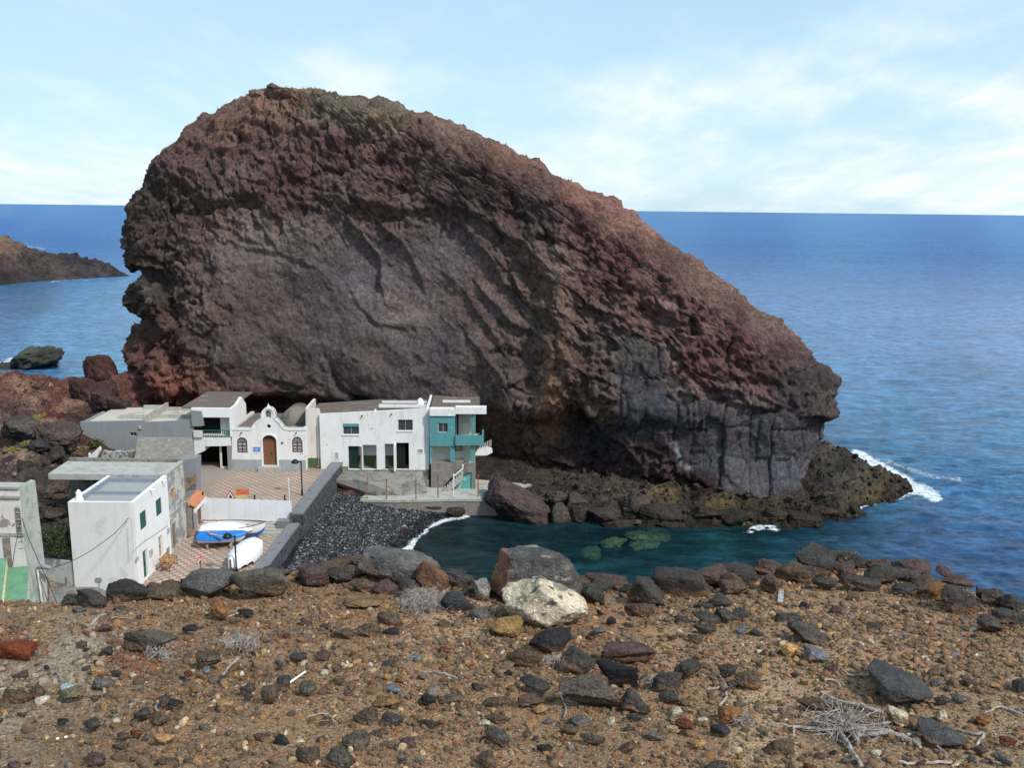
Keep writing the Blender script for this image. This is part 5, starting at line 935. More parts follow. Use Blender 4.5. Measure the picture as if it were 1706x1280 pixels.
# bench
bn = thing('park_bench', 'brown slatted bench with black iron legs by the wall of the shuttered house', 'bench', (-23.75, 58.6, 2.4))
def slats(mb, pts): [mb.box(x0, x1, -.85, .85, a, b) for x0, x1, a, b in pts]
part('seat', MAT['bench'], bn, lambda mb: slats(mb, [(.02 + .13 * k, .13 + .13 * k, .42, .45) for k in range(4)]), local=True)
part('backrest', MAT['bench'], bn, lambda mb: slats(mb, [(-.06 - .03 * k, -.02 - .03 * k, .55 + .15 * k, .67 + .15 * k) for k in range(3)]), local=True)
for s in (-.7, .7):
    part('leg', MAT['black'], bn, lambda mb: (mb.tube([(.5, s, 0), (.48, s, .62), (.1, s, .64)], .03, 6), mb.tube([(-.02, s, 0), (.0, s, .4), (-.14, s, .98)], .03, 6), mb.tube([(.0, s, .40), (.5, s, .40)], .025, 6)), local=True)
# white hoarding across the plaza
fh = Fac(atz(330, 867, 3.1) + np.array([0, .25, 0]), atz(486, 872, 3.1) + np.array([0, .35, 0])); 
hr = thing('hoarding', 'long plain white hoarding closing off the upper plaza behind the boats', 'hoarding', fh.a)
g = lambda X, Y: fh.uv(*Q4(X, Y)); hx = [g(550, 530), g(1275, 555), g(1275, 555), g(1335, 510), g(1335, 378), g(550, 350)]
n_ = 6; w_ = g(1335, 450)[0]; 
for k in range(n_):
    a = w_ * k / n_; b = w_ * (k + 1) / n_ - .012; tt = g(942, 364)[1]
    part('panel', MAT['panel'], hr, lambda mb: fh.box(mb, a, b, -.05, g(550, 350)[1] + (g(1335, 378)[1] - g(550, 350)[1]) * (k + .5) / n_, .0, .05))
for X_ in (580, 1013, 1266):
    uu = g(X_, 350)[0]; bt = thing('bollard', {580: 'short black post by the left end of the white hoarding', 1013: 'short black post behind the middle of the white hoarding', 1266: 'short black post behind the right end of the white hoarding'}[X_], 'bollard', fh.P(uu, 0, .3))
    hh = g(X_, 340 if X_ != 580 else 316)[1]; part('post', MAT['black'], bt, lambda mb: mb.tube([fh.P(uu, -.05, .3), fh.P(uu, hh, .3)], .06, 8)); part('cap', MAT['black'], bt, lambda mb: mb.tube([fh.P(uu, hh + .003, .3), fh.P(uu, hh + .06, .3)], [.08, .03], 8))
uu = g(1272, 300)[0]; wp_ = thing('white_pole', 'thin white pole rising behind the right end of the hoarding', 'pole', fh.P(uu + .1, 0, .9))
part('pole', MAT['white'], wp_, lambda mb: mb.tube([fh.P(uu + .1, .3, .9), fh.P(uu + .1, g(1272, 210)[1], .9)], .03, 6)); part('base', MAT['conc'], wp_, lambda mb: mb.tube([fh.P(uu + .1, .2, .9), fh.P(uu + .1, .75, .9)], [.12, .06], 8))
# warning triangles
def triangle(label, c, s, zb, yaw=0):
    t = thing('warning_sign', label, 'road sign', (c[0], c[1], zb), yaw); h = c[2] - zb
    tri = lambda k, oy: [(-s * k, oy, h - s * .58 * k), (s * k, oy, h - s * .58 * k), (0, oy, h + s * 1.15 * k)]
    pr = lambda mb, k, o0, o1: mb.add(tri(k, o0) + tri(k, o1), [(0, 1, 2), (5, 4, 3), (0, 3, 4, 1), (1, 4, 5, 2), (2, 5, 3, 0)])
    part('rim', MAT['red'], t, lambda mb: pr(mb, 1, -.02, .02), local=True)
    pn = part('face', MAT['signwhite'], t, lambda mb: pr(mb, .70, -.028, -.021), local=True)
    part('pictogram', MAT['black'], pn, lambda mb: mb.add([(-s * .28, -.033, h - s * .34), (s * .40, -.033, h - s * .34), (s * .16, -.033, h + s * .12), (s * .0, -.033, h + s * .42), (-s * .1, -.033, h + s * .12)], [(0, 1, 2, 3, 4)]), local=True)
    part('post', MAT['black'], t, lambda mb: mb.tube([(0, .05, -.05), (0, .05, h + s * .3)], .03, 6), local=True)
    return t
yy = fh.a[1] + 1.2; q = aty(*Q4(822, 335), yy); triangle('red edged rockfall warning triangle standing behind the white hoarding', (q[0], yy, q[2]), .42, 3.1)
yy = 55.6; q = aty(*Q4(570, 882), yy); triangle('red edged warning triangle on a post low on the chequered plaza beside the boulders', (q[0], yy, q[2]), .32, 2.4)
yy = fh.a[1] + 1.1; q = aty(*Q4(924, 335), yy); ob_ = thing('barrier_sign', 'small orange and yellow barrier board behind the hoarding beside the warning triangle', 'road sign', (q[0], yy, 3.1))
part('orange_board', MAT['orange'], ob_, lambda mb: mb.box(q[0] - .5, q[0] + .5, yy - .03, yy, q[2] + .12, q[2] + .56)); part('yellow_board', MAT['yellow'], ob_, lambda mb: mb.box(q[0] - .5, q[0] + .5, yy - .03, yy, q[2] - .3, q[2] + .08))
part('leg', MAT['rust'], ob_, lambda mb: mb.box(q[0] - .5, q[0] - .44, yy + .003, yy + .05, 3.1, q[2] + .5)); part('leg', MAT['rust'], ob_, lambda mb: mb.box(q[0] + .44, q[0] + .5, yy + .003, yy + .05, 3.1, q[2] + .5))
# railing posts on the quay
for i, (X_, Yt, Yb, c_) in enumerate([(560, 728, 958, 'brown'), (722, 800, 965, 'rusty'), (968, 780, 965, 'rusty'), (1152, 760, 962, 'rusty'), (1283, 750, 950, 'white'), (1488, 760, 940, 'grey'), (1655, 758, 915, 'white')]):
    b_ = atz(*Q3(X_, Yb), 1.45); t_ = aty(*Q3(X_, Yt), b_[1]); 
    o = thing('railing_post', ['tall thin brown post at the left end of the quay', 'rusty post with a broken crossbar, second from the left on the quay', 'rusty post on the quay below the white house, third from the left', 'thick rusty post on the quay left of the stair', 'white and rusty post on the quay in front of the peeling turquoise door', 'thin grey post on the quay right of the turquoise house', 'white post with a short top bar at the right end of the quay'][i], 'post', b_, 0, 'railing posts along the quay')
    part('upright', MAT['rust'] if c_ != 'white' else MAT['white_old'], o, lambda mb: mb.tube([b_ + np.array([0, 0, -.1]), (b_ + t_) / 2, t_], [.055, .05, .045] if i != 0 else .03, 6))
    if i in (1, 6): part('crossbar', MAT['rust'], o, lambda mb: mb.tube([t_ + np.array([-.35, 0, -.02]), t_ + np.array([.1, 0, .0])], .035, 5))
    part('foot', MAT['rust'], o, lambda mb: mb.box(b_[0] - .09, b_[0] + .09, b_[1] - .09, b_[1] + .09, b_[2], b_[2] + .03))

# ================================================================ boats
def hull_mesh(Ln, B, H_, keel=.0, n=22, m=9, z_lo=0, z_hi=1, inset=0.0):
    mb = MB(); vs = []
    for i in range(n + 1):
        t = i / n; hb = B / 2 * (math.sin(math.pi * (.20 + .80 * t)) ** .75 if t < .999 else .0) * (1 if t > .4 else 1); hb = max(hb, .015) - inset; hb = max(hb, .01)
        sh = H_ * (1 + .32 * t ** 3 + .10 * (1 - t) ** 2); kz = H_ * .55 * max(0, t - .82) / .18 * (t - .82) / .18 if t > .82 else 0
        for k in range(m + 1):
            f = z_lo + (z_hi - z_lo) * k / m; yy = hb * math.sin(min(1, f * 1.15) * math.pi / 2) ** .8; zz_ = kz + (sh - kz) * f ** 1.25
            vs.append((Ln * (t - .5) + .12 * f * (t > .5) * t, yy, zz_))
    c = n + 1; mm = m + 1; L_ = len(vs)
    vs += [(x, -y, z) for x, y, z in vs]
    fs = []
    for i in range(n):
        for k in range(m):
            a = i * mm + k; fs += [(a, a + 1, a + mm + 1, a + mm), (L_ + a, L_ + a + mm, L_ + a + mm + 1, L_ + a + 1)]
    for k in range(m): fs.append((k, L_ + k, L_ + k + 1, k + 1))
    mb.add(vs, fs); return mb
def cover_mesh(Ln, B, H_, rise, ridge=.0, n=22, drop=.12, rag=0.0, rs=1):
    mb = MB(); vs = []; m = 12; rg = random.Random(rs)
    for i in range(n + 1):
        t = i / n; hb = B / 2 * (math.sin(math.pi * (.20 + .80 * t)) ** .75 if t < .999 else .0); hb = max(hb, .02) + .04; sh = H_ * (1 + .32 * t ** 3 + .10 * (1 - t) ** 2)
        for k in range(m + 1):
            s = -1 + 2 * k / m; a = abs(s)
            if a > .86: y = hb * np.sign(s) * (1.0 + .02); z = sh - drop * (a - .86) / .14 - rg.random() * rag * (a > .95)
            else: y = hb * s / .86; z = sh + rise * math.sin(math.pi * min(1, t * .92 + .08)) ** .5 * (1 - (a / .86) ** (1.6 if ridge else 2)) + rg.uniform(-.02, .02)
            vs.append(((Ln + .1) * (t - .5) + .06 * t, y, z))
    mm = m + 1; fs = [(i * mm + k, i * mm + k + 1, (i + 1) * mm + k + 1, (i + 1) * mm + k) for i in range(n) for k in range(m)] + [tuple(range(m + 1))]
    mb.add(vs, fs); return mb
def boat(label, stern_px, bow_px, z, Bm, H_, parts):
    a = atz(*stern_px, z); b = atz(*bow_px, z); Ln = float(np.hypot(b[0] - a[0], b[1] - a[1])); t = thing('rowing_boat', label, 'boat', ((a[0] + b[0]) / 2, (a[1] + b[1]) / 2, z), math.atan2(b[1] - a[1], b[0] - a[0])); parts(t, Ln); return t
def trestles(t, Ln, z, Bm):
    for s in (-.28, .22):
        part('trestle', MAT['oar'], t, lambda mb: (mb.box(Ln * s - .06, Ln * s + .06, -Bm * .4, Bm * .4, -.12, .06), [mb.box(Ln * s - .05, Ln * s + .05, y - .05, y + .05, -z, -.123) for y in (-Bm * .3, Bm * .3)]), local=True)
def p_b1(t, Ln):
    hull_mesh(Ln, 1.75, .85, z_lo=.45).build('hull', MAT['bwhite'], t, local=True, smooth=True); hull_mesh(Ln * .998, 1.74, .85, z_hi=.45).build('bottom', MAT['blue'], t, local=True, smooth=True)
    part('gunwale', MAT['woodtrim'], t, lambda mb: [mb.tube([(Ln * (tt - .5) + .12 * (tt > .5) * tt, s * max(.015, .875 * (math.sin(math.pi * (.2 + .8 * tt)) ** .75 if tt < .999 else 0)), .85 * (1 + .32 * tt ** 3 + .1 * (1 - tt) ** 2)) for tt in [k / 20 for k in range(21)]], .035, 5) for s in (-1, 1)], local=True)
    part('thwart', MAT['oar'], t, lambda mb: [mb.box(Ln * q_, Ln * q_ + .25, -.7, .7, .66, .70) for q_ in (.05, .22)], local=True)
boat('white rowing boat with blue bottom and red gunwale, bow to the right, before the hoarding', (362, 892), (441, 893), 2.62, 1.75, .85, p_b1)
def p_b2(t, Ln):
    hull_mesh(Ln, 1.6, .62).build('hull', MAT['bwhite'], t, local=True, smooth=True); cover_mesh(Ln, 1.6, .62, .10, drop=.26).build('cover', MAT['tarpblue'], t, local=True, smooth=True); trestles(t, Ln, .3, 1.6)
boat('rowing boat under a bright blue cover with timbers laid on top', (331, 905), (408, 903), 2.72, 1.6, .62, p_b2)
def p_b3(t, Ln):
    hull_mesh(Ln * .97, 1.7, .75).build('hull', MAT['bwhite'], t, local=True, smooth=True); cover_mesh(Ln, 1.8, .78, .42, ridge=.1, drop=.55, rag=.22, rs=4).build('cover', MAT['tarp'], t, local=True, smooth=True)
boat('boat wrapped in a ragged white tarpaulin lying across the plaza beside the sea wall', (424, 919), (386, 956), 2.45, 1.8, .78, p_b3)
def p_b4(t, Ln):
    cover_mesh(Ln, 1.5, .12, .55, ridge=.1, drop=.10).build('hull', MAT['bwhite'], t, local=True, smooth=True)
    part('keel', MAT['bwhite'], t, lambda mb: mb.box(-Ln * .45, Ln * .42, -.03, .03, .62, .70), local=True)
    part('gunwale', MAT['grey'], t, lambda mb: [mb.tube([((Ln + .1) * (tt - .5) + .06 * tt, s * (max(.02, .75 * (math.sin(math.pi * (.2 + .8 * tt)) ** .75 if tt < .999 else 0)) + .07), .12 * (1 + .32 * tt ** 3 + .1 * (1 - tt) ** 2) - .06) for tt in [k / 20 for k in range(21)]], .04, 5) for s in (-1, 1)], local=True)
    trestles(t, Ln, .65, 1.5)
boat('upturned plain white boat on trestles behind the blue covered boat', (336, 884), (418, 886), 3.15, 1.5, .6, p_b4)
tm = thing('timber_bundle', 'pale loose timbers and oars lying on the blue boat cover', 'timber', atz(372, 897, 3.5))
for k, (a, b, c, d) in enumerate([(625, 628, 665, 668), (640, 640, 790, 690), (660, 655, 815, 682), (700, 662, 800, 678)]):
    part('timber', MAT['oar'], tm, lambda mb: mb.tube([atz(*Q4(a, b), 3.60 + .02 * k), atz(*Q4(c, d), 3.52 + .02 * k)], .045, 5))
# ================================================================ SETTING: the stony slope the photographer stands on
RIM = [(-300, 1010), (0, 1003), (110, 1004), (190, 990), (250, 985), (330, 965), (420, 958), (500, 952), (560, 948), (640, 940), (700, 945), (745, 966), (790, 972), (850, 985), (1000, 972), (1100, 975), (1180, 962), (1290, 948), (1350, 948), (1420, 940), (1480, 948), (1560, 968), (1620, 985), (1706, 1008), (2000, 1060)]
def g0(x, y): return EYE - 1.6 - .14 * y
def on_ground(px, py):
    r_ = ray(px, py); t = (EYE - 1.6 - EYE) / (r_[2] + .14 * r_[1]); return np.array([0, 0, EYE]) + r_ * t
_rim = np.array([on_ground(*p)[:2] for p in RIM])
def rim_y(x): return np.interp(x, _rim[:, 0], _rim[:, 1])
def ground_h(x, y):
    P = np.stack([x, y, 0 * x], -1); e = y - rim_y(x) - .05 * fbm(P, .6, 3, 201)
    h = g0(x, y) + .050 * fbm(P, 1.1, 4, 203) * sst(-e, -.1, .5) + .012 * fbm(P, .22, 3, 207)
    e = np.clip(e - .0, 0, 99); return h - 1.0 * e - .5 * e * e / (e + .6)
def ground():
    x = np.arange(-8.5, 8.5, .024); y = np.concatenate([np.arange(-1, 1.8, .1), np.arange(1.8, 7.6, .024), np.arange(7.65, 10.5, .12)])
    X, Y = np.meshgrid(x, y); Z = ground_h(X, Y); P = np.stack([X, Y, Z], -1); px, py = proj(P); S = srgb
    col = shep(px, py, [(60, 1030, *S(150, 112, 74)), (250, 1020, *S(148, 106, 70)), (420, 1000, *S(158, 106, 66)), (600, 980, *S(160, 104, 62)), (780, 972, *S(190, 150, 118)), (1000, 1030, *S(150, 100, 60)), (1150, 1060, *S(168, 124, 84)), (1400, 1060, *S(168, 124, 86)), (1560, 1070, *S(162, 118, 84)), (1680, 1100, *S(150, 114, 82)),
                                (40, 1080, *S(112, 58, 38)), (20, 1120, *S(150, 138, 118)), (100, 1110, *S(160, 148, 128)), (150, 1070, *S(164, 150, 130)), (60, 1150, *S(150, 132, 108)), (200, 1080, *S(110, 66, 50)), (240, 1110, *S(128, 84, 56)), (100, 1220, *S(128, 96, 66)), (300, 1160, *S(134, 98, 68)), (300, 1240, *S(158, 114, 74)), (500, 1100, *S(146, 106, 72)),
                                (600, 1150, *S(152, 110, 74)), (500, 1230, *S(156, 110, 68)), (700, 1220, *S(152, 108, 68)), (850, 1130, *S(154, 108, 68)), (960, 1200, *S(146, 106, 70)), (1150, 1200, *S(150, 106, 70)), (1260, 1200, *S(186, 150, 114)), (1450, 1150, *S(150, 108, 74)), (1600, 1180, *S(158, 120, 84)), (1650, 1260, *S(162, 128, 94)), (1400, 1260, *S(146, 108, 74)), (1100, 1270, *S(142, 100, 66))], 3)
    col = (col * .88 + .12 * col.mean(-1, keepdims=True)) * np.array([1.22, 1.21, 1.17])
    n = fbm(P, .55, 5, 211)[..., None]; n2 = fbm(P, .12, 3, 217)[..., None]
    col = col * (1 + .35 * n) * (1 + .3 * n2); k = sst(fbm(P, .35, 4, 223), .05, .4)[..., None] * .3; col = col * (1 - k) + np.array(S(96, 80, 66)) * k
    m, t, b = newmat('stony_soil'); p = POS(t); a = N(t, 'ShaderNodeAttribute', attribute_name='Col')
    c = a.outputs['Color']
    for sc_, lo, cA, cB in ((48, .70, (.05, .045, .045), (.60, .45, .30)), (95, .60, (.07, .06, .055), (.62, .46, .28)), (190, .55, (.10, .08, .06), (.66, .50, .34))):
        v = N(t, 'ShaderNodeTexVoronoi'); v.inputs['Scale'].default_value = sc_; v.inputs['Randomness'].default_value = 1; L(t, p, v.inputs['Vector']); s_ = N(t, 'ShaderNodeSeparateColor'); L(t, v.outputs['Color'], s_.inputs[0])
        blob = M(t, 'MULTIPLY', MR(t, v.outputs['Distance'], .52, .42), M(t, 'GREATER_THAN', s_.outputs[0], lo - .2))
        c = MIX(t, M(t, 'MULTIPLY', blob, .75), c, MIX(t, M(t, 'POWER', s_.outputs[1], 2.0), cA, cB))
    g1 = NOISE(t, p, 60, 5, .7); c = MIX(t, MR(t, g1, .35, .65, .0, .45), c, MIX(t, 1.0, c, (.50, .47, .45), 'MULTIPLY'))
    L(t, c, b.inputs['Base Color']); v = N(t, 'ShaderNodeTexVoronoi'); v.inputs['Scale'].default_value = 80; L(t, p, v.inputs['Vector'])
    BUMP(t, b, M(t, 'ADD', M(t, 'MULTIPLY', v.outputs['Distance'], -.5), g1), .012, .9); b.inputs['Specular IOR Level'].default_value = .1
    link('ground', raw_mesh('ground', P, gridfaces(*X.shape), col, True), m, kind='structure')
ground()

# ---------------------------------------------------------------- stones
def ico(sub):
    bm = bmesh.new(); bmesh.ops.create_icosphere(bm, subdivisions=sub, radius=1); v = np.array([q.co[:] for q in bm.verts]); f = np.array([[q.index for q in a.verts] for a in bm.faces]); bm.free(); return v, f
ICO = {k: ico(k) for k in (1, 2, 3, 4, 5)}
def stone_shape(seed, sub, ang=.6, rough=.06, cuts=11, planes=None):
    v, f = ICO[sub]; v = v.copy(); rg = np.random.RandomState(seed); q = ang * .8 if planes is None else .9
    v = v / ((np.abs(v) ** (2 + 5 * q)).sum(1) ** (1 / (2 + 5 * q)))[:, None]
    if planes:
        for *n, o in planes:
            n = np.array(n, float); n /= np.linalg.norm(n); d = v @ n - o; v = v - np.where(d > 0, d, 0)[:, None] * n
        cuts = 5
    for _ in range(cuts):
        n = rg.normal(size=3); n /= np.linalg.norm(n); o = rg.uniform(.50, .82) * (1 if planes is None else 1.35); d = v @ n - o; v = v - np.where(d > 0, d, 0)[:, None] * n * (.75 + .25 * ang)
    r = v / (np.linalg.norm(v, axis=1)[:, None] + 1e-9)
    v = v + r * (fbm(v, .9, 3, seed % 97) * rough * 2.2 + fbm(v, .28, 3, seed % 89 + 5, ridge=True) * rough * .9)[:, None]
    if sub >= 4: v = v + r * (np.abs(fbm(v, .10, 2, seed % 71 + 9)) * -rough * .9)[:, None]
    lo, hi = v.min(0), v.max(0); return (v - (lo + hi) / 2) / (hi - lo), f
PAL = {'d': (76, 71, 67), 'b': (98, 82, 68), 'k': (52, 50, 50), 't': (176, 136, 94), 'r': (108, 64, 50), 'p': (196, 182, 156), 'w': (216, 198, 172), 'g': (104, 100, 96), 'o': (138, 98, 62), 'v': (92, 74, 70), 's': (116, 118, 122), 'y': (150, 120, 76)}
def stone_mat(name, spots=.0, pit=.5, sc=1.0):
    m, t, b = newmat(name); p = OBJ(t); a = N(t, 'ShaderNodeAttribute', attribute_name='Col')
    n1 = NOISE(t, p, 9 * sc, 6, .65); n2 = NOISE(t, p, 60 * sc, 4, .65); v = N(t, 'ShaderNodeTexVoronoi'); v.inputs['Scale'].default_value = 70 * sc; L(t, p, v.inputs['Vector'])
    k = M(t, 'MULTIPLY', MR(t, n1, .3, .7, .70, 1.3), MR(t, n2, .3, .7, .72, 1.25)); cb = N(t, 'ShaderNodeCombineXYZ')
    for i in range(3): L(t, k, cb.inputs[i])
    c = MIX(t, 1.0, a.outputs['Color'], cb.outputs[0], 'MULTIPLY')
    if spots: c = MIX(t, MR(t, NOISE(t, p, 14 * sc, 7, .7, .5), .66 - spots * .2, .70 - spots * .2), c, (.52, .50, .44))
    L(t, c, b.inputs['Base Color']); BUMP(t, b, M(t, 'ADD', M(t, 'ADD', n1, M(t, 'MULTIPLY', n2, .35)), M(t, 'MULTIPLY', MR(t, v.outputs['Distance'], 0, .35), .25 * pit)), .06 / sc); b.inputs['Specular IOR Level'].default_value = .18; b.inputs['Roughness'].default_value = .88; return m
SM = stone_mat('volcanic_stone'); SML = stone_mat('lichened_stone', .25); SMB = stone_mat('shore_stone', .0, 1, .09)
def stone_obj(name, seed, ctr, size, colr, ang=.7, rough=.06, sub=4, rot=0.0, dusty=.45, mat=None, yaw=None, group=None, label=None, cat='stone', colfn=None, planes=None):
    v, f = stone_shape(seed, sub, ang, rough, planes=planes); rg = random.Random(seed); cc = np.array(srgb(*PAL[colr])) if isinstance(colr, str) else np.array(srgb(*colr))
    col = cc[None] * (1 + .35 * fbm(v, .5, 4, seed % 61)[:, None]); low = sst(-v[:, 2] + .22 * fbm(v, .3, 3, 3), .02, .30)[:, None] * dusty * np.ones(3)
    col = col * (1 - low) + np.array(srgb(148, 112, 80)) * low
    if colfn: col = colfn(v, col)
    V = v * np.array(size)
    if rot: c, s = math.cos(R(rot)), math.sin(R(rot)); V = V @ np.array([[c, 0, -s], [0, 1, 0], [s, 0, c]])
    me = raw_mesh(name, V, f, col, True); o = link(name, me, mat or SM); o.location = tuple(ctr)
    if label: tag(o, label, cat, group)
    return o
SEED = [100]
def fit(x0, x1, y0, y1, base_fn, push=.42, kd=.8):
    xm, ym = (x0 + x1) / 2, (y0 + y1) / 2; B = base_fn(xm, y1 - .02 * (y1 - y0)); o = np.array([0, 0, EYE]); dist = np.linalg.norm(B - o); ppm = F_PX / (dist * math.cos(math.atan(math.hypot((xm - 853), (ym - 640)) / F_PX)))
    w = (x1 - x0) / ppm; hv = (y1 - y0) / ppm; a = math.atan2(EYE - B[2], math.hypot(B[0], B[1])); D = .84 * hv / math.sin(a) if kd > 1 else min(1.1 * kd * w, .36 * hv / math.sin(a))
    hh = max(1.12 * hv - D * math.sin(a), .2 * hv) / math.cos(a)
    r_ = ray(xm, ym); hr = math.hypot(B[0], B[1]) + D * push; c = o + r_ * (hr / math.hypot(r_[0], r_[1])); return c, (w, D, hh)
def fstone(x0, x1, y0, y1, k, label, ang=.7, rot=0, rough=.11, sub=None, dusty=.7, mat=None, name='stone', colfn=None, group=None, planes=None, kd=.8):
    SEED[0] += 1; c, s = fit(x0, x1, y0, y1, on_ground, kd=kd); px_ = x1 - x0
    return stone_obj(name, SEED[0], c, s, k, ang, rough, sub or (5 if px_ > 110 else 4 if px_ > 34 else 3), rot, dusty, mat, label=label, cat='boulder' if px_ > 60 else 'stone', colfn=colfn, group=group, planes=planes)
def bigbrown(v, col):
    L_ = sst(-v[:, 0] + .1 * fbm(v, .3, 3, 4), .24, .34)[:, None]; col = col * (1 - L_) + np.array(srgb(140, 96, 74)) * (1 + .3 * fbm(v, .2, 3, 5)[:, None]) * L_
    e = sst(fbm(v, .16, 4, 8), .22, .34)[:, None] * sst(v[:, 0], -.2, 0)[:, None] * .7; return col * (1 - e) + np.array(srgb(186, 176, 150)) * e
def cream(v, col):
    e = sst(fbm(v, .22, 4, 18) + .55 * v[:, 2] - .1 + .25 * v[:, 0], .05, .22)[:, None] * sst(v[:, 2] + .25, 0, .3)[:, None] * .0
    g = sst(fbm(v, .25, 4, 21) + .9 * (v[:, 2] - .30), .0, .12)[:, None] * .85; col = col * (1 - g) + np.array(srgb(126, 122, 110)) * (1 + .5 * fbm(v, .06, 2, 3)[:, None]) * g
    d = sst(fbm(v, .13, 3, 33), .30, .36)[:, None]; col = col * (1 - d) + np.array(srgb(96, 88, 84)) * d
    u = sst(-v[:, 2], .20, .42)[:, None] * .7; return col * (1 - u) + np.array(srgb(140, 112, 84)) * u
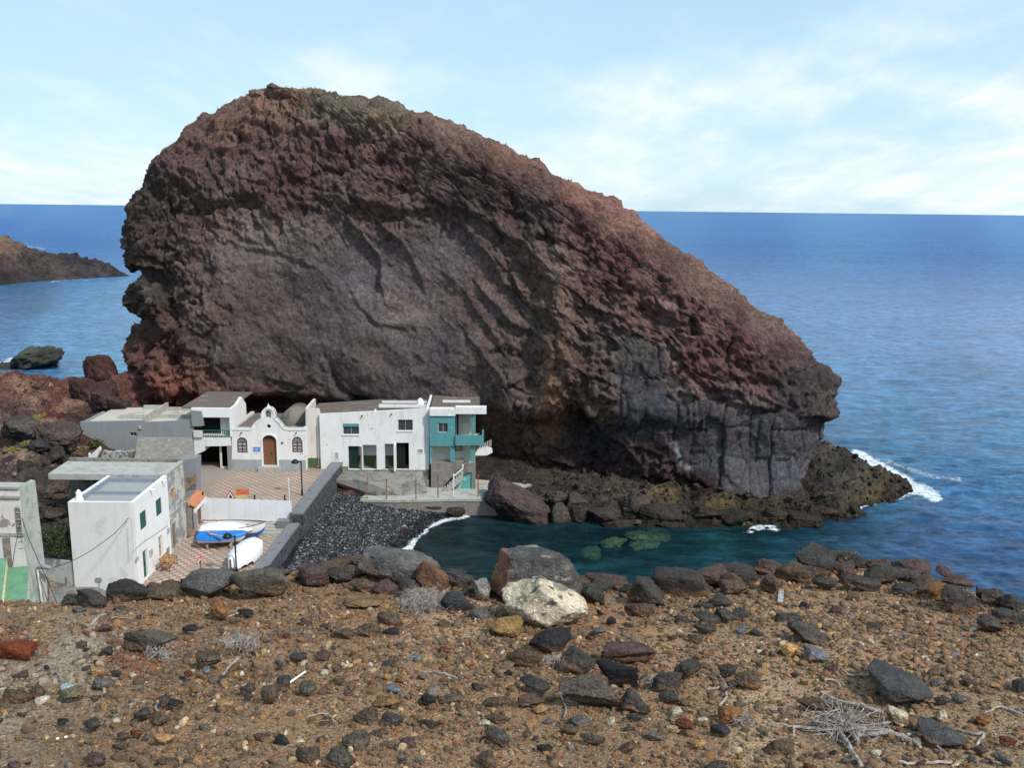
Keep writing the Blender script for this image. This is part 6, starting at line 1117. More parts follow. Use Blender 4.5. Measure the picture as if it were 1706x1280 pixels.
BIG = [
    (812, 972, 905, 1016, (92, 88, 86), 'large squarish grey boulder with a red-brown left face, behind the cream boulder', .95, 0, dict(colfn=bigbrown, dusty=.15, mat=SM, rough=.05, planes=[(-1, -.25, .12, .66), (.25, -1, .25, .58), (.75, -.1, .70, .84), (.08, 0, 1, .66), (-.5, -.2, -.6, .95), (.9, -.6, .2, .85)])),
    (834, 982, 952, 1052, 'w', 'large cream coloured boulder with grey lichened top, in front of the squarish grey boulder', .8, 4, dict(colfn=cream, dusty=.1, rough=.07, planes=[(.70, -.35, .75, .56), (-.85, -.2, .6, .66), (-.1, -1, .30, .66), (-.6, -.6, -.5, .85), (.7, -.6, -.45, .9), (.2, .9, .6, .7)])),
    (812, 873, 1022, 1065, 'y', 'mustard yellow rounded stone at the left foot of the cream boulder', .5, 0, {}),
    (789, 817, 963, 1010, (150, 144, 136), 'pale grey lichened stone left of the squarish grey boulder', .5, 0, dict(mat=SML)),
    (964, 1010, 975, 1012, 'd', 'smooth dark wedge shaped stone right of the cream boulder', .8, 18, {}),
    (974, 1048, 953, 984, 'v', 'low reddish brown rock on the rim, right of the squarish grey boulder', .6, 0, {}),
    (1047, 1112, 962, 1018, 'd', 'leaning grey stone left of the big round rim boulder', .8, 24, {}),
    (1040, 1092, 1000, 1030, 'b', 'lumpy brown stone in front of the leaning grey stone', .6, 0, {}),
    (1084, 1184, 940, 1003, (72, 64, 62), 'big round dark boulder on the rim with pitted surface', .35, 0, dict(rough=.07)),
    (1155, 1214, 937, 984, 'v', 'rough brown rim boulder just right of the big round one', .6, 0, {}),
    (1150, 1188, 1000, 1022, 'd', 'flat dark stone below the big round rim boulder, nearest to it', .6, 0, {}), (1155, 1207, 1020, 1045, 'd', 'wide dark stone below the flat one under the big round boulder', .6, 10, {}),
    (1123, 1149, 1024, 1042, 'd', 'small dark stone left of the wide dark stone pair', .6, 0, {}), (1154, 1194, 1039, 1058, 'd', 'lowest dark stone of the cluster under the big round boulder', .6, 0, {}),
    (880, 955, 1048, 1090, 'k', 'black rough stone directly below the cream boulder', .7, -8, {}), (843, 905, 1077, 1115, 'b', 'dusty brown stone below and left of the black rough stone', .6, 0, {}),
    (936, 990, 1082, 1124, 'd', 'dark stone with rusty left side, between the black stone and the blackest boulder', .9, 30, {}), (989, 1067, 1098, 1148, (40, 40, 42), 'blackest angular boulder, in the middle of the foreground', .9, 8, dict(dusty=.1)),
    (999, 1092, 1068, 1108, 'v', 'long low brown rock behind the blackest boulder', .5, 0, {}), (928, 1040, 1122, 1188, (98, 88, 78), 'wide grey half buried boulder left of and below the blackest boulder', .8, 0, dict(dusty=.5)),
    (1085, 1138, 1115, 1158, 'd', 'rounded grey stone right of the blackest boulder', .3, 0, {}), (1120, 1170, 1098, 1134, 'd', 'dark stone behind the rounded grey stone', .8, -20, {}),
    (1097, 1134, 1152, 1178, 'd', 'small grey stone below the rounded grey stone', .6, 0, {}), (1034, 1086, 1153, 1192, 'd', 'tilted grey stone below the blackest boulder', .9, 30, {}),
    (862, 917, 1128, 1162, 'd', 'ridged dark stone left of the wide grey half buried boulder', .9, 22, {}), (862, 908, 1156, 1184, 'b', 'dull brown stone below the ridged dark stone', .5, 0, {}), (804, 856, 1160, 1184, 'b', 'flat brown stone left of the dull brown stone', .4, 0, {}),
    (832, 857, 1132, 1152, 't', 'small orange stone above the flat brown stone', .4, 0, {}), (886, 913, 1175, 1193, 't', 'orange stone below the dull brown stone', .6, 0, {}),
    (1316, 1398, 903, 962, (70, 66, 64), 'tallest peaked boulder on the rim against the water', .8, 0, dict(rough=.08)), (1377, 1428, 912, 941, 'd', 'dark boulder with pale specks right behind the tallest peaked boulder', .8, 0, dict(mat=SML)),
    (1440, 1488, 931, 952, 'v', 'flat topped brown rim rock right of the specked boulder', .6, 0, {}), (1487, 1552, 924, 968, 'v', 'large rough brown boulder on the right part of the rim', .6, 8, dict(rough=.08)),
    (1518, 1540, 955, 975, 'g', 'small pale grey stone against the large rough brown rim boulder', .3, 0, {}), (1559, 1585, 942, 966, 'v', 'small upright brown stone on the right part of the rim', .7, 0, {}), (1566, 1622, 957, 982, 'v', 'brown block beside the small upright stone on the rim', .8, 0, {}),
    (1435, 1510, 940, 976, 'd', 'long dark boulder in front of the flat topped rim rock', .7, 0, {}), (1398, 1466, 957, 987, 'd', 'low dark boulder left of the long dark boulder', .6, 12, {}), (1351, 1391, 957, 985, 'd', 'squat dark stone under the tallest peaked boulder', .5, 0, {}),
    (1316, 1354, 946, 972, 'b', 'brown stone left of the squat dark stone', .5, 0, {}), (1255, 1307, 930, 964, 'v', 'pointed brown rim boulder left of the tallest peaked boulder', .9, 20, {}), (1266, 1306, 955, 994, 'b', 'steep brown stone in front of the pointed rim boulder', .7, 30, {}),
    (1180, 1260, 936, 978, (70, 64, 62), 'wide dark boulder on the rim between the round one and the pointed one', .6, 0, {}), (1198, 1244, 962, 998, 'b', 'knobbly brown stone in front of the wide rim boulder', .4, 0, {}), (1180, 1218, 985, 1021, 'd', 'dark stone under the knobbly brown one', .5, 0, {}),
    (1216, 1246, 1009, 1038, 'd', 'upright dark stone right of two dark stones', .6, 20, {}), (1191, 1227, 1013, 1044, 'd', 'dark rounded stone left of the upright dark stone', .5, 20, {}),
    (1540, 1586, 968, 1004, 'o', 'dark stone with a tan top on the right part of the rim', .6, 0, {}), (1563, 1636, 975, 1024, (84, 74, 70), 'large purplish brown boulder below the brown block at right', .5, 10, {}),
    (1665, 1712, 985, 1018, 'd', 'dark boulder at the right edge of the rim', .6, 0, {}), (1651, 1712, 1012, 1043, 'd', 'dark flat boulder below the boulder at the right edge', .6, 10, {}), (1623, 1669, 1022, 1057, 'd', 'grey wedge stone left of the dark flat boulder', .8, 24, {}),
    (1482, 1529, 971, 994, 'd', 'flat dark stone below the large rough brown rim boulder', .5, 0, {}), (1287, 1335, 1019, 1044, 'd', 'dark grey mound stone above the slanting grey boulder', .5, 0, {}), (1307, 1386, 1037, 1077, (88, 82, 76), 'slanting grey boulder with dusty left side above the yellow block', .7, 14, dict(dusty=.5)),
    (1299, 1335, 1068, 1098, (206, 160, 104), 'angular yellow sandstone block on the right slope', .9, 0, dict(dusty=0)), (1337, 1380, 1073, 1110, 's', 'blue grey wedge stone just right of the yellow block', .9, 34, {}),
    (1438, 1538, 1087, 1172, (78, 74, 72), 'large flat tilted grey slab on the right slope', .9, 14, dict(rough=.02, kd=1.6, dusty=.15)), (1685, 1712, 1126, 1160, 'd', 'dark stone cut by the right edge of the picture', .5, 0, {}), (1526, 1608, 1196, 1244, (80, 76, 74), 'smooth dark half buried slab right of the dead branches', .5, 14, dict(rough=.03, kd=1.6)),
    (1195, 1237, 1171, 1209, 'o', 'round tan stone with brown patches near the forked twig', .2, 0, {}), (1182, 1219, 1204, 1232, (58, 58, 62), 'dark stone in front of the round tan stone', .7, 0, {}), (1273, 1323, 1226, 1264, 'b', 'brown stone left of the dead branches near the bottom', .5, 0, {}),
    (1474, 1512, 1176, 1207, 'p', 'pale chalky stone among the dead branches', .8, 30, dict(dusty=0)), (1326, 1398, 1161, 1188, 'b', 'flat brown rock above the dead branches', .4, 0, {}), (1223, 1270, 1113, 1148, 'b', 'low brown stone right of the forked twig', .5, 0, {}), (1195, 1226, 1101, 1132, 'd', 'dark stone above the forked twig', .7, 0, {}),
    (1226, 1246, 1041, 1060, 's', 'small pale grey stone below the upright dark stone', .8, 0, {}), (1568, 1598, 1084, 1098, 's', 'flat pale grey stone right of the large tilted slab', .6, 0, {}), (1559, 1580, 1181, 1205, 'p', 'small upright pale stone above the half buried slab', .7, 0, {}),
    (181, 252, 962, 1006, (62, 58, 58), 'dark lava boulder on the rim in front of the white house', .6, 8, dict(rough=.08)), (104, 152, 989, 1012, 'd', 'low dark rim stone left of the dark lava boulder', .5, 0, {}), (242, 300, 976, 1004, 'b', 'brown rim stone right of the dark lava boulder', .5, 0, {}),
    (306, 398, 944, 1000, (104, 100, 98), 'smooth rounded grey boulder on the rim below the plaza', .35, 0, dict(rough=.04, dusty=.3)), (388, 484, 935, 1002, (98, 92, 82), 'broad olive grey boulder on the rim under the tarpaulin boat', .4, 0, dict(dusty=.4, rough=.05)), (494, 558, 937, 968, 'v', 'brown rounded boulder on the rim at the edge of the pebble beach', .4, 0, {}), (548, 600, 922, 952, 'v', 'rough brown rim stone right of the brown rounded boulder', .6, 0, {}),
    (596, 736, 908, 982, (108, 102, 98), 'very wide smooth grey boulder on the rim above the cove', .35, 12, dict(rough=.035, dusty=.4)), (690, 762, 936, 990, (122, 90, 70), 'orange brown sloping rock on the rim right of the very wide boulder', .7, 34, dict(dusty=.4)),
    (582, 630, 960, 992, 'b', 'brown grey stone in front of the very wide boulder, left one', .5, 0, {}), (621, 664, 963, 995, 'v', 'dark pitted stone in front of the very wide boulder, middle one', .4, 0, {}), (662, 700, 961, 992, 'd', 'rounded dark stone in front of the very wide boulder, right one', .3, 0, {}), (655, 698, 983, 1003, 'd', 'low dark stone under the right hand rounded one', .3, 0, {}),
    (568, 640, 986, 1018, (132, 104, 74), 'flat tan topped rock half sunk in the soil', .3, 0, dict(dusty=.5, kd=1.6)), (628, 672, 1018, 1048, 'b', 'brown stone left of the grey dried shrub', .6, 0, {}), (595, 640, 1035, 1065, 'b', 'larger brown stone below and left of the grey dried shrub', .6, 14, {}), (555, 590, 1045, 1068, 'b', 'low brown stone left of the larger brown stone', .5, 0, {}),
    (734, 793, 982, 1030, (64, 66, 68), 'dark rounded cracked boulder left of the squarish grey boulder', .35, 0, {}), (780, 816, 1012, 1040, 'g', 'dull grey stone between the cracked boulder and the yellow stone', .4, 0, {}),
    (201, 297, 1046, 1088, (98, 90, 80), 'wide low grey brown boulder on the left slope', .45, 0, dict(dusty=.35)), (326, 370, 1082, 1112, (96, 82, 70), 'half buried brown stone right of the wide low boulder', .3, 0, dict(dusty=.5)), (-10, 58, 1058, 1104, (120, 62, 42), 'rust red rock at the left edge', .5, 0, dict(dusty=.2)),
    (3, 56, 1147, 1173, 'b', 'flat olive brown stone at the left edge', .4, 0, {}), (50, 76, 1139, 1166, 'b', 'small brown stone beside the flat olive one', .4, 0, {}), (102, 130, 1136, 1160, (176, 186, 188), 'pale bluish grey slab fragment on the left slope', .9, 0, dict(dusty=0)), (90, 142, 1144, 1172, (118, 112, 88), 'olive flat stone in front of the pale bluish fragment', .7, -18, {}),
    (224, 253, 1176, 1203, 'd', 'purplish dark stone next to the curved twig', .7, 0, {}), (251, 282, 1185, 1211, 'b', 'brown stone right of the purplish one', .4, 0, {}), (262, 284, 1158, 1178, 'v', 'small brown stone above the purplish one', .4, 0, {}), (281, 305, 1162, 1184, 'k', 'small black stone above and right of the purplish one', .6, 0, {}),
    (336, 352, 1110, 1128, 's', 'small blue grey stone below the half buried brown stone', .7, 0, {}), (359, 390, 1165, 1181, 't', 'pale orange stone on the left slope', .6, 0, {}), (351, 380, 1000, 1034, 'o', 'rusty orange brown stone near the rim below the rounded grey boulder', .6, 0, {}),
    (459, 486, 1122, 1153, 'd', 'dark stone at the lower end of the white stick', .5, 20, {}), (498, 530, 1134, 1164, (92, 90, 78), 'olive grey angular stone right of the white stick', .8, 0, {}), (434, 464, 1142, 1178, 'b', 'conical brown stone left of the white stick', .6, 0, {}),
    (590, 632, 1180, 1213, (92, 78, 66), 'tilted brown stone in the lower middle', .7, -18, {}), (634, 672, 1186, 1216, 'd', 'dark pointed stone right of the tilted brown one', .9, 20, {}), (568, 617, 1214, 1260, (98, 88, 78), 'rounded brown grey boulder near the bottom edge', .35, 0, {}), (538, 594, 1244, 1290, (88, 82, 72), 'dark rounded stone with pale specks at the bottom edge', .3, 24, dict(mat=SML)), (492, 536, 1241, 1280, (90, 76, 64), 'brown stone at the bottom edge left of the specked one', .4, -12, {}),
    (614, 648, 1210, 1234, 'b', 'cracked brown stone right of the rounded boulder near the bottom', .4, 0, {}), (699, 740, 1196, 1216, 'd', 'flat dark stone in the lower middle', .5, 0, {}), (728, 774, 1154, 1176, (104, 94, 84), 'smooth oval brown grey stone in the lower middle', .2, 0, {}), (696, 727, 1155, 1180, 'k', 'black chip beside the smooth oval stone', .7, 0, {}), (621, 668, 1155, 1184, (138, 106, 74), 'flat square tan brown stone below the slate chip', .5, 0, {}),
    (642, 670, 1140, 1158, 's', 'grey slate chip in the lower middle', 1.0, 14, dict(dusty=0)), (678, 703, 1090, 1106, (120, 128, 140), 'bluish slate chip below the grey dried shrub', 1.0, -14, dict(dusty=0)), (804, 852, 1210, 1248, (90, 84, 76), 'grey stone in the lower middle below the flat brown stone', .5, 20, {}), (792, 828, 1250, 1284, 'b', 'brown grey stone at the bottom edge in the middle', .5, 0, {}), (806, 852, 1190, 1206, 'b', 'low flat stone in the lower middle', .4, 0, {}),
    (796, 818, 1200, 1212, 'p', 'white pebble in the lower middle', .4, 0, dict(dusty=0)), (566, 580, 1103, 1117, 'p', 'dark pebble with a white top right of the white pebble', .3, 0, {}), (533, 548, 1115, 1127, 'p', 'round white pebble right of the white stick', .2, 0, dict(dusty=0)), (488, 508, 1230, 1243, 'p', 'whitish stone near the bottom left of the middle', .6, 0, dict(dusty=0)),
    (1010, 1026, 1194, 1210, 'p', 'small bright white stone below the tilted grey stone', .7, 0, dict(dusty=0)), (1118, 1136, 1176, 1196, 'p', 'small white and grey stone below the small grey one', .7, 0, dict(dusty=0)), (1655, 1690, 1256, 1276, 'g', 'pale grey flat piece near the lower right corner', .7, 20, dict(dusty=0)),
]
for b_ in BIG:
    kw = dict(b_[8]); fstone(b_[0], b_[1], b_[2], b_[3], b_[4], b_[5], b_[6], b_[7], name='boulder' if b_[1] - b_[0] > 60 else 'stone', **kw)
# unremarkable loose stones: one group, individually placed
rg = random.Random(77); n_ = 0; boxes = [(b[0], b[1], b[2], b[3]) for b in BIG]
protos = []
while n_ < 165:
    px_, py_ = rg.uniform(-20, 1726), rg.uniform(955, 1290)
    if py_ < np.interp(px_, [p[0] for p in RIM], [p[1] for p in RIM]) + 12: continue
    s_ = rg.choice([12, 14, 16, 18, 20, 22, 26, 30, 34]) * (.6 + .5 * (py_ - 940) / 340)
    if any(a - s_ * .4 < px_ < b + s_ * .4 and c - 4 < py_ < d + 4 for a, b, c, d in boxes): continue
    w_ = s_ * rg.uniform(.85, 1.25); h_ = s_ * rg.uniform(.55, .85)
    boxes.append((px_ - w_ / 2, px_ + w_ / 2, py_ - h_ / 2, py_ + h_ / 2)); dark = rg.random() < .55; n_ += 1
    k_ = rg.choice('dddkgv') if dark else rg.choice('bbbborvt')
    fstone(px_ - w_ / 2, px_ + w_ / 2, py_ - h_ / 2, py_ + h_ / 2, k_, 'small dark grey stone lying loose on the sandy slope' if dark else 'small brown stone lying loose on the sandy slope', rg.uniform(.3, .9), rg.uniform(-20, 20), sub=3, dusty=rg.uniform(.1, .6), group='small dark stones loose on the slope' if dark else 'small brown stones loose on the slope')

def scatter(name, pts, sizes, cols, base_sub, seed, smooth=False, flat=.75, mat=None):
    """many tiny stones written into one mesh"""
    rg = np.random.RandomState(seed); sh = [stone_shape(900 + seed * 20 + k, base_sub, .7, .08, 6)[0] for k in range(8)]; f = ICO[base_sub][1]; nv = len(sh[0]); n = len(pts)
    which = rg.randint(0, 8, n); ax = rg.normal(size=(n, 3)); ax[:, :2] *= .35; ax /= np.linalg.norm(ax, axis=1)[:, None]; an = rg.uniform(0, 6.28, n)
    base = np.array(sh)[which]; base = base * (np.stack([rg.uniform(.8, 1.35, n), rg.uniform(.8, 1.2, n), rg.uniform(.5, .95, n) * flat / .75], -1) * np.asarray(sizes)[:, None])[:, None, :]
    c, s = np.cos(an)[:, None], np.sin(an)[:, None]; k = ax[:, None, :]
    V = base * c[..., None] + np.cross(np.broadcast_to(k, base.shape), base) * s[..., None] + k * np.sum(base * k, -1, keepdims=True) * (1 - c[..., None])
    V = V + np.asarray(pts)[:, None, :]; F_ = f[None] + (np.arange(n) * nv)[:, None, None]; C = np.repeat(np.asarray(cols)[:, None, :], nv, 1)
    return raw_mesh(name, V.reshape(-1, 3), F_.reshape(-1, 3), C.reshape(-1, 3), smooth)
def gravel():
    rg = np.random.RandomState(9); n = 98000; y = 2.3 + (rg.rand(n) ** .8) * 4.4; x = (rg.rand(n) * 2 - 1) * (.64 * y + .5); keep = y < rim_y(x) + .25; x, y = x[keep], y[keep]
    cl = fbm(np.stack([x, y, 0 * x], -1), .5, 4, 301); keep = rg.rand(len(x)) < np.clip(.68 + cl * 1.3, .2, 1); x, y = x[keep], y[keep]; n = len(x)
    sz = np.exp(rg.normal(math.log(.0108), .54, n)) * (1 + .2 * (y - 2) / 4); sz = np.clip(sz, .005, .05)
    z = ground_h(x, y) + sz * .12; P = np.stack([x, y, z], -1); px, py = proj(P)
    pal = np.array([srgb(*c) for c in [(86, 77, 69), (72, 66, 62), (104, 86, 70), (122, 95, 71), (120, 88, 62), (150, 108, 68), (176, 132, 84), (112, 66, 48), (92, 60, 52), (206, 178, 138), (214, 204, 184), (100, 98, 98)]])
    pr = np.array([.13, .08, .15, .15, .11, .10, .06, .04, .04, .035, .012, .05]); pr /= pr.sum(); c = pal[rg.choice(len(pal), n, p=pr)]
    redz = (np.exp(-((px - 215) / 60) ** 2 - ((py - 1082) / 34) ** 2) + np.exp(-((px - 20) / 50) ** 2 - ((py - 1085) / 30) ** 2)) > rg.rand(n); c[redz] = np.array(srgb(112, 56, 44))
    palz = (np.exp(-((px - 90) / 90) ** 2 - ((py - 1115) / 40) ** 2) + np.exp(-((px - 160) / 50) ** 2 - ((py - 1070) / 18) ** 2)) * .8 > rg.rand(n); c[palz] = np.array(srgb(160, 150, 132))
    c = (c * .62 + np.array(srgb(154, 126, 98)) * .32) * 1.12 * rg.uniform(.75, 1.25, n)[:, None]; big = sz > .021
    m = stone_mat('gravel_stone', 0, .6, 2.0)
    o = link('gravel', scatter('gravel', P[~big], sz[~big], c[~big], 1, 3), m, kind='stuff'); tag(o, 'fine brown and grey gravel strewn over the sandy slope', 'gravel')
    o = link('rubble', scatter('rubble', P[big], sz[big], c[big], 2, 5, True), m, kind='stuff'); tag(o, 'thumb sized dark and tan rubble strewn over the slope', 'rubble')
gravel()
# a broken line of small dark stones along the brink
rg = random.Random(5)
for i in range(78):
    px_ = 150 + i * 20 + rg.uniform(-12, 12); yr = np.interp(px_, [p[0] for p in RIM], [p[1] for p in RIM]); s_ = rg.choice([20, 26, 32, 38, 46, 56]); yc = yr + rg.uniform(-4, 12)
    fstone(px_ - s_ / 2, px_ + s_ / 2, yc - s_ * .34, yc + s_ * .34, rg.choice('ddbvbd'), 'small brownish stone wedged among the boulders along the brink', rg.uniform(.5, .95), rg.uniform(-20, 20), sub=4 if s_ > 24 else 3, dusty=rg.uniform(.2, .6), rough=.09, group='small stones along the brink')
def scree():
    rg = np.random.RandomState(29)
    for nm, lb, (xa, xb, ya, yb), n, med, pal in [('scree', 'brown and grey broken rock strewn over the red isthmus and slope behind the houses', (-68, -29, 56, 106), 5200, .17, [(92, 70, 60), (74, 62, 58), (66, 60, 60), (108, 84, 70), (130, 112, 98), (84, 54, 46)]), ('shore_rubble', 'dark broken rock covering the ledge along the foot of the great rock', (0, 41, 74, 91), 4200, .22, [(58, 52, 47), (70, 62, 54), (48, 44, 42), (84, 76, 62), (62, 56, 46), (74, 58, 52)])]:
        x = rg.uniform(xa, xb, n); y = rg.uniform(ya, yb, n); z = TERR(x, y); k = (z > .0) & ~((x > -32) & (y < 66)) & ((x < -33.5) | (y > 83) | (x > 0)); x, y, z = x[k], y[k], z[k]; n2 = len(x)
        k = rg.rand(n2) < np.clip(.5 + 1.2 * fbm(np.stack([x, y, 0 * x], -1), 4, 3, 77), .05, 1); x, y, z = x[k], y[k], z[k]; n2 = len(x)
        sz = np.clip(np.exp(rg.normal(math.log(med), .55, n2)), .06, .75); c = np.array([srgb(*q) for q in pal])[rg.randint(0, len(pal), n2)] * rg.uniform(.75, 1.2, n2)[:, None]
        o = link(nm, scatter(nm, np.stack([x, y, z + sz * .1], -1), sz, c, 2, 12, False), attr_rock(nm + '_stone', 1.5, 6, .08, .3), kind='stuff'); tag(o, lb, 'scree')
scree()
def pebbles():
    rg = np.random.RandomState(19); n = 34000; x = rg.uniform(-16, -4, n); y = rg.uniform(56, 77.4, n); z = rbf(x, y, T_PTS); k = (z > -.12) & (x > -15.9) & (z < 2.4); x, y, z = x[k], y[k], z[k]; n = len(x)
    sz = np.exp(rg.normal(math.log(.095), .42, n)); wet = sst(-z, -.45, -.1)
    pal = np.array([srgb(*q) for q in [(58, 58, 62), (40, 40, 44), (74, 75, 80), (96, 98, 104), (134, 136, 142), (62, 56, 54)]]); c = pal[rg.choice(6, n, p=[.28, .2, .22, .16, .09, .05])] * (1 - .6 * wet)[:, None]
    o = link('pebbles', scatter('pebbles', np.stack([x, y, z + .03], -1), sz, c, 1, 8), attr_rock('pebble', 3, 12, .02, .2), kind='stuff'); tag(o, 'dark grey rounded beach pebbles between the sea wall and the cove', 'pebbles')
pebbles()

# ---------------------------------------------------------------- rocks standing on the shore and in the land
def shore(x0, x1, y0, y1, Y, col, label, ang=.6, rot=0, rough=.09, name='boulder', group=None, colfn=None, kd=.8, sub=5, cat='rock', sc=None):
    SEED[0] += 1; B = lambda a, b: aty(a, b, Y); c, s = fit(x0, x1, y0, y1, B, .3, kd)
    return stone_obj(name, SEED[0], c, s, col, ang, rough, sub, rot, 0, sc or SMB, label=label, cat=cat, colfn=colfn, group=group)
def wetbase(v, col):
    w = sst(-v[:, 2] + .1 * fbm(v, .2, 2, 2), .05, .3)[:, None] * .6; col = col * (1 - w) + np.array(srgb(58, 48, 38)) * w
    y_ = sst(fbm(v, .18, 3, 12) - np.abs(v[:, 2] + .38) * 3, -.25, .1)[:, None] * .5; return col * (1 - y_) + np.array(srgb(120, 104, 76)) * y_
for a in [(802, 919, 793, 881, 75.5, (92, 76, 74), 'big pinkish brown boulder standing in the water at the end of the quay', .8, 14), (917, 956, 838, 879, 75.6, (88, 80, 72), 'smooth egg shaped boulder right of the big pinkish one', .3, 0), (919, 946, 816, 842, 77, (92, 80, 74), 'rounded brown stone on top of the egg shaped boulder', .3, 0), (942, 982, 820, 852, 77, (84, 74, 68), 'brown boulder behind and right of the egg shaped one', .5, 0),
          (948, 980, 836, 880, 75.6, (78, 68, 64), 'upright dark boulder right of the egg shaped one', .6, 0), (978, 1036, 840, 882, 75, (72, 64, 60), 'ragged dark boulder between the upright and the long shore boulders', .7, 0), (1033, 1086, 822, 856, 76.5, (88, 76, 68), 'rounded brown boulder on the ledge above the long shore boulder', .4, 0), (1064, 1136, 836, 878, 75.2, (68, 60, 54), 'long dark shore boulder below the columns', .7, 10), (1090, 1146, 862, 888, 74.6, (56, 50, 46), 'low wet black rock at the foot of the long shore boulder', .7, 0),
          (1000, 1075, 862, 886, 74.6, (66, 58, 50), 'low wet rock below the ragged dark boulder', .7, 0), (1150, 1200, 840, 868, 75.5, (64, 58, 52), 'dark blocky rock under the left end of the columns', .8, 0), (1195, 1250, 846, 880, 75, (60, 54, 46), 'dark shore rock right of the blocky one', .7, 0), (1262, 1320, 842, 876, 75.8, (68, 60, 50), 'brown green shore rock under the columns', .7, 0), (1310, 1366, 850, 884, 75.4, (62, 52, 44), 'dark shore rock right of the brown green one', .7, 0), (1350, 1394, 842, 870, 77, (70, 58, 52), 'dark rounded rock at the near corner of the headland', .6, 0),
          (552, 596, 812, 846, 77.2, (96, 66, 70), 'pink streaked rock in the hollow under the white house', .7, 0), (590, 628, 826, 850, 76.8, (110, 100, 84), 'pale crusted rock at the left end of the quay', .7, 0), (690, 740, 838, 852, 76.9, (84, 78, 62), 'low olive rock at the foot of the quay', .5, 0), (744, 776, 842, 862, 76.4, (74, 60, 52), 'small reddish dark rock at the foot of the quay beside the water', .6, 0), (640, 700, 836, 850, 77.0, (92, 86, 68), 'flat olive rock at the foot of the quay on the beach', .5, 0), (776, 830, 838, 858, 77.4, (60, 50, 44), 'dark rock in the water at the right end of the quay', .7, 0)]:
    shore(*a, colfn=wetbase)
for i, (x0, x1, y0, y1, l) in enumerate([(1040, 1085, 884, 902, 'pale green slab under the shallow water nearest to the shore boulders, left one'), (1072, 1120, 882, 900, 'pale green slab under the shallow water nearest to the shore boulders, right one'), (1000, 1046, 896, 912, 'pale green slab under the water left of the others'), (1048, 1100, 898, 918, 'pale green slab under the water farthest from the shore'), (966, 1000, 912, 936, 'dim yellowish stone deep under the cove water')]):
    SEED[0] += 1; c = atz((x0 + x1) / 2, (y0 + y1) / 2, -.30 if i < 4 else -.5); stone_obj('submerged_rock', SEED[0], c, ((x1 - x0) / 18.5, (y1 - y0) / 18.5 * 2.6, .5), (158, 158, 124), .8, .2, 4, 0, 0, SMB, label=l, cat='rock')
for a in [(14, 124, 568, 628, 148, (74, 72, 66), 'craggy black sea stack in the surf behind the red isthmus', .8, -16), (-40, 50, 600, 640, 146, (62, 60, 58), 'low black reef at the left edge behind the isthmus', .7, 0)]:
    shore(*a, rough=.14, name='sea_stack', colfn=lambda v, col: col * (1 + .4 * sst(v[:, 2], .2, .45)[:, None]))
def redc(v, col): return (col * .66 + .34 * col.mean(-1, keepdims=True)) * (1 + .3 * fbm(v, .3, 3, 8)[:, None])
for a in [(143, 206, 588, 668, 97, (100, 58, 52), 'reddish brown rock pinnacle on the isthmus left of the great rock', .7, 0), (196, 330, 598, 690, 93, (116, 68, 54), 'red and orange rock outcrop at the left foot of the great rock', .7, 14), (286, 345, 634, 692, 91.5, (112, 70, 50), 'orange tinted rock under the overhang above the grey house', .7, 20), (118, 196, 624, 700, 90, (90, 56, 48), 'broad red rock below the pinnacle', .7, 0), (150, 215, 650, 700, 86, (84, 60, 54), 'brown crag just behind the grey house terrace', .8, 20),
          (0, 66, 688, 740, 76, (92, 82, 78), 'dark grey overhanging rock at the left edge of the hillside', .6, 0), (60, 128, 700, 760, 75, (98, 78, 70), 'dark crag in the middle of the left hillside', .8, 20), (48, 84, 728, 758, 73, (70, 66, 66), 'dark boulder among rubble left of the broken parapet', .5, 0), (76, 112, 742, 776, 71.5, (74, 62, 58), 'brown boulder among rubble left of the broken parapet', .5, 0), (24, 60, 764, 792, 70, (74, 58, 50), 'brown rock above the derelict house', .7, 0), (60, 112, 800, 836, 60, (92, 74, 60), 'brown strata rock behind the shuttered house', .7, 0), (58, 106, 838, 872, 58.5, (80, 66, 54), 'layered brown rock between the two left hand houses', .8, 0), (64, 104, 868, 900, 57.5, (94, 78, 62), 'lowest brown rock between the two left hand houses', .6, 0)]:
    shore(*a, rough=.12, name='rock', colfn=redc)
# bushes
def leaf_bush(name, label, c, r_, n, colA, colB, seed):
    rg = np.random.RandomState(seed); P = rg.normal(size=(n, 3)); P /= np.linalg.norm(P, axis=1)[:, None]; P *= (rg.rand(n) ** .4)[:, None]; P = P * np.array(r_) * (1 + .35 * fbm(P, .5, 2, seed))[:, None]; P[:, 2] = np.abs(P[:, 2]); P = P + np.array(c)
    a = rg.normal(size=(n, 3)); a /= np.linalg.norm(a, axis=1)[:, None]; b = np.cross(a, rg.normal(size=(n, 3))); b /= np.linalg.norm(b, axis=1)[:, None]; s = .05 + .06 * rg.rand(n)[:, None]
    V = np.stack([P - a * s, P + b * s * .5, P + a * s, P - b * s * .5], 1); C = np.array(colA)[None] + (np.array(colB) - np.array(colA))[None] * rg.rand(n)[:, None]
    t = thing(name, label, 'bush', c); me = raw_mesh('foliage', (V - np.array(c)).reshape(-1, 3), np.arange(n * 4).reshape(-1, 4), np.repeat(C, 4, 0), False); link('foliage', me, MAT['leaf'], t)
    part('stem', MAT['oar'], t, lambda mb: [mb.tube([(0, 0, -.2), (math.cos(k) * r_[0] * .3, math.sin(k) * r_[1] * .3, r_[2] * .5), (math.cos(k) * r_[0] * .6, math.sin(k) * r_[1] * .6, r_[2] * .8)], [.04, .025, .01], 5) for k in range(5)], local=True)
MAT['leaf'] = attr_rock('leaf', 4, 12, .01, .3)
G1, G2 = srgb(52, 60, 40), srgb(100, 106, 62); Y1, Y2 = srgb(110, 104, 56), srgb(150, 140, 86)
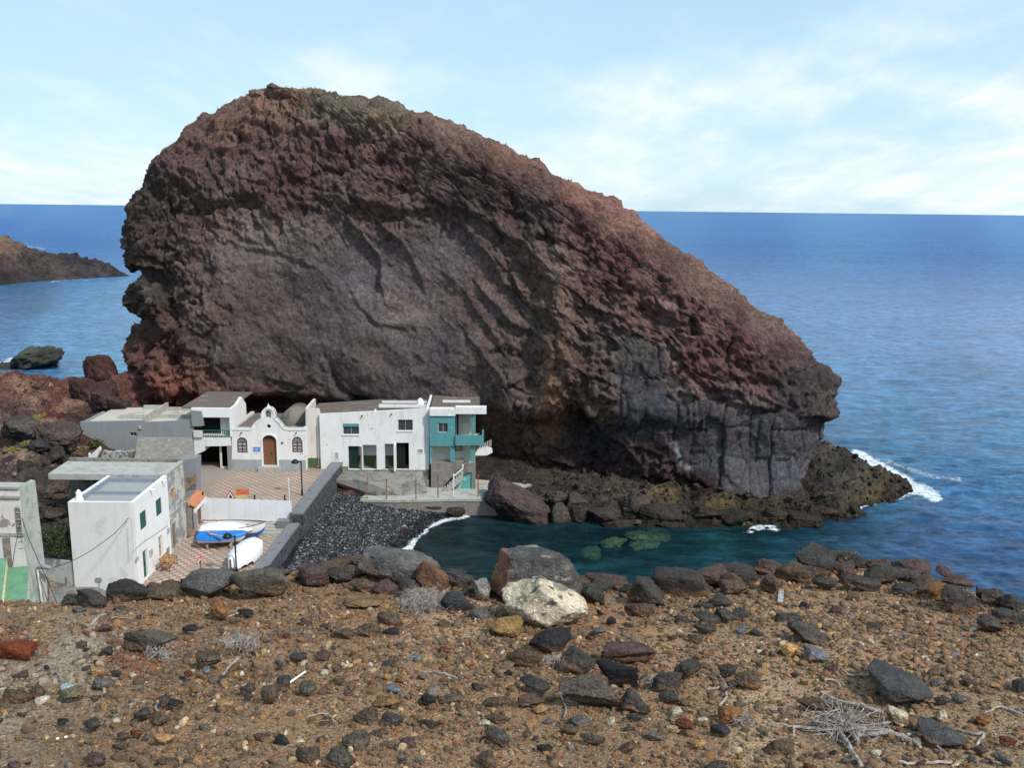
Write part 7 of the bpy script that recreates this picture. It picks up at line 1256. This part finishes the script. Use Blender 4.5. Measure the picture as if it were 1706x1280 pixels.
for nm, lb, p_, r_, n_, A, B in [('bush', 'dark green bush in the gap beside the shuttered house', aty(95, 918, 56.0), (1.3, 1.2, 1.9), 2600, G1, srgb(66, 76, 50)), ('bush', 'small green bush at the wall of the grey house', aty(160, 744, 78.5), (.8, .6, .7), 700, G1, G2), ('shrub', 'yellow green shrub on the slope left of the broken parapet', aty(136, 748, 76), (.6, .4, .22), 250, Y1, Y2), ('shrub', 'yellowish shrub low on the left hillside under the dark crag', aty(22, 752, 71), (.8, .5, .3), 350, Y1, Y2),
                               ('shrub', 'yellow green shrub high on the red isthmus', aty(90, 672, 90), (1.4, .9, .4), 600, Y1, Y2), ('shrub', 'olive shrub on the left hillside behind the broken parapet', aty(50, 740, 75), (.8, .6, .35), 400, Y1, Y2), ('weeds', 'dry weeds at the corner of chapel and white house', atz(535, 779, 3.1), (.9, .5, .45), 500, srgb(120, 104, 76), srgb(160, 146, 116)), ('weeds', 'dry weeds beside the chapel door step', atz(484, 781, 3.1), (1.3, .3, .22), 400, srgb(110, 92, 70), srgb(150, 132, 106))]:
    leaf_bush(nm, lb, p_, r_, n_, A, B, int(p_[0] * 7) % 900 + 11)
def crest_grass():
    rg = np.random.RandomState(4); pts = []
    zs_n = ROCKP.shape[0]; i = rg.randint(zs_n // 3, zs_n - 6, 9000); j = np.where(rg.rand(9000) < .5, rg.randint(ROCKNF - 46, ROCKNF + 30, 9000), rg.randint(0, 30, 9000)); P = ROCKP[i, j % ROCKP.shape[1]]; P = np.concatenate([P, ROCKP[zs_n - 30:zs_n - 2].reshape(-1, 3)[::9]])
    k = fbm(P, 3.5, 3, 8) > .06; P = P[k]; n = len(P); d = rg.normal(size=(n, 3)) * .35; d[:, 2] = 1; d *= rg.uniform(.07, .24, n)[:, None]; s = rg.normal(size=(n, 3)) * .05; V = np.stack([P - s, P + s, P + d], 1).reshape(-1, 3)
    A, B = np.array(srgb(120, 100, 70)), np.array(srgb(176, 152, 116)); C = np.repeat(A + (B - A) * rg.rand(n)[:, None], 3, 0)
    o = link('dry_grass', raw_mesh('dry_grass', V, np.arange(n * 3).reshape(-1, 3), C, False), MAT['leaf'], kind='stuff'); tag(o, 'dry brown grass tufts along the crest of the great rock', 'grass')
crest_grass()

# ---------------------------------------------------------------- dead branches, twigs, litter
MAT['dead'] = plain('bleached_wood', (.33, .285, .25), .85, var=.5, scale=30, bump=.004)
def gp(px_, py_, h=.012): q = on_ground(px_, py_); q = q.copy(); q[2] = float(ground_h(np.array([q[0]]), np.array([q[1]]))[0]) + h; return q
def smooth_path(pts, k=5, jit=.004, seed=1):
    rg = random.Random(seed); out = []
    P = [np.array(p) for p in pts]; P = [2 * P[0] - P[1]] + P + [2 * P[-1] - P[-2]]
    for i in range(1, len(P) - 2):
        for s in range(k):
            t = s / k; a, b, c, d = P[i - 1:i + 3]; q = .5 * ((2 * b) + (-a + c) * t + (2 * a - 5 * b + 4 * c - d) * t * t + (-a + 3 * b - 3 * c + d) * t ** 3); out.append(q + np.array([rg.uniform(-jit, jit) for _ in range(3)]))
    out.append(P[-2]); return out
Z4 = lambda X, Y: (1180 + X / 3.2, 880 + Y / 3.2); Z1 = lambda X, Y: (X / 3.967, 960 + Y / 3.967); Z2 = lambda X, Y: (420 + X / 3.967, 960 + Y / 3.967)
def twig(mb, pts, r0, r1, seed=1, h=.012):
    w = smooth_path([gp(*p, h) for p in pts], 5, .003, seed); n = len(w); mb.tube(w, [r0 + (r1 - r0) * i / (n - 1) for i in range(n)], 6)
def dead_bush(label, cx_, cy_, rx, ry, n, r_, main=(), seed=1, hgt=.06, sprig=3, name='dead_shrub'):
    rg = random.Random(seed); c = gp(cx_, cy_, 0); t = thing(name, label, 'dead shrub', c); ppm = F_PX / np.linalg.norm(c - np.array([0, 0, EYE])); mb = MB()
    for k, (pts, a, b) in enumerate(main): twig(mb, pts, a, b, k, .02)
    mb2 = MB()
    for k in range(n):
        a = rg.uniform(0, 2 * math.pi); d = rg.uniform(.35, 1); ex, ey = math.cos(a) * rx * d, math.sin(a) * ry * d; h = rg.uniform(.1, 1) * hgt; s0 = rg.uniform(0, .45)
        p0 = gp(cx_ + ex * s0, cy_ + ey * s0, h * .5); p2 = gp(cx_ + ex, cy_ + ey, h * rg.uniform(.05, 1.1)); p1 = (p0 + p2) / 2 + np.array([rg.uniform(-1, 1), rg.uniform(-1, 1), rg.uniform(0, 1)]) * .045 * rx / 50
        rr_ = r_ * rg.uniform(.5, 1.2); w = smooth_path([p0, p1, p2], 3, .002, k); mb2.tube(w, [rr_ * (1 - .6 * i / (len(w) - 1)) for i in range(len(w))], 4, cap=False)
        for q in range(sprig):
            j = rg.randrange(2, len(w)); e = w[j] + np.array([rg.uniform(-1, 1), rg.uniform(-1, 1), rg.uniform(.0, .8)]) * rg.uniform(.2, .5) * rx / ppm * .5; mb2.tube([w[j], (w[j] + e) / 2 + np.array([0, 0, .004]), e], [rr_ * .5, rr_ * .4, rr_ * .2], 3, cap=False)
    if mb.v: mb.build('branch', MAT['dead'], t)
    mb2.build('twigs', MAT['dead'], t)
z4 = lambda *p: [Z4(*q) for q in p]
dead_bush('sprawling bleached dead shrub with long thick branches at the lower right', *Z4(730, 1070), 84, 36, 64, .0026, [(z4((725, 1090), (900, 1085), (1060, 1135), (1130, 1180)), .013, .006), (z4((740, 1075), (640, 1095), (450, 1090), (340, 1080)), .010, .003), (z4((700, 1110), (745, 1180), (815, 1290)), .011, .007), (z4((600, 880), (690, 925), (800, 950), (930, 985)), .005, .008), (z4((1060, 1112), (1150, 1118), (1240, 1190), (1275, 1230)), .006, .003), (z4((730, 1060), (860, 1055), (1010, 1025)), .008, .003), (z4((930, 1040), (975, 1100)), .006, .004), (z4((790, 1120), (960, 1110), (1130, 1165)), .010, .005), (z4((700, 1060), (620, 1010), (540, 1000)), .006, .002), (z4((760, 1100), (800, 1170)), .012, .008), (z4((455, 1090), (450, 1150)), .005, .003), (z4((690, 980), (720, 1080)), .008, .01)], 5, .07, 3)
dead_bush('dense grey dried shrub like a cushion of twigs near the rim', *Z2(1140, 235), 48, 22, 230, .0022, seed=7, hgt=.10, sprig=5)
dead_bush('flattened bleached twigs on the left slope above the long stick', *Z1(1590, 450), 46, 20, 90, .0023, seed=8, hgt=.05)
dead_bush('pale twigs spread over the front of the wide low boulder', *Z1(1060, 520), 34, 16, 60, .0018, seed=9, hgt=.08)
dead_bush('small heap of dry twigs below the black rough stone', 925, 1103, 26, 14, 45, .002, seed=10, hgt=.05)
dead_bush('dry twigs around the round tan stone', *Z4(200, 1050), 30, 14, 40, .002, seed=11, hgt=.04)
dead_bush('sparse dry twigs right of the rounded grey stone', 1082, 1135, 24, 14, 24, .002, seed=12, hgt=.04)
for i, (q, r0, r1, lb) in enumerate([(z4((705, 760), (760, 790), (882, 788)), .007, .005, 'bent bleached stick ending at the large tilted slab'), (z4((620, 815), (680, 820), (705, 855)), .005, .004, 'short curved twig left of the bent bleached stick'), (z4((45, 775), (85, 830), (95, 900), (62, 960)), .004, .006, 'forked twig standing behind the round tan stone'), (z4((0, 862), (40, 855), (78, 845)), .006, .004, 'pale stick joining the forked twig'), (z4((1470, 992), (1570, 970), (1675, 1012)), .004, .006, 'bleached twig near the right edge above the half buried slab'),
      (z4((1330, 1072), (1400, 1095), (1470, 1095), (1430, 1160)), .006, .005, 'hooked branch piece right of the half buried slab'), (z4((660, 272), (745, 300), (800, 320)), .005, .003, 'thin twig between the rim boulders at right'), (z4((970, 1235), (1060, 1265), (1160, 1250), (1350, 1250)), .005, .006, 'crooked branch at the bottom edge, right of the dead shrub'), (z4((960, 580), (985, 555), (1025, 565)), .004, .003, 'small bent twig on bare soil above the tilted slab'),
      ([Z1(605, 345), Z1(650, 305), Z1(700, 282)], .005, .006, 'pale stick on the upper left slope'), ([Z1(690, 332), Z1(740, 300), Z1(870, 296)], .004, .002, 'thin twig right of the pale stick on the upper left slope'), ([Z1(1045, 902), Z1(1028, 850), Z1(1095, 790)], .006, .003, 'curved white twig beside the purplish dark stone'), ([Z1(1450, 655), Z1(1500, 590), Z1(1575, 530)], .004, .008, 'long grey stick leaning below the flattened twigs'), ([Z1(1510, 268), Z1(1600, 240), Z1(1706, 210)], .006, .004, 'long bleached twig below the olive grey boulder'),
      ([Z2(365, 962), Z2(485, 942), Z2(565, 1020)], .003, .003, 'thin bent twig in the lower left middle'), ([Z2(1105, 672), Z2(1220, 655), Z2(1355, 700)], .003, .004, 'thin grey twig left of the dusty brown stone'), ([Z2(185, 1205), Z2(230, 1165), Z2(270, 1150)], .003, .002, 'short forked twig near the bottom left of the middle'), ([Z2(180, 825), Z2(190, 765)], .003, .003, 'short upright twig right of the conical brown stone'), ([(1190, 1010), (1205, 1001), (1218, 1000)], .003, .002, 'thin twig below the knobbly brown stone'), ([(935, 1165), (942, 1185), (940, 1200)], .004, .003, 'short pale stick below the wide grey half buried boulder')]):
    mb = MB(); twig(mb, q, r0, r1, i + 40); o = mb.build('twig', MAT['dead'], None); tag(o, lb, 'stick')
for (a, b, lb) in [((482, 1139), (509, 1121), 'short straight white stick lying on the soil in the left middle'), ((93, 1231), (112, 1226), 'short straight white stick near the lower left corner')]:
    mb = MB(); mb.tube([gp(*a, .012), gp(*b, .014)], .005, 8); o = mb.build('white_stick', plain('white_plastic', (.8, .8, .78), .5, var=.05), None, bevel=.001); tag(o, lb, 'stick')
c = gp(1299.5, 1010, .03); a_, b_ = gp(1299, 1014, .01), gp(1301, 992, .02); mb = MB(); mb.hexa([a_ + np.array([-.017, 0, -.006]), a_ + np.array([.017, 0, -.006]), b_ + np.array([.017, 0, -.006]), b_ + np.array([-.017, 0, -.006]), a_ + np.array([-.017, 0, .006]), a_ + np.array([.017, 0, .006]), b_ + np.array([.017, 0, .006]), b_ + np.array([-.017, 0, .006])]); o = mb.build('wood_offcut', plain('grey_timber', (.36, .34, .31), .8, var=.3, scale=40), None, bevel=.002); tag(o, 'small weathered grey wooden board lying near the rim at right', 'board')
